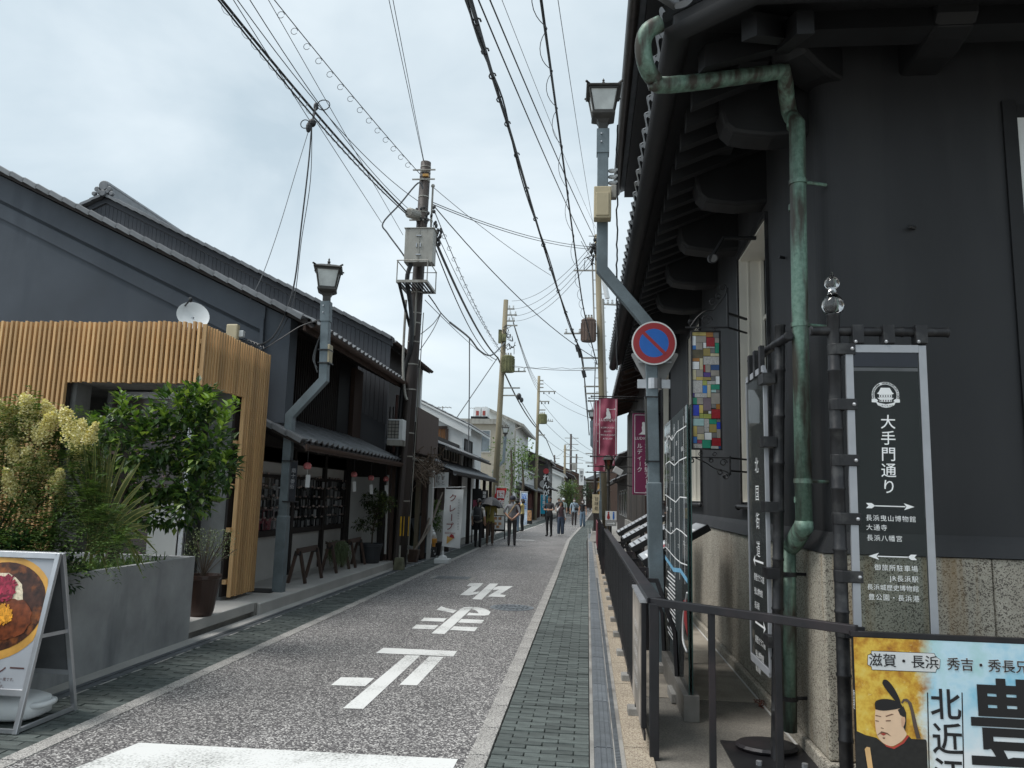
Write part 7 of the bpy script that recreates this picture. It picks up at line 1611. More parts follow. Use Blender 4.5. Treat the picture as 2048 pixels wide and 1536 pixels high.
for v in (336, 348, 356, 366, 400, 433, 600, 642, 662, 700, 745, 795, 880, 925, 1010):
    c = onp(v); r = .125+(v-325)/809*.045+.008; m.tube([c+Vector((0, 0, -.015)), c+Vector((0, 0, .015))], r, 12)
m.build('steel_band', M_cabinet, mp1)
m = MB()
for v in (346, 366, 452):
    c = onp(v); m.beam(c+Vector((-.28, -.14, 0)), c+Vector((.28, -.14, 0)), .03)
c = onp(375); m.tube([PP(866, 372, 0), PP(862, 455, 0)], .025, 6); m.blob(PP(866, 372, 0), .05); m.build('cross_arm', M_cabinet, mp1)
m = MB(); 
rng = random.Random(77)
for k in range(26): c = onp(rng.uniform(425, 458))+Vector((rng.uniform(-.15, .35), rng.uniform(-.25, .1), 0)); m.blob(c, (.035, .035, .05), 6, 4)
for k in range(14): c = onp(rng.uniform(470, 500))+Vector((.42+rng.uniform(-.05, .1), -.1, rng.uniform(-.1, .1))); m.blob(c, (.04, .05, .07), 6, 4)
m.build('cable_joints', M_cable, mp1)
m = MB(); c = onp(358); m.box(c.x-.02, c.x+.12, PY-.18, PY-.1, c.z-.03, c.z+.03); m.build('orange_tag', mat('orange_tag', (.5, .27, .06), .6), mp1)
for u in (802.5, 808.5, 818):
    a, b = at_y(u, 1033, PY-.33), at_y(u-2, 1072, PY-.33); MB().beam(b, a, .035 if u < 805 else .018, .01, up=(0, 1, 0)).build('yellow_strip', mat('yellow_warning_strip', (.62, .36, .012), .5), mp1)
# concrete sign foot in front of the pole
c = at_z(795, 1140, 0); fb = thing('concrete_sign_foot', 'mossy concrete block holding a short grey pipe at the pole foot', 'concrete block', c)
MB().hexa([(c.x-.1, c.y-.02, 0), (c.x+.12, c.y-.02, 0), (c.x+.12, c.y+.2, 0), (c.x-.1, c.y+.2, 0), (c.x-.075, c.y+.0, .26), (c.x+.095, c.y+.0, .26), (c.x+.095, c.y+.18, .26), (c.x-.075, c.y+.18, .26)]).build('block', mat('mossy_concrete', (.16, .16, .105), .9, var=.4, scale=8.0), fb, bevel=.01)
MB().tube([(c.x+.01, c.y+.09, .25), (c.x+.01, c.y+.09, .52)], .022, 8).build('pipe', M_cabinet, fb)
p2b = at_y(988, 985, 36.5); p2b.z = 0; p2t = at_y(1012, 600, 36.5)
mp2 = pole('weathered concrete utility pole with a mossy transformer, middle of the left row', p2b, p2t, .155, .115, M_polec)
def P2(v): 
    w0 = at_y(990, 950, 36.5); return Vector((p2b.x+(p2t.x-p2b.x)*((at_y(1000, v, 36.5).z)/p2t.z), 36.5, at_y(1000, v, 36.5).z))
def transformer(par, c, r, h, m, up=1):
    mb = MB(); mb.lathe([(r, -h/2), (r, h/2), (r*1.05, h/2), (r*1.05, h/2+.05), (r*.7, h/2+.1)], c, 14)
    o = mb.build('transformer', m, par); mb = MB()
    for k in range(14): a = 2*pi*k/14; mb.box(c.x+r*1.02*cos(a)-.02, c.x+r*1.02*cos(a)+.02, c.y+r*1.02*sin(a)-.02, c.y+r*1.02*sin(a)+.02, c.z-h/2+.03, c.z+h/2-.05)
    mb.build('cooling_fins', m, o); mb = MB()
    for dx in (-.4, 0, .4): mb.lathe([(.04, 0), (.05, .06), (.03, .12), (.04, .16)], (c.x+dx*r, c.y, c.z+h/2+.08), 7)
    mb.build('bushings', M_cabinet, o); return o
M_moss = mat('mossy_transformer_paint', (.16, .16, .075), .7, var=.35, scale=4.0); M_rust = mat('brown_transformer_paint', (.13, .088, .068), .6, var=.25, scale=4.0)
c = at_y(1016, 730, 36.2); transformer(mp2, c, .3, .7, M_moss)
def crossarm(par, p, q, m=M_cabinet, w_=.06, name='cross_arm', insul=0, down=False):
    mb = MB(); mb.beam(p, q, w_); o = mb.build(name, m, par)
    if insul:
        mb = MB()
        for k in range(insul): c = Vector(p)+(Vector(q)-Vector(p))*((k+1)/(insul+.3)); mb.lathe([(.035, 0), (.05, .05), (.03, .09), (.045, .13), (.02, .17)], (c.x, c.y, c.z+(-.2 if down else .02)), 7)
        mb.build('insulator', M_iron if down else M_whitep, o)
for v, u1, n in ((618, 1029, 2), (630, 1034, 2), (642, 1030, 2), (651, 1035, 0), (743, 1052, 4), (776, 1040, 0), (791, 1034, 0)): crossarm(mp2, P2(v), at_y(u1, v, 36.5), insul=n)
m = MB(); c = at_y(1006, 680, 36.3); 
for k in range(22): q = c+Vector((rng.uniform(-.1, .5), -.1, rng.uniform(-.5, .6))); m.tube(smoothed([q, q+rv(rng)*.25, q+rv(rng)*.3], 3), .016, 4)
m.build('looped_leads', M_cable, mp2)
m = MB(); a = at_y(1000, 672, 36.2); m.box(a.x-.07, a.x+.07, 36.1, 36.3, a.z-.35, a.z+.3); a = at_y(1009, 675, 36.2); m.box(a.x-.12, a.x+.08, 36.0, 36.3, a.z-.2, a.z+.15); m.build('switch_boxes', M_moss, mp2)
p3b = at_y(1071, 985, 58); p3b.z = 0; p3t = at_y(1078, 752, 58)
mp3 = pole('weathered concrete utility pole farther on, with a small grey green transformer', p3b, p3t, .14, .105, M_polec)
def P3(v): z = at_y(1075, v, 58).z; return Vector((p3b.x+(p3t.x-p3b.x)*z/p3t.z, 58, z))
for v, u1, n in ((761, 1087, 0), (768, 1087, 0), (775, 1087, 0), (783, 1112, 3), (803, 1099, 3), (820, 1091, 0), (870, 1090, 0)): crossarm(mp3, P3(v), at_y(u1, v, 58), insul=n, w_=.08, down=v in (783, 803))
c = at_y(1085, 839, 57.8); transformer(mp3, c, .32, .65, M_moss); crossarm(mp3, c+Vector((.3, 0, -.1)), at_y(1106, 843, 58), insul=3)
rb_ = at_y(1214, 1035, 27); rb_.z = 0; rt_ = at_y(1194, 470, 27)
mpr = pole('tall concrete utility pole with a brown transformer right of the road', rb_, rt_, .135, .1, M_polec)
def PR(v): z = at_y(1200, v, 27).z; return Vector((rb_.x+(rt_.x-rb_.x)*z/rt_.z, 27, z))
c = at_y(1177, 663, 26.8); transformer(mpr, c, .25, .72, M_rust)
for v, u1, n in ((541, 1147, 0), (667, 1128, 5), (716, 1163, 0), (736, 1163, 0), (773, 1168, 0), (787, 1172, 0), (802, 1176, 0)): crossarm(mpr, PR(v), at_y(u1, v, 27), insul=n, w_=.05)
crossarm(mpr, PR(608), at_y(1236, 610, 27), insul=4, w_=.05)
m = MB()
for k in range(16): c = at_y(1186+rng.uniform(-6, 8), rng.uniform(478, 530), 26.8); m.blob(c, (.05, .05, .08), 6, 4); m.tube(smoothed([c, c+rv(rng)*.3, c+rv(rng)*.4], 3), .014, 4)
m.build('insulators', M_cable, mpr)
m = MB(); a = PR(600)+Vector((.12, -.15, 0)); m.tube([a, PR(1020)+Vector((.12, -.15, 0))], .05, 8); m.tube([PR(520)+Vector((-.2, 0, 0)), PR(640)+Vector((-.2, 0, 0))], .03, 6); m.build('riser_pipe', M_cabinet, mpr)
a, b = at_y(1206, 553, 26.7), at_y(1215, 597, 26.7); MB().tube([a, b], .09, 10).build('white_cylinder', M_whitep, mpr)
m = MB()
for k in range(16): c = PR(560+28*k); m.beam(c+Vector((-.22, 0, 0)), c+Vector((.22, 0, 0)), .02)
m.build('step_bolts', M_cabinet, mpr)
FL = ['far brown utility pole tallest over the street end', 'far utility pole with a side arm left of the tallest far pole', 'far thin pole right of the tallest far pole', 'far short pole over the white gable', 'far pole beside the banners']
for k, (ut, vt, ub, y, r) in enumerate(((1142, 868, 1141, 112, .2), (1130, 890, 1129, 100, .18), (1153, 908, 1152, 128, .18), (1109, 910, 1110, 135, .18), (1190, 895, 1190, 75, .16))):
    b_ = at_y(ub, 1000, y); b_.z = 0; t_ = at_y(ut, vt, y); t = pole(FL[k], b_, t_, r, r*.75, M_poled if k != 1 else M_polec)
    for j in range(4): z = t_.z-.6-.9*j; crossarm(t, (t_.x-(.2 if k % 2 else .9), y, z), (t_.x+(1.1 if k % 2 == 0 else .9), y, z), w_=.09)
    if k in (0, 2): MB().box(t_.x+.2, t_.x+.9, y-.3, y+.3, t_.z-5.2, t_.z-4.2).build('transformer', M_cabinet, t)
# ================================================================== OVERHEAD WIRES
WIRES = 'overhead wires across the street sky'
def sagged(p, q, sag, n=14): return [p+(q-p)*(k/n)+Vector((0, 0, -4*sag*(k/n)*(1-k/n))) for k in range(n+1)]
def wire(lab, pts, r=.009, m=None, name='overhead_wire'):
    o = MB().tube(pts, r, 5).build(name, m or M_cable); return tag(o, lab, 'wire', WIRES)
def run_back(u, v, z, end, ext=.8):
    """a wire end that leaves the picture through its top edge at height z, carried on behind the camera"""
    a = at_z(u, v, z); return a+(a-end)*ext, a
def W(lab, u, v, z, end, r=.009, sag=.12, m=None, ext=.9):
    far, a = run_back(u, v, z, end, ext)
    return wire(lab, [far]+sagged(a, end, sag), r, m)
e = PP(814, 425, -.4); W('thick black cable, lowest of the bundle to the brown pole', 444, 0, 8.35, e, .022, .1); e2 = PP(816, 431, -.4); W('second black cable hung just under the thick one', 437, 0, 8.27, e2, .014, .16)
# lashing loops along the bundle
a = at_z(440, 0, 8.3); mb = MB(); L = (e-a).length
mb.tube([a+(e-a)*(k/240)+Vector((0.05*cos(k*.8), 0, -4*.13*(k/240)*(1-k/240)-.02+.06*sin(k*.8))) for k in range(200)], .004, 3, cap=False); tag(mb.build('lashing_wire', M_cableg), 'thin wavy lashing wire wound round the thick black bundle', 'wire', WIRES)
W('thin wire just right of the thick black bundle', 467, 0, 8.6, at_z(620, 242, 8.5), .007, .0); W('thin slack wire joining the midspan clamp', 475, 0, 8.8, PP(836, 402, -.1), .008, .3); W('thin straight wire through the midspan clamp', 500, 0, 8.9, PP(815, 416, -.3), .008, .25)
W('single thin wire left of the ringed wire', 537, 0, 9.0, PP(806, 470, -.2), .006, .0)
rw = W('wire hung with a row of small rings, ending at the brown pole', 549, 0, 9.6, PP(840, 348, -.1), .009, .05)
a = at_z(549, 0, 9.6); b = PP(840, 348, -.1); mb = MB()
for k in range(14):
    t0 = .04+.92*(1-(1-k/14)**1.0); c = a+(b-a)*t0+Vector((-.03, 0, -.2*t0*(1-t0)-.075)); mb.tube([c+Vector((.06*cos(j*pi/5), .0, .06*sin(j*pi/5))) for j in range(10)], .006, 4)
mb.build('ring', M_cableg, rw, kind='stuff')
for k, (u, uu) in enumerate(((778, 847), (786, 848))): W(('left one of two thin wires falling to the brown pole top', 'right one of two thin wires falling to the brown pole top')[k], u, 0, 10.3, PP(uu, 323), .007, .0)
# midspan clamp with drop wires to the shop
cl_ = at_z(632, 213, 8.7); cm_ = at_z(624, 246, 8.15)
t = thing('midspan_clamp', 'dark clamp and cable loop where drop wires leave the bundle', 'cable clamp', cl_, ); m = MB(); m.tube([cl_, cm_], .02, 6); m.blob(cl_, (.05, .05, .08)); m.blob(cm_, (.08, .06, .08)); c = at_z(617, 255, 8.0); m.blob(c, (.05, .05, .1)); m.build('clamp', M_cable, t); m = MB(); q = at_z(647, 210, 8.75); m.tube([q+Vector((.12*cos(k*pi/7), 0, .1*sin(k*pi/7)))+(cl_-q)*(.0) for k in range(15)], .01, 5); q = at_z(610, 248, 8.1); m.tube([q+Vector((.08*cos(k*pi/7), 0, .08*sin(k*pi/7))) for k in range(13)], .009, 5); m.build('cable_loop', M_cable, t)
wire('black twisted drop wire falling to the shop gable', smoothed([cm_, at_y(617, 330, 12.2), at_y(603, 450, 11.9), at_y(590, 560, 11.5), at_y(572, 625, 11.3), at_y(545, 675, 11.05), at_y(512, 692, 10.95)], 5), .014); wire('thin drop wire left of the black one', smoothed([at_z(617, 262, 8.0), at_y(590, 350, 12.2), at_y(560, 450, 11.9), at_y(527, 545, 11.5), at_y(500, 600, 11.35)], 5), .006, M_cableg)
wire('second black drop wire beside the lamp', smoothed([cm_, at_y(621, 360, 12.2), at_y(603, 480, 11.9), at_y(588, 600, 11.5), at_y(560, 665, 11.2), at_y(540, 690, 11.0)], 5), .007); wire('cable looping from the box to the shop eave', smoothed([at_y(486, 690, 10.95), at_y(520, 700, 11.0), at_y(560, 678, 11.0), at_y(602, 652, 11.1), at_y(640, 640, 11.2)], 5), .008)
wire('bent slack cable left of the grey cabinet', smoothed([PP(846, 378, -.2), PP(836, 366, -.3), PP(800, 408, -.4), PP(766, 446, -.5), PP(775, 466, -.5), PP(800, 500, -.5), PP(822, 532, -.4)], 5), .02, M_cableg); W('thin stay wire meeting the bent slack cable', 640, 255, 8.6, PP(763, 445, -.5), .007, 0.0, M_cableg, ext=.05)
wire('black cable drooping from the platform to a hanging knot', smoothed([PP(857, 590, .2), PP(870, 608, .4), at_y(882, 626, 20), at_y(900, 645, 22)], 4), .016)
for k, (u, v) in enumerate(((842, 668), (840, 700))): wire(('upper loose wire from the knot back to the pole', 'lower loose wire from the knot back to the pole')[k], smoothed([at_y(882, 626, 20), at_y(866, 648+k*12, 19.2), PP(u, v, .1)], 4), .012, M_cableg)
# from the brown pole across and onward
for k, (v0, v1) in enumerate(((404, 494), (408, 499))): wire(('upper of the twin wires crossing to the right pole', 'lower of the twin wires crossing to the right pole')[k], sagged(PP(864, v0), at_y(1188, v1, 27), .22), .011, M_cableg)
wire('thin wire from the pole bracket down to the black bundle', sagged(PP(867, 375), at_y(1102, 551, 24.5), .1), .008, M_cableg); wire('long wire from the brown pole to the far right pole arm', sagged(PP(868, 412), at_y(1190, 716, 27), .35), .014, M_cableg)
wire('thick black cable from the brown pole to the mossy transformer pole', sagged(PP(868, 475, -.1), at_y(996, 716, 36.4), .35), .035); wire('cable alongside the thick black one', sagged(PP(868, 490, -.1), at_y(994, 720, 36.4), .6), .016)
rw2 = wire('ringed thin wire between the brown pole and the mossy transformer pole', sagged(PP(868, 420), at_y(1003, 705, 36.4), .3), .012, M_cableg); mb = MB(); A_, B_ = PP(868, 420), at_y(1003, 705, 36.4)
for k in range(20): t0 = .08+k*.045; c = A_+(B_-A_)*t0+Vector((.02, 0, -1.2*t0*(1-t0)-.07)); mb.tube([c+Vector((.06*cos(j*pi/4), 0, .06*sin(j*pi/4))) for j in range(8)], .008, 3)
mb.build('ring', M_cableg, rw2, kind='stuff')
wire('thin upper wire between the brown and concrete poles', sagged(PP(866, 450), at_y(996, 690, 36.4), .3), .01, M_cableg); wire('thin wire passing under the platform to the concrete pole', sagged(PP(850, 600), at_y(985, 722, 36.4), .1), .01, M_cableg)
wire('pale sleeved cable sagging before the concrete pole', smoothed([at_y(900, 645, 22), at_y(939, 676, 27), at_y(958, 700, 30), at_y(977, 711, 32), at_y(992, 704, 34), at_y(1010, 684, 36.2)], 5), .035, M_cableg); wire('hanging rope end below the sleeved cable', [at_y(939, 676, 27), at_y(939, 760, 27), at_y(937, 905, 27)], .022, M_cableg)
wire('pale guy wire slanting down to the storehouse roof', [at_y(996, 714, 36), at_y(917, 830, 32), at_y(900, 855, 31)], .022, M_cableg)
for k, (v0, v1) in enumerate(((602, 484), (618, 492), (632, 502), (642, 512))): wire(('topmost', 'second', 'third', 'lowest')[k]+' of four thin wires swinging from the concrete pole to the right pole', sagged(at_y(1024+3*k, v0, 36.5), at_y(1188, v1, 27), .55), .01, M_cableg)
wire('level wire between the poles over the street', sagged(at_y(1018, 730, 36.4), at_y(1192, 740, 27), .1), .012, M_cableg); wire('wavy second level wire over the street', [at_y(1022+17*k, 733+.4*k+(2.5 if k % 2 else 0), 36.4-.94*k) for k in range(11)], .009, M_cableg)
for k, (v0, v1) in enumerate(((620, 762), (632, 768), (645, 775), (652, 783))): wire(('first', 'second', 'third', 'fourth')[k]+' wire down from the arms of the mossy pole to the next pole', sagged(at_y(1020+3*k, v0, 36.5), at_y(1074+k, v1, 58), .4), .013, M_cableg)
wire('thick black cable onward from the mossy pole to the next poles', sagged(at_y(996, 716, 36.4), at_y(1068, 850, 58), .3)+[at_y(1092, 877, 70), at_y(1112, 925, 100)], .04); wire('black cable joint line beside the thick one', sagged(at_y(1035, 790, 42), at_y(1088, 872, 68), .1), .025)
m = MB(); c = at_y(1038, 793, 42.6); m.blob(c, (.14, .2, .2)); c = at_y(1043, 800, 43.5); m.blob(c, (.12, .2, .16)); o = m.build('cable_joints', M_cable); tag(o, 'pair of black cable joints hanging by the mossy pole arm', 'cable joint')
for k, (v0, v1) in enumerate(((762, 825), (783, 838))): wire(('upper', 'lower')[k]+' thin wire from the far left pole to the right lamp', sagged(at_y(1085, v0, 58), at_y(1186, v1, 40), .2), .012, M_cableg)
# right hand group along the street
hb = [at_z(941, 0, 6.9), at_y(985, 152, 10.4), at_y(1024, 277, 13), at_y(1071, 438, 17.5), at_y(1109, 560, 21.5), at_y(1144, 660, 25.5), at_y(1163, 716, 27), at_y(1173, 800, 36), at_y(1178, 870, 50)]
hb = [hb[0]+(hb[0]-hb[1])*1.5]+hb; P_ = smoothed(hb, 5)
wire('thick black cable bundle running along the street overhead', P_, .026); wire('black cable twisted with the thick street bundle', [p+Vector((.045*cos(k*.55), 0, .045*sin(k*.55))) for k, p in enumerate(P_)], .014)
bn = MB()
for k in range(4, 34, 2): bn.tube([P_[k]+Vector((.05*cos(j*pi/4), 0, .05*sin(j*pi/4))) for j in range(8)], .012, 4)
tag(bn.build('bundle_bands', M_cable), 'small black rings binding the thick street bundle', 'cable band')
m = MB()
for (u, v) in ((1155, 696), (1160, 708), (1168, 748)): c = at_y(u, v, 26.8); m.tube([c+Vector((-.03, 0, .12)), c+Vector((.03, 0, -.12))], .07, 8)
tag(m.build('cable_joints', M_cable), 'black joint sleeves on the street bundle by the right pole', 'cable joint')
W('wire leaving the thick bundle to the left at the top', 931, 0, 7.1, at_y(986, 155, 10.4), .012, .0)
for lab, u, z, uu, vv, r in (('heavy dark wire right of the bundle', 957, 8.3, 1178, 503, .012), ('heavy dark wire, second right of the bundle', 980, 8.6, 1192, 482, .012), ('faint thin wire beside the heavy pair', 1004, 8.9, 1192, 457, .005), ('thin wire nearest the black building', 1116, 8.9, 1190, 470, .006)): W(lab, u, 0, z, at_y(uu, vv, 27), r, .12, None if r > .01 else M_cableg)
mm_ = [at_z(1082, 0, 7.6), at_y(1122, 290, 14), at_y(1158, 560, 21), at_y(1171, 636, 24), at_y(1194, 729, 27)]; mm_ = [mm_[0]+(mm_[0]-mm_[1])*.8]+mm_; P_ = smoothed(mm_, 5); wire('thick dark cable along the right of the street', P_, .02)
sp = []; 
for i in range(len(P_)-1):
    for j in range(8): f = j/8; p = P_[i]+(P_[i+1]-P_[i])*f; a = (i*8+j)*.55; sp.append(p+Vector((.07*cos(a)-.04, 0, .07*sin(a)-.02)))
wire('thin spiral wire wound round the dark right cable', sp, .006, M_cableg)
wire('slanting wire from the right pole to the lamp', sagged(PR(870), at_y(1180, 800, 30), .1), .012); wire('twin cable from the right pole down the street', sagged(PR(725)+Vector((-.2, 0, 0)), at_y(1184, 930, 75), .6), .02)
for k in range(3): wire(('upper', 'middle', 'lower')[k]+' thin wire over the far end of the street', sagged(at_y(1080, 800+34*k, 58), at_y(1190, 905+10*k, 75), .5), .014, M_cableg)
wire('far wire between the end poles', sagged(at_y(1109, 915, 135), at_y(1142, 885, 112), .4), .02, M_cableg)
# ================================================================== STREET FURNITURE FARTHER ALONG
street_lamp('grey street lamp in front of the concrete utility pole with the mossy transformer', [at_y(987, 1010, 40), at_y(988, 941, 40), at_y(1007, 922, 40), at_y(1010.5, 873, 40)], .17, .14, 1.5, .95, .1)
street_lamp('grey street lamp in front of the pink sign storehouse', [at_y(1040, 1018, 62), at_y(1040, 968, 62), at_y(1053, 956, 62), at_y(1054.5, 915, 62)], .18, .15, 1.5, 1.0, .1)
street_lamp('small far street lamp beside the black hanging banner', [at_y(1080, 1015, 88), at_y(1080, 985, 88), at_y(1087, 978, 88), at_y(1088, 945, 88)], .18, .15, 1.5, 1.0, .1)
street_lamp('grey street lamp left of the wine red banners', [at_y(1203, 1040, 34), at_y(1202, 912, 34), at_y(1184, 890, 34), at_y(1184, 842, 34)], .2, .15, 1.6, .9, .05)
# wine red banners on rods
def glassblower(par, cx, cz, s, y, m):
    mb = MB()
    def Q(pts): mb.poly([(cx+x*s, y, cz+z*s) for x, z in pts])
    Q([(-.42,-.5),(.22,-.5),(.3,-.42),(.26,-.1),(.2,.12),(.1,.3),(-.1,.3),(-.16,.05),(-.12,-.25),(-.28,-.42)]); Q([(-.14,.3),(.1,.3),(.12,.44),(.02,.52),(-.12,.48)]); Q([(.06,.36),(.62,.42),(.62,.45),(.06,.41)]); mb.tube([(cx+.66*s, y, cz+.44*s), (cx+.66*s, y+.001, cz+.44*s)], .07*s, 10)
    return mb.build('glassblower_emblem', m, par)
def banner(lab, u0, v0, u1, v1, y):
    a, b = at_y(u0, v0, y), at_y(u1, v1, y); t = thing('hanging_banner', lab, 'banner', ((a.x+b.x)/2, y, a.z), 'wine red banners on rods'); n, k = 10, 14; mb = MB(); rg = random.Random(int(y*10))
    w = b.x-a.x; h = a.z-b.z
    for j in range(k+1):
        for i in range(n+1): X, Z = a.x+w*i/n, a.z-h*j/k; mb.v.append((X, y+.02*sin(i*.9+j*.5)+.012*sin(j*1.7-i*.3)-.02*sin(pi*j/k), Z))
    for j in range(k):
        for i in range(n): mb.f.append((j*(n+1)+i, j*(n+1)+i+1, (j+1)*(n+1)+i+1, (j+1)*(n+1)+i)); mb.m.append(0)
    mb.build('cloth', M_magenta, t, smooth=True)
    yy = y-.055; bd = MB(); q = .06*w
    for X0, X1, Z0, Z1 in ((a.x+q, a.x+q+.012, b.z+q, a.z-q), (b.x-q-.012, b.x-q, b.z+q, a.z-q)): bd.box(X0, X1, yy, yy+.001, Z0, Z1)
    bd.build('border_line', M_lett, t); cx = (a.x+b.x)/2
    glassblower(t, cx, a.z-h*.27, w*.55, yy, M_lett); lettering('LUDIQUE', w*.2, (cx, yy, a.z-h*.385), (1, 0, 0), (0, 0, 1), M_lett, t, spacing=1.15); lettering('KUROKABE\nGLASS\nWORKSHOP\nATELIER', w*.115, (cx, yy, a.z-h*.52), (1, 0, 0), (0, 0, 1), M_lett, t, gap=1.7, spacing=1.25)
    m = MB()
    for z in (a.z+.05, b.z-.03): m.tube([(a.x-.16, y, z), (1.5, y, z)], .014, 6); m.blob((a.x-.16, y, z), .025, 6, 4)
    m.build('rod', M_iron, t); return t
banner('nearest wine red banner with the white glassblower emblem', 1197, 797, 1234, 911, 17.7); banner('second wine red banner, half hidden behind the nearest', 1190, 800, 1229, 931, 20.5); banner('third wine red banner, its tail showing lowest', 1187, 805, 1210, 943, 23.5)
a, b = at_y(1266, 826, 16.8), at_y(1302, 990, 16.8); t = thing('plum_shop_sign', 'plum box sign with white vertical characters on the boarded wall', 'sign', ((a.x+b.x)/2, 16.8, b.z)); x1 = a.x+.46
MB().box(a.x, x1, 16.8, 17.0, b.z, a.z).build('box', M_plum, t, bevel=.008); yy = 16.795; m = MB(); e = .035
for X0, X1, Z0, Z1 in ((a.x+e, a.x+e+.01, b.z+e, a.z-e), (x1-e-.01, x1-e, b.z+e, a.z-e), (a.x+e, x1-e, a.z-e-.01, a.z-e), (a.x+e, x1-e, b.z+e, b.z+e+.01)): m.box(X0, X1, yy, yy+.004, Z0, Z1)
m.build('border_line', M_lett, t); cx = (a.x+x1)/2; glassblower(t, cx, a.z-.33, .27, yy, M_lett); lettering('LUDIQUE', .085, (cx, yy, a.z-.55), (1, 0, 0), (0, 0, 1), M_lett, t, spacing=1.1)
lettering('ガラス体験アトリエ', .122, (cx+.075, yy, a.z-.72), (1, 0, 0), (0, 0, 1), M_lett, t, vertical=True, gap=1.04); lettering('ルディーク', .122, (cx-.085, yy, a.z-.72), (1, 0, 0), (0, 0, 1), M_lett, t, vertical=True, gap=1.04)
MB().box(a.x-.02, 1.55, 16.78, 17.02, a.z+.03, a.z+.05).build('canopy', M_iron, t)
# old lantern on a slim post + white loudspeaker lamp
c = at_y(1217, 925, 18.2); t = thing('garden_lantern', 'small black old fashioned lantern on a slim post under the banners', 'lantern', (c.x, 18.2, 0)); MB().tube([(c.x, 18.2, 0), (c.x, 18.2, c.z-.15)], .032, 8).lathe([(.05, 0), (.035, .06), (.05, .1)], (c.x, 18.2, c.z-.55), 8).build('post', M_lampm, t)
MB().lathe([(.05, -.16), (.105, .06)], c, 6).build('pane', glassmat('amber_lantern_glass', (.8, .75, .5), .25), t); MB().lathe([(.15, .06), (.12, .1), (.04, .19), (.015, .2), (.02, .23), (0, .26)], c, 6).build('cap', M_lampm, t); m = MB()
for k in range(6): q = 2*pi*k/6; m.beam(c+Vector((.052*cos(q), .052*sin(q), -.16)), c+Vector((.108*cos(q), .108*sin(q), .07)), .012)
m.build('frame', M_lampm, t)
c = at_y(1236, 942, 18.6); t = thing('white_floodlight', 'white square floodlight on a bent iron arm by the boarded wall', 'floodlight', c); MB().obox(c, (.22, .1, .15), Matrix.Rotation(.5, 3, 'Y')).build('housing', M_whitep, t, bevel=.01); MB().tube(smoothed([c+Vector((0, 0, -.08)), c+Vector((-.06, 0, -.25)), c+Vector((.15, 0, -.33)), (1.5, 18.6, c.z-.4)], 4), .014, 6).build('arm', M_iron, t)
# toilet sign
a, b = at_y(1211, 1022, 16.9), at_y(1233, 1041, 16.9); t = thing('toilet_sign', 'white toilet sign with a red and a blue figure and an arrow plate', 'sign', ((a.x+b.x)/2, 16.9, 0)); MB().box(a.x, b.x, 16.9, 16.92, b.z, a.z).build('plate', M_whitep, t); cx = (a.x+b.x)/2
for dx, mm, sk in ((-.055, M_red, 1), (.055, M_blue, 0)):
    m = MB(); x = cx+dx; zc = (a.z+b.z)/2; m.tube([(x, 16.899, zc+.065), (x, 16.897, zc+.065)], .018, 10); m.poly([(x-.015, 16.897, zc+.045), (x+.015, 16.897, zc+.045), (x+(.035 if sk else .02), 16.897, zc-.04), (x+.012, 16.897, zc-.08), (x-.012, 16.897, zc-.08), (x-(.035 if sk else .02), 16.897, zc-.04)]); m.build('figure', mm, t)
c = at_y(1222, 1048, 16.9); MB().box(a.x, b.x, 16.9, 16.92, b.z-.12, b.z-.01).build('arrow_plate', M_backgrey, t); m = MB(); z = b.z-.065; m.box(cx-.08, cx+.06, 16.896, 16.899, z-.007, z+.007); m.add([(cx+.09, 16.897, z), (cx+.05, 16.897, z+.028), (cx+.05, 16.897, z-.028)], [(0,1,2)]); m.build('arrow', M_lett, t); MB().box(cx-.02, cx+.02, 16.93, 16.97, 0, b.z).build('post', M_rail, t)
# brown board fence beyond the railing, with a red panel
t = thing('brown_board_fence', 'dark brown sheet fence with a red end panel beyond the railing', 'fence', (.35, 22, 0))
for k in range(8): MB().box(.34, .37, 17.5+1.2*k, 18.65+1.2*k, .14, 1.0).build('panel', mat('dark_brown_sheet', (.05, .035, .03), .6, rnd=.2), t); MB().box(.32, .39, 17.42+1.2*k, 17.47+1.2*k, 0, 1.05).build('post', M_rail, t)
MB().box(.30, .335, 23.5, 27.1, .2, .95).build('red_panel', mat('dark_red_panel', (.16, .015, .03), .5), t)
c = at_z(1189, 1083, 0); t = thing('concrete_ramp_block', 'pale concrete wedge block on the pavement by the fence', 'concrete block', c); MB().hexa([(c.x-.22, c.y-.1, 0), (c.x+.1, c.y-.1, 0), (c.x+.1, c.y+1.4, 0), (c.x-.15, c.y+1.4, 0), (c.x-.1, c.y+.3, .36), (c.x+.08, c.y+.3, .36), (c.x+.08, c.y+1.2, .36), (c.x-.06, c.y+1.2, .36)]).build('block', M_conc, t, bevel=.01)
c = at_y(1193, 1018, 40); t = thing('cream_pavement_sign', 'small cream pavement sign with brown characters right of the walkers', 'sign', (c.x, 40, 0)); MB().box(c.x-.22, c.x+.22, 40, 40.08, .95, 1.9).build('board', mat('cream_board', (.6, .5, .33), .6), t); lettering('甘味処', .22, (c.x, 39.99, 1.65), (1, 0, 0), (0, 0, 1), M_ink, t, vertical=True); MB().box(c.x-.15, c.x+.15, 40, 40.1, 0, .95).build('stand', M_dkwood, t)
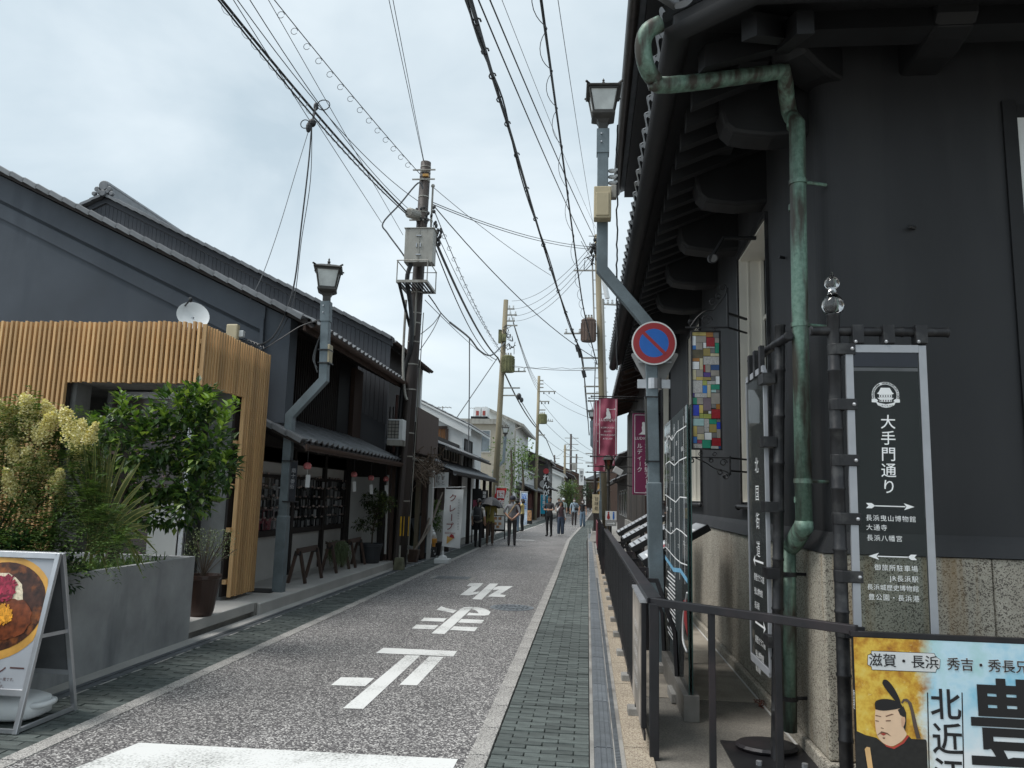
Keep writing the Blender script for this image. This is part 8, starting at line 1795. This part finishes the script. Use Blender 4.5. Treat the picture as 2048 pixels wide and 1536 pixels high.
# ------------------------------------------------------------------ shop clutter on the left pavement
c = at_z(885, 1127, 0); t = thing('crepe_banner', 'white upright banner with red crepe lettering on a white water base', 'banner', c); m = MB(); m.box(c.x-.19, c.x+.19, c.y-.15, c.y+.15, .0, .12); m.build('base', M_whitep, t, bevel=.02); m = MB(); m.lathe([(.12, .12), (.09, .18), (.03, .2), (.025, .3)], c, 12); m.build('base_cap', M_whitep, t)
yb = c.y+.0; tp_ = at_y(889, 975, yb); m = MB(); m.tube([(c.x, yb, .2), (c.x, yb, tp_.z+.02)], .012, 6); l_, r2_ = at_y(864, 975, yb), at_y(931, 974, yb); m.tube([l_, r2_], .01, 6); m.build('pole', M_whitep, t)
mb = MB(); n, k = 6, 12; Q = [at_y(890, 978, yb), at_y(928, 979, yb), at_y(920, 1097, yb), at_y(884, 1092, yb)]
for j in range(k+1):
    for i in range(n+1): L_, R_2 = Q[0]+(Q[3]-Q[0])*j/k, Q[1]+(Q[2]-Q[1])*j/k; p = L_+(R_2-L_)*i/n; mb.v.append((p.x, yb-.015+.025*sin(j*.8+i*.6), p.z))
for j in range(k):
    for i in range(n): mb.f.append((j*(n+1)+i, j*(n+1)+i+1, (j+1)*(n+1)+i+1, (j+1)*(n+1)+i)); mb.m.append(0)
mb.build('cloth', M_whitep, t, smooth=True); crd = mat('dark_red_ink', (.2, .03, .03), .5)
for k, (chh, u, v) in enumerate((('ク', 904, 998), ('レ', 902, 1019), ('ー', 900, 1036), ('プ', 897, 1055))): q = at_y(u+2, v-1, yb-.05); lettering(chh, .2, q, (1, 0, 0), (0, 0, 1), crd, t, vertical=True, bold=.01)
q = at_y(918, 1000, yb-.05); lettering('いろいろな味たのしめます', .052, (q.x, q.y, q.z), (1, 0, 0), (0, 0, 1), M_cableg, t, vertical=True, gap=1.25); q = at_y(900, 1066, yb-.05); lettering('delicious', .075, q, (1, 0, 0), (0, 0, 1), crd, t)
m = MB(); m.poly([at_y(u, v, yb-.05) for u, v in ((893, 1088), (908, 1076), (894, 1072))]); m.build('printed_cone', mat('printed_cone', (.6, .36, .1), .5), t); m = MB(); m.poly([at_y(u, v, yb-.051) for u, v in ((898, 1074), (909, 1077), (907, 1070), (902, 1068))]); m.build('printed_strawberry', M_red, t)
# giant ice cream
c = at_z(859, 1113, 0); t = thing('ice_cream_model', 'giant soft serve ice cream model with white swirl on an orange cone', 'shop display', c)
MB().lathe([(.11, 0), (.13, .02), (.15, .3), (.15, .36), (.185, .37), (.19, .47), (.165, .48)], c, 18).build('cone', mat('orange_cone_plastic', (.55, .25, .02), .4, var=.15), t)
mb = MB(); P_ = []; rs = []
for k in range(80):
    f = k/79; a = f*4.4*2*pi; r = .1*(1-f)**.8; P_.append(c+Vector((r*cos(a), r*sin(a), .51+.36*f))); rs.append(.078*(1-f)**.75+.006)
mb.tube(P_, rs, 8); mb.lathe([(.14, .46), (.1, .6), (.04, .8)], c, 12); mb.build('swirl', M_whitep, t, smooth=True)
a = at_y(862, 1100, c.y-.2); t = thing('blackboard_sign', 'small blackboard leaning against the ice cream model', 'blackboard', (a.x, c.y-.2, 0)); MB().hexa([(a.x-.12, c.y-.24, 0), (a.x+.14, c.y-.24, 0), (a.x+.14, c.y-.21, 0), (a.x-.12, c.y-.21, 0), (a.x-.12, c.y-.17, .27), (a.x+.14, c.y-.17, .27), (a.x+.14, c.y-.14, .27), (a.x-.12, c.y-.14, .27)]).build('board', M_ink, t); lettering('ソフト\nあります', .07, (a.x+.01, c.y-.215, .16), (1, 0, 0), (0, .2, 1), M_lett, t)
# leaning branches in a pot, cactus, easel
c = at_z(826, 1124, 0); t = thing('branch_pot', 'brown square pot with long leaning bare branches', 'pot', c); MB().hexa([(c.x-.1, c.y-.1, 0), (c.x+.1, c.y-.1, 0), (c.x+.1, c.y+.1, 0), (c.x-.1, c.y+.1, 0), (c.x-.14, c.y-.14, .3), (c.x+.14, c.y-.14, .3), (c.x+.14, c.y+.14, .3), (c.x-.14, c.y+.14, .3)]).build('pot', M_brown, t); m = MB()
for (u, v, y) in ((885, 985, 21), (868, 1000, 20.5), (878, 1000, 20.8)): m.tube(smoothed([c+Vector((0, 0, .25)), (c+at_y(u, v, y))/2+Vector((.03, 0, -.05)), at_y(u, v, y)], 4), .022, 5)
m.build('branches', mat('grey_branch', (.2, .17, .14), .9), t)
c = at_z(826, 1116, 0)+Vector((-.15, .5, 0)); t = thing('tall_cactus', 'tall dark green column cactus in a white dish behind the pole', 'cactus', c); m = MB(); top_ = at_y(831, 985, c.y); top_.x = min(top_.x, c.x+.15); m.tube([c+Vector((0, 0, .25)), (c+top_)/2, top_], [.06, .075, .05], 8); m.tube([c+Vector((.1, 0, .25)), c+Vector((.13, 0, .9))], .04, 8); m.build('stem', mat('cactus_skin', (.02, .04, .025), .6, var=.4, scale=20.0), t); MB().lathe([(.1, .0), (.16, .25), (.17, .28)], c, 12).build('dish', M_whitep, t)
a, b = at_y(832, 1028, 20.2), at_y(845, 1095, 20.2); t = thing('leaning_menu_board', 'dark menu board leaning by the shop door beside the ice cream', 'menu board', (a.x, 20.2, 0)); MB().beam((b.x+.12, 20.2, .0), (a.x, 20.4, a.z), .03, .42, up=(1, 0, 0)).build('board', M_blackw, t); MB().beam((b.x+.09, 20.16, .15), (a.x+.0, 20.34, a.z-.08), .008, .34, up=(1, 0, 0)).build('menu_sheet', M_winb, t)
c = Vector((-4.4, 21.6, 0)); t = thing('fern_pot', 'leafy green plant by the shop entrance behind the crepe banner', 'plant', c); mb = MB(); rng = random.Random(4)
for k in range(260): p = at_y(rng.uniform(862, 880), rng.uniform(1000, 1060), 21.4+rng.uniform(-.2, .2)); leaf(mb, p, rv(rng), Vector((0, 0, 1)), .12, .045, .1, .3)
mb.build('foliage', L_mid, t); MB().lathe([(.12, 0), (.17, .35)], (at_y(872, 1080, 21.4).x, 21.4, 0), 12).build('pot', M_blackw, t)
# black signboards and banners before the timber house
def board(name, lab, u0, v0, u1, v1, y, m, cat='sign', txt=None, tm=None, sz=.2, vert=True, foot=True, d=.05):
    a, b = at_y(u0, v0, y), at_y(u1, v1, y); t = thing(name, lab, cat, ((a.x+b.x)/2, y, 0)); MB().box(a.x, b.x, y, y+d, max(b.z, .05), a.z).build('board', m, t)
    if txt: lettering(txt, sz, ((a.x+b.x)/2, y-.006, a.z-sz*.9 if vert else (a.z+b.z)/2), (1, 0, 0), (0, 0, 1), tm or M_lett, t, vertical=vert, bold=.015)
    if foot: f = MB(); f.box(a.x, a.x+.04, y+d, y+d+.04, 0, max(b.z, .05)+.3); f.box(b.x-.04, b.x, y+d, y+d+.04, 0, max(b.z, .05)+.3); f.build('leg', M_iron, t)
    return t, a, b
t, a, b = board('black_shop_sign', 'black upright shop sign with white characters above a small photo', 945, 977, 960, 1060, 27.6, M_blackw, txt='黒壁\nカフェ', sz=.13, vert=False); m = MB(); q = at_y(952, 1000, 27.59); m.box(q.x-.1, q.x+.1, 27.59, 27.598, q.z-.35, q.z+.0); m.build('photo', M_magenta, t)
board('black_shop_sign', 'plain tall black sign panel just left of the umbrella', 962, 980, 974, 1058, 27.2, M_blackw, txt='珈琲', sz=.12)
def nobori(lab, u0, v0, u1, v1, y, m, txt, tm, sz, lean=0.0, group='upright shop banners'):
    a, b = at_y(u0, v0, y), at_y(u1, v1, y); t = thing('upright_banner', lab, 'banner', (a.x, y, 0), group); zb = max(b.z, .1); mb = MB(); n, k = 4, 10
    for j in range(k+1):
        for i in range(n+1): mb.v.append((a.x+(b.x-a.x)*i/n-lean*j/k, y+.03*sin(j*.9+i), a.z+(zb-a.z)*j/k))
    for j in range(k):
        for i in range(n): mb.f.append((j*(n+1)+i, j*(n+1)+i+1, (j+1)*(n+1)+i+1, (j+1)*(n+1)+i)); mb.m.append(0)
    mb.build('cloth', m, t, smooth=True); p = MB(); p.tube([(a.x-.03, y+.02, 0), (a.x-.03, y+.02, a.z+.1)], .02, 5); p.tube([(a.x-.05, y+.02, a.z+.04), (b.x+.02, y+.02, a.z+.04)], .014, 5); p.build('pole', M_whitep, t)
    lettering(txt, sz, ((a.x+b.x)/2-lean*.2, y-.05, a.z-sz*.8), (1, 0, 0), (0, 0, 1), tm, t, vertical=True, bold=.02, gap=1.1); return t
M_bred = mat('bright_red_cloth', (.5, .012, .018), .6, var=.12, scale=3.0); M_cyan = mat('cyan_banner_cloth', (.02, .4, .6), .6, var=.1, scale=3.0); M_paleb = mat('pale_blue_print_cloth', (.48, .58, .7), .6, var=.35, scale=6.0)
nobori('red banner with white characters above the umbrella', 993, 976, 1013, 1012, 31, M_bred, '国産', M_lett, .34, lean=.15); nobori('pale blue printed banner behind the woman in yellow', 1042, 985, 1054, 1050, 44, M_paleb, '近江牛', M_blue, .3); nobori('bright cyan banner on the far left kerb', 1082, 990, 1095, 1028, 62, M_cyan, '営業中', M_lett, .32)
t, a, b = board('black_hanging_banner', 'tall black banner with a red spot and white characters over the far shops', 1089, 928, 1096, 988, 60, M_ink, cat='banner', txt='・れんが', sz=.55, foot=False); MB().tube([((a.x+b.x)/2-.02, 59.98, a.z-.55), ((a.x+b.x)/2-.02, 59.97, a.z-.55)], .22, 12).build('red_spot', M_red, t); MB().box((a.x+b.x)/2-.05, (a.x+b.x)/2+.05, 60.05, 60.15, 0, a.z+.3).build('post', M_iron, t)
t, a, b = board('menu_stand', 'white photo menu stand in a black frame right of the umbrella', 983, 1030, 1010, 1063, 30.5, M_ink, cat='menu board'); a2, b2 = at_y(985, 1032, 30.48), at_y(1008, 1059, 30.48); MB().box(a2.x, b2.x, 30.47, 30.49, b2.z, a2.z).build('menu_sheet', M_whitep, t); m = MB()
for k, (x, z) in enumerate(((.12, .42), (.3, .42), (.12, .22), (.3, .22), (.22, .1))): m.box(a2.x+x-.06, a2.x+x+.06, 30.46, 30.469, b2.z+z-.05, b2.z+z+.05)
m.build('food_photos', mat('food_photo_print', (.45, .25, .12), .5, var=.6, scale=9.0), t); lettering('ランチ', .1, ((a2.x+b2.x)/2, 30.46, a2.z-.05), (1, 0, 0), (0, 0, 1), M_ink, t)
c = at_y(1087, 968, 66); t = thing('round_road_sign', 'grey back of a round road sign on a thin far post', 'road sign', (c.x, 66, 0)); MB().tube([(c.x, 66, c.z), (c.x, 66.03, c.z)], .33, 18).build('disc', M_backgrey, t); MB().tube([(c.x, 66.06, 0), (c.x, 66.06, c.z+.3)], .04, 6).build('post', M_cabinet, t)
c = at_y(1058, 1030, 46); t = thing('pavement_board', 'dark pavement board with a picture beside the pale banner', 'sign board', (c.x, 46, 0)); MB().box(c.x-.25, c.x+.2, 46, 46.06, .1, 1.0).build('board', M_blackw, t); MB().box(c.x-.2, c.x+.15, 45.98, 45.995, .3, .9).build('picture', mat('food_photo_print', (.45, .25, .12), .5), t)
# ================================================================== PEOPLE
def person(lab, u, v, h, face, top, legs, shoe, arms='down', sleeve=None, forearm='skin', hair='short', hat=None, stride=.0, legw=1.0, mask=False, slim=1.0, look=0.0, hem=None):
    foot = at_z(u, v, 0.0); s = h/1.72; t = thing('person', lab, 'person', foot, 'people walking in the street')
    J = {}; E = []; lab_ = {}
    def j(n, x, y, z, r, ry=None): J[n] = ((x, y, z), (r, ry or r))
    j('pelvis', 0, 0, .93, .135*slim, .105); j('waist', 0, .0, 1.08, .125*slim, .095); j('chest', 0, .0, 1.28, .15*slim, .105); j('neckb', 0, -.005, 1.43, .07, .06); j('neck', 0, .005, 1.49, .05); j('head', 0, .02, 1.57, .075, .085); j('head2', 0, .015, 1.645, .075, .088); j('crown', 0, .01, 1.70, .045)
    E += [('pelvis', 'waist', 'top'), ('waist', 'chest', 'top'), ('chest', 'neckb', 'top'), ('neckb', 'neck', 'skin'), ('neck', 'head', 'skin'), ('head', 'head2', 'skin'), ('head2', 'crown', 'skin')]
    hands = {}
    for sd, nm in ((-1, 'l'), (1, 'r')):
        st = stride*sd
        j('hip'+nm, .088*sd*slim, 0, .89, .092*legw**.5, .095); j('knee'+nm, .092*sd, .02+st*.5, .49, .068*legw); j('ankle'+nm, .095*sd, st-.02-(.0), .105, .05*legw**1.5); j('heel'+nm, .095*sd, st-.03, .05, .042); j('toe'+nm, .105*sd, st+.13, .035, .035)
        E += [('pelvis', 'hip'+nm, 'legs'), ('hip'+nm, 'knee'+nm, 'legs'), ('knee'+nm, 'ankle'+nm, 'legs'), ('ankle'+nm, 'heel'+nm, 'shoe'), ('heel'+nm, 'toe'+nm, 'shoe')]
        arm = arms if isinstance(arms, str) else arms[0 if sd < 0 else 1]
        el, wr, ha = {'down': ((.225, -.03, 1.14), (.235, .03, .90), (.235, .05, .82)), 'back': ((.26, -.1, 1.16), (.1, -.17, .98), (.02, -.175, .92)), 'cross': ((.235, .06, 1.15), (.05, .19, 1.14), (-.03, .2, 1.15)), 'mouth': ((.2, .14, 1.2), (.1, .2, 1.42), (.06, .16, 1.49)), 'hold': ((.2, .1, 1.18), (.13, .2, 1.36), (.12, .21, 1.43)), 'bag': ((.24, -.05, 1.15), (.21, .1, 1.05), (.15, .13, 1.03))}[arm]
        j('sh'+nm, .165*sd*slim, -.005, 1.40, .062, .062); j('el'+nm, el[0]*sd*slim, el[1], el[2], .046); j('wr'+nm, wr[0]*sd, wr[1], wr[2], .03); j('ha'+nm, ha[0]*sd, ha[1], ha[2], .034, .02)
        E += [('chest', 'sh'+nm, 'top'), ('sh'+nm, 'el'+nm, 'sleeve'), ('el'+nm, 'wr'+nm, 'forearm'), ('wr'+nm, 'ha'+nm, 'hand')]
        hands[nm] = (Vector(J['wr'+nm][0]), Vector(J['ha'+nm][0]), sd)
    names = list(J); idx = {n: i for i, n in enumerate(names)}
    me = bpy.data.meshes.new('body'); me.from_pydata([J[n][0] for n in names], [(idx[a], idx[b]) for a, b, _ in E], []); ob = bpy.data.objects.new('body', me); COL.objects.link(ob)
    sk = ob.modifiers.new('skin', 'SKIN'); sk.use_smooth_shade = True
    for i, n in enumerate(names): me.skin_vertices[0].data[i].radius = J[n][1]; me.skin_vertices[0].data[i].use_root = (n == 'pelvis')
    ob.modifiers.new('sub', 'SUBSURF').levels = 1; ob.modifiers['sub'].render_levels = 1
    dg = bpy.context.evaluated_depsgraph_get(); bm_ = bpy.data.meshes.new_from_object(ob.evaluated_get(dg)); bpy.data.objects.remove(ob)
    mats = {'top': top, 'legs': legs, 'shoe': shoe, 'skin': M_skin, 'sleeve': sleeve or top, 'forearm': forearm if not isinstance(forearm, str) else M_skin, 'hand': M_skin}; order = list(mats)
    V = [tuple(x.co) for x in bm_.vertices]; Fs = [tuple(p.vertices) for p in bm_.polygons]; mi = []
    seg = [(Vector(J[a][0]), Vector(J[b][0]), l, (J[a][1][0]+J[b][1][0])/2) for a, b, l in E]
    for f in Fs:
        c = sum((Vector(V[i]) for i in f), Vector())/len(f); best = None
        for a, b, l, r in seg:
            d = b-a; tt = max(0, min(1, (c-a).dot(d)/d.length_squared)); q = (c-(a+d*tt)).length-r*.9
            if best is None or q < best[0]: best = (q, l)
        l = best[1]
        if l == 'legs' and hem and c.z > hem: l = 'top'
        mi.append(order.index(l))
    mb = MB(); mb.v = V; mb.f = Fs; mb.m = mi
    mb.cur = order.index('hand')
    for nm, (w, hnd, sd) in hands.items():
        d = (hnd-w).normalized(); sdv = d.cross(Vector((0, 1, 0.2))).normalized()
        for k in range(4): o = hnd+sdv*(.021-.014*k)*1.0; Lf = (.06, .07, .066, .052)[k]; mb.tube([o-d*.02, o+d*Lf*.55, o+d*Lf+Vector((0, .012, 0))], [.009, .008, .006], 5)
        o = w+d*.03+sdv*.025; mb.tube([o, o+sdv*.02+d*.03, o+sdv*.024+d*.055], [.01, .009, .007], 5)
    mb.cur = order.index('skin'); mb.blob((0, .108, 1.585), (.014, .022, .022), 6, 4)
    for sg in (-1, 1): mb.blob((.082*sg, .01, 1.59), (.014, .022, .032), 6, 4)
    R = Matrix.Rotation(face, 3, 'Z')
    def tr(mb_): mb_.v = [tuple(foot + R @ (Vector(p)*s)) for p in mb_.v]; return mb_
    tr(mb).build('body', [mats[k] for k in order], t, smooth=True)
    fm = MB()
    for sg in (-1, 1): fm.blob((.033*sg, .098, 1.61), (.013, .008, .006), 6, 4); fm.box(.015*sg if sg > 0 else -.05, .05 if sg > 0 else -.015, .096, .106, 1.628, 1.634)
    tr(fm).build('eyes', M_hair, t); fm = MB(); fm.blob((0, .1, 1.545), (.024, .008, .006), 6, 4); tr(fm).build('mouth', mat('lip', (.3, .1, .09), .5), t)
    if mask: fm = MB(); fm.blob((0, .085, 1.565), (.062, .04, .045), 8, 6); tr(fm).build('face_mask', M_whitep, t)
    hm = MB()
    def cap(c, r, zmin_front, n=12, k=8):
        b = len(hm.v)
        for i in range(k+1):
            for q in range(n):
                a = 2*pi*q/n; front = max(0, sin(a)); th = (pi*.62-front*zmin_front)*i/k; hm.v.append((c[0]+r[0]*sin(th)*cos(a), c[1]+r[1]*sin(th)*sin(a), c[2]+r[2]*cos(th)))
        for i in range(k):
            for q in range(n): q2 = (q+1) % n; hm.f.append((b+i*n+q, b+i*n+q2, b+(i+1)*n+q2, b+(i+1)*n+q)); hm.m.append(0)
    cap((0, .0, 1.625), (.1, .115, .105), .75)
    if hair == 'bob': 
        for k in range(9): a = pi+pi*k/8; hm.tube([(.088*cos(a), .0+.095*sin(a), 1.62), (.1*cos(a), .0+.1*sin(a), 1.53), (.085*cos(a), .0+.085*sin(a), 1.475)], [.03, .034, .02], 6)
    if hair == 'long':
        for k in range(9): a = pi+pi*k/8; hm.tube([(.088*cos(a), .095*sin(a), 1.62), (.1*cos(a), .1*sin(a)-.01, 1.5), (.09*cos(a), .1*sin(a)-.02, 1.36)], [.03, .036, .02], 6)
    if hair == 'tail': hm.tube(smoothed([(0, -.1, 1.64), (0, -.145, 1.6), (0, -.135, 1.5), (0, -.12, 1.42)], 4), .03, 6)
    tr(hm).build('hair', M_hair if hat != 'cap' else mat('grey_hair', (.12, .11, .1), .5), t, smooth=True)
    if hat:
        hm = MB(); cap((0, .0, 1.64), (.108, .122, .105), .45); hm.hexa([(-.07, .08, 1.62), (.07, .08, 1.62), (.06, .18, 1.605), (-.06, .18, 1.605), (-.07, .08, 1.635), (.07, .08, 1.635), (.06, .18, 1.615), (-.06, .18, 1.615)]); tr(hm).build('cap', M_whitep if hat == 'white' else mat('navy_cap_cloth', (.03, .032, .05), .8), t, smooth=True)
    t['frame'] = 0; del t['frame']
    def W_(x, y, z): return foot + R @ (Vector((x, y, z))*s)
    return t, W_, s
def cloth(n, c, **k): return mat(n, c, .85, var=.14, scale=14.0, **k)
C_grey, C_dgrey = cloth('grey_tee', (.2, .205, .22)), cloth('charcoal_trousers', (.055, .053, .055)); C_blk = cloth('black_trousers', (.014, .014, .016)); C_beige = cloth('beige_shirt', (.3, .285, .25)); C_olive = cloth('olive_yellow_top', (.27, .245, .07)); C_brn = cloth('brown_trousers', (.085, .058, .042)); C_yel = cloth('pale_yellow_top', (.56, .45, .19)); C_tee = cloth('dark_grey_tee', (.045, .045, .05)); C_jean = cloth('blue_jeans', (.055, .08, .125)); C_jeanl = cloth('pale_blue_jeans', (.2, .27, .36)); C_vest = cloth('mauve_brown_vest', (.11, .065, .07)); C_lb = cloth('light_blue_tee', (.3, .38, .45)); C_wh = cloth('white_cloth', (.66, .66, .66)); C_shoe = cloth('black_shoe', (.015, .014, .014)); C_shw = cloth('white_shoe', (.5, .5, .48))
t, W_, s = person('person seen from behind in grey tee and navy cap, hands clasped behind back', 1023, 1092, 1.68, 0.0, C_grey, C_dgrey, C_shoe, 'back', hat='cap', stride=.06, hem=.93, slim=1.08)
m = MB(); m.tube(smoothed([W_(.15, .1, 1.42), W_(.13, -.02, 1.47), W_(.0, -.125, 1.27), W_(-.14, -.11, 1.06), W_(-.15, .02, 1.0)], 4), .017, 6); m.build('tan_strap', mat('tan_strap_leather', (.42, .29, .14), .7), t)
t, W_, s = person('person with a dark backpack and ponytail, white sleeves, seen from behind', 955, 1095, 1.57, -.1, C_beige, C_blk, C_shoe, ('down', 'down'), sleeve=C_wh, hair='tail', stride=-.07, hem=.9)
m = MB(); m.v = []; c_ = [(.13, -.11, 1.4), (.15, -.13, 1.2), (.14, -.12, .98)]
prof = [(.06, 1.43), (.13, 1.4), (.155, 1.25), (.16, 1.08), (.14, .97), (.06, .94)]
for k in range(len(prof)):
    w_, z = prof[k]; 
    for i in range(12): a = 2*pi*i/12; m.v.append(tuple(W_(w_*cos(a), -.18+.085*sin(a)*(1 if 0 < k < 5 else .4), z)))
for k in range(len(prof)-1):
    for i in range(12): i2 = (i+1) % 12; m.f.append((k*12+i, k*12+i2, (k+1)*12+i2, (k+1)*12+i)); m.m.append(0)
m.f += [tuple(range(12)), tuple(range(60, 72))]; m.m += [0, 0]
bp_ = thing('backpack', 'dark grey backpack on the back of the walker with the ponytail', 'backpack', W_(0, -.18, 1.2)); m.build('bag', cloth('dark_grey_nylon', (.035, .037, .042)), bp_, smooth=True)
m = MB(); m.tube([W_(-.09, -.26, 1.12), W_(.09, -.26, 1.12)], .012, 5); m.tube([W_(-.12, -.24, 1.0), W_(-.12, -.24, 1.3)], .01, 5); m.tube([W_(.12, -.24, 1.0), W_(.12, -.24, 1.3)], .01, 5); m.build('zip_line', M_cableg, bp_); m = MB()
for sg in (-1, 1): m.tube(smoothed([W_(.09*sg, -.11, 1.42), W_(.1*sg, .0, 1.47), W_(.12*sg, .12, 1.35), W_(.15*sg, .05, 1.08), W_(.12*sg, -.1, 1.0)], 3), .02, 6)
m.build('strap', cloth('dark_grey_nylon', (.035, .037, .042)), bp_)
t, W_, s = person('person in an olive yellow top under the black umbrella, brown trousers', 979, 1091, 1.6, .05, C_olive, C_brn, C_shw, ('down', 'hold'), stride=.05, hem=.84, slim=1.05, forearm=C_olive, hair='bob')
uc = at_y(985, 994, 26.4); um = thing('umbrella', 'open black umbrella held over the walker in the olive top', 'umbrella', uc); cols = mat('black_umbrella_cloth', (.035, .036, .04), .6, var=.1, scale=6.0); R_ = .45; n = 8; m = MB(); tilt = Matrix.Rotation(-.12, 3, 'X') @ Matrix.Rotation(.12, 3, 'Y')
def U(r, z, a): return uc + tilt @ Vector((R_*r*cos(a), R_*r*sin(a), z))
rows = [(0.02, 0), (.35, -.045), (.7, -.15), (1.0, -.33)]
for i in range(n):
    pm = MB(); a0 = 2*pi*i/n+.2
    for r, z in rows:
        for q in range(5): f = q/4; a = a0+2*pi/n*f; sgc = 1-.10*sin(pi*f)*r; pm.v.append(tuple(U(r*sgc*(cos(pi/n)/cos(pi/n*(2*f-1)) if True else 1), z+.03*sin(pi*f)*r, a)))
    for k in range(3):
        for q in range(4): pm.f.append((k*5+q, k*5+q+1, (k+1)*5+q+1, (k+1)*5+q)); pm.m.append(0)
    pm.build('panel', cols, um, smooth=True)
m = MB(); m.tube([U(0, .05, 0), U(0, -.62, 0)], .008, 6); m.build('shaft', M_steel, um)
for i in range(n): a = 2*pi*i/n+.2; MB().tube([U(r, z-.006, a) for r, z in rows], .004, 4).build('rib', M_steel, um)
MB().tube([U(0, -.6, 0), U(0, -.72, 0)], .016, 6).build('handle', M_ink, um)
t, W_, s = person('person in a pale yellow top and black trousers eating, side on at the left kerb', 1044, 1063, 1.58, 1.3, C_yel, C_blk, C_shoe, 'mouth', hair='bob', hem=.95); m = MB(); m.blob(W_(.0, .22, 1.53), (.03, .03, .05), 6, 4); m.tube([W_(0, .22, 1.44), W_(0, .22, 1.5)], [.01, .03], 6); cn = thing('ice_cream_cone', 'ice cream cone held by the person in yellow', 'ice cream', W_(0, .22, 1.48)); m.build('cone', C_wh, cn)
person('person in pale jeans half hidden behind the man with clasped hands', 1033, 1064, 1.6, .9, cloth('dark_red_top', (.06, .02, .022)), C_jeanl, C_shoe, 'down', hair='bob')
person('person in charcoal tee and black trousers, arms crossed, looking aside', 1098, 1073, 1.72, pi-.35, C_tee, C_blk, C_shoe, 'cross', hem=.9, slim=1.02)
person('person with white sleeves and wide jeans, one hand at the face', 1121, 1071, 1.53, pi+.15, C_vest, C_jean, C_shw, ('down', 'mouth'), sleeve=C_wh, forearm=C_wh, hair='long', legw=1.45, hem=.93, slim=.92)
t, W_, s = person('person in light blue tee with face mask and black cross body bag', 1148, 1053.5, 1.68, pi+.05, C_lb, cloth('dark_brown_trousers', (.045, .036, .036)), C_shw, ('bag', 'down'), mask=True, stride=.08, hem=.88, hair='short', slim=1.05)
sb = thing('cross_body_bag', 'small black cross body bag on the person in light blue', 'bag', W_(-.1, .15, 1.1)); m = MB(); m.blob(W_(-.12, .14, 1.08), (.12, .06, .09), 8, 6); m.build('pouch', C_blk, sb, smooth=True); m = MB(); m.tube(smoothed([W_(.12, .05, 1.46), W_(.02, .12, 1.3), W_(-.12, .14, 1.1)], 4), .014, 5); m.build('strap', C_blk, sb)
person('person in black sleeveless top and pale wide jeans wearing a mask', 1165, 1054.5, 1.6, pi-.1, cloth('black_top', (.016, .016, .018)), cloth('two_tone_jeans', (.13, .19, .26)), C_shoe, 'down', sleeve=M_skin, hair='bob', mask=True, legw=1.4, hem=1.0, slim=.92, stride=.06)
person('person in a white cap partly hidden behind the walker with white sleeves', 1126, 1048, 1.65, pi, cloth('pale_teal_top', (.35, .42, .4)), C_dgrey, C_shoe, 'down', hat='white'); person('dark dressed person far behind the couple, near the cyan banner', 1117, 1045, 1.65, pi+.4, C_tee, C_dgrey, C_shoe, 'down')
# antennas on far roofs
for k, (u, v, y) in enumerate(((885, 828, 34), (948, 825, 52))):
    c = at_y(u, v, y); t = thing('tv_aerial', ('thin television aerial over the white storehouse roof', 'thin television aerial left of the cooling units')[k], 'aerial', c); MB().tube([c+Vector((0, 0, -1.8)), c+Vector((0, 0, .35))], .02, 4).build('mast', M_cabinet, t)
    m = MB(); m.beam(c+Vector((-.3, 0, .3)), c+Vector((.4, 0, .3)), .02)
    for j in range(5): m.beam(c+Vector((-.3+.16*j, -.3, .3)), c+Vector((-.3+.16*j, .3, .3)), .015)
    m.build('aerial_rods', M_cabinet, t)
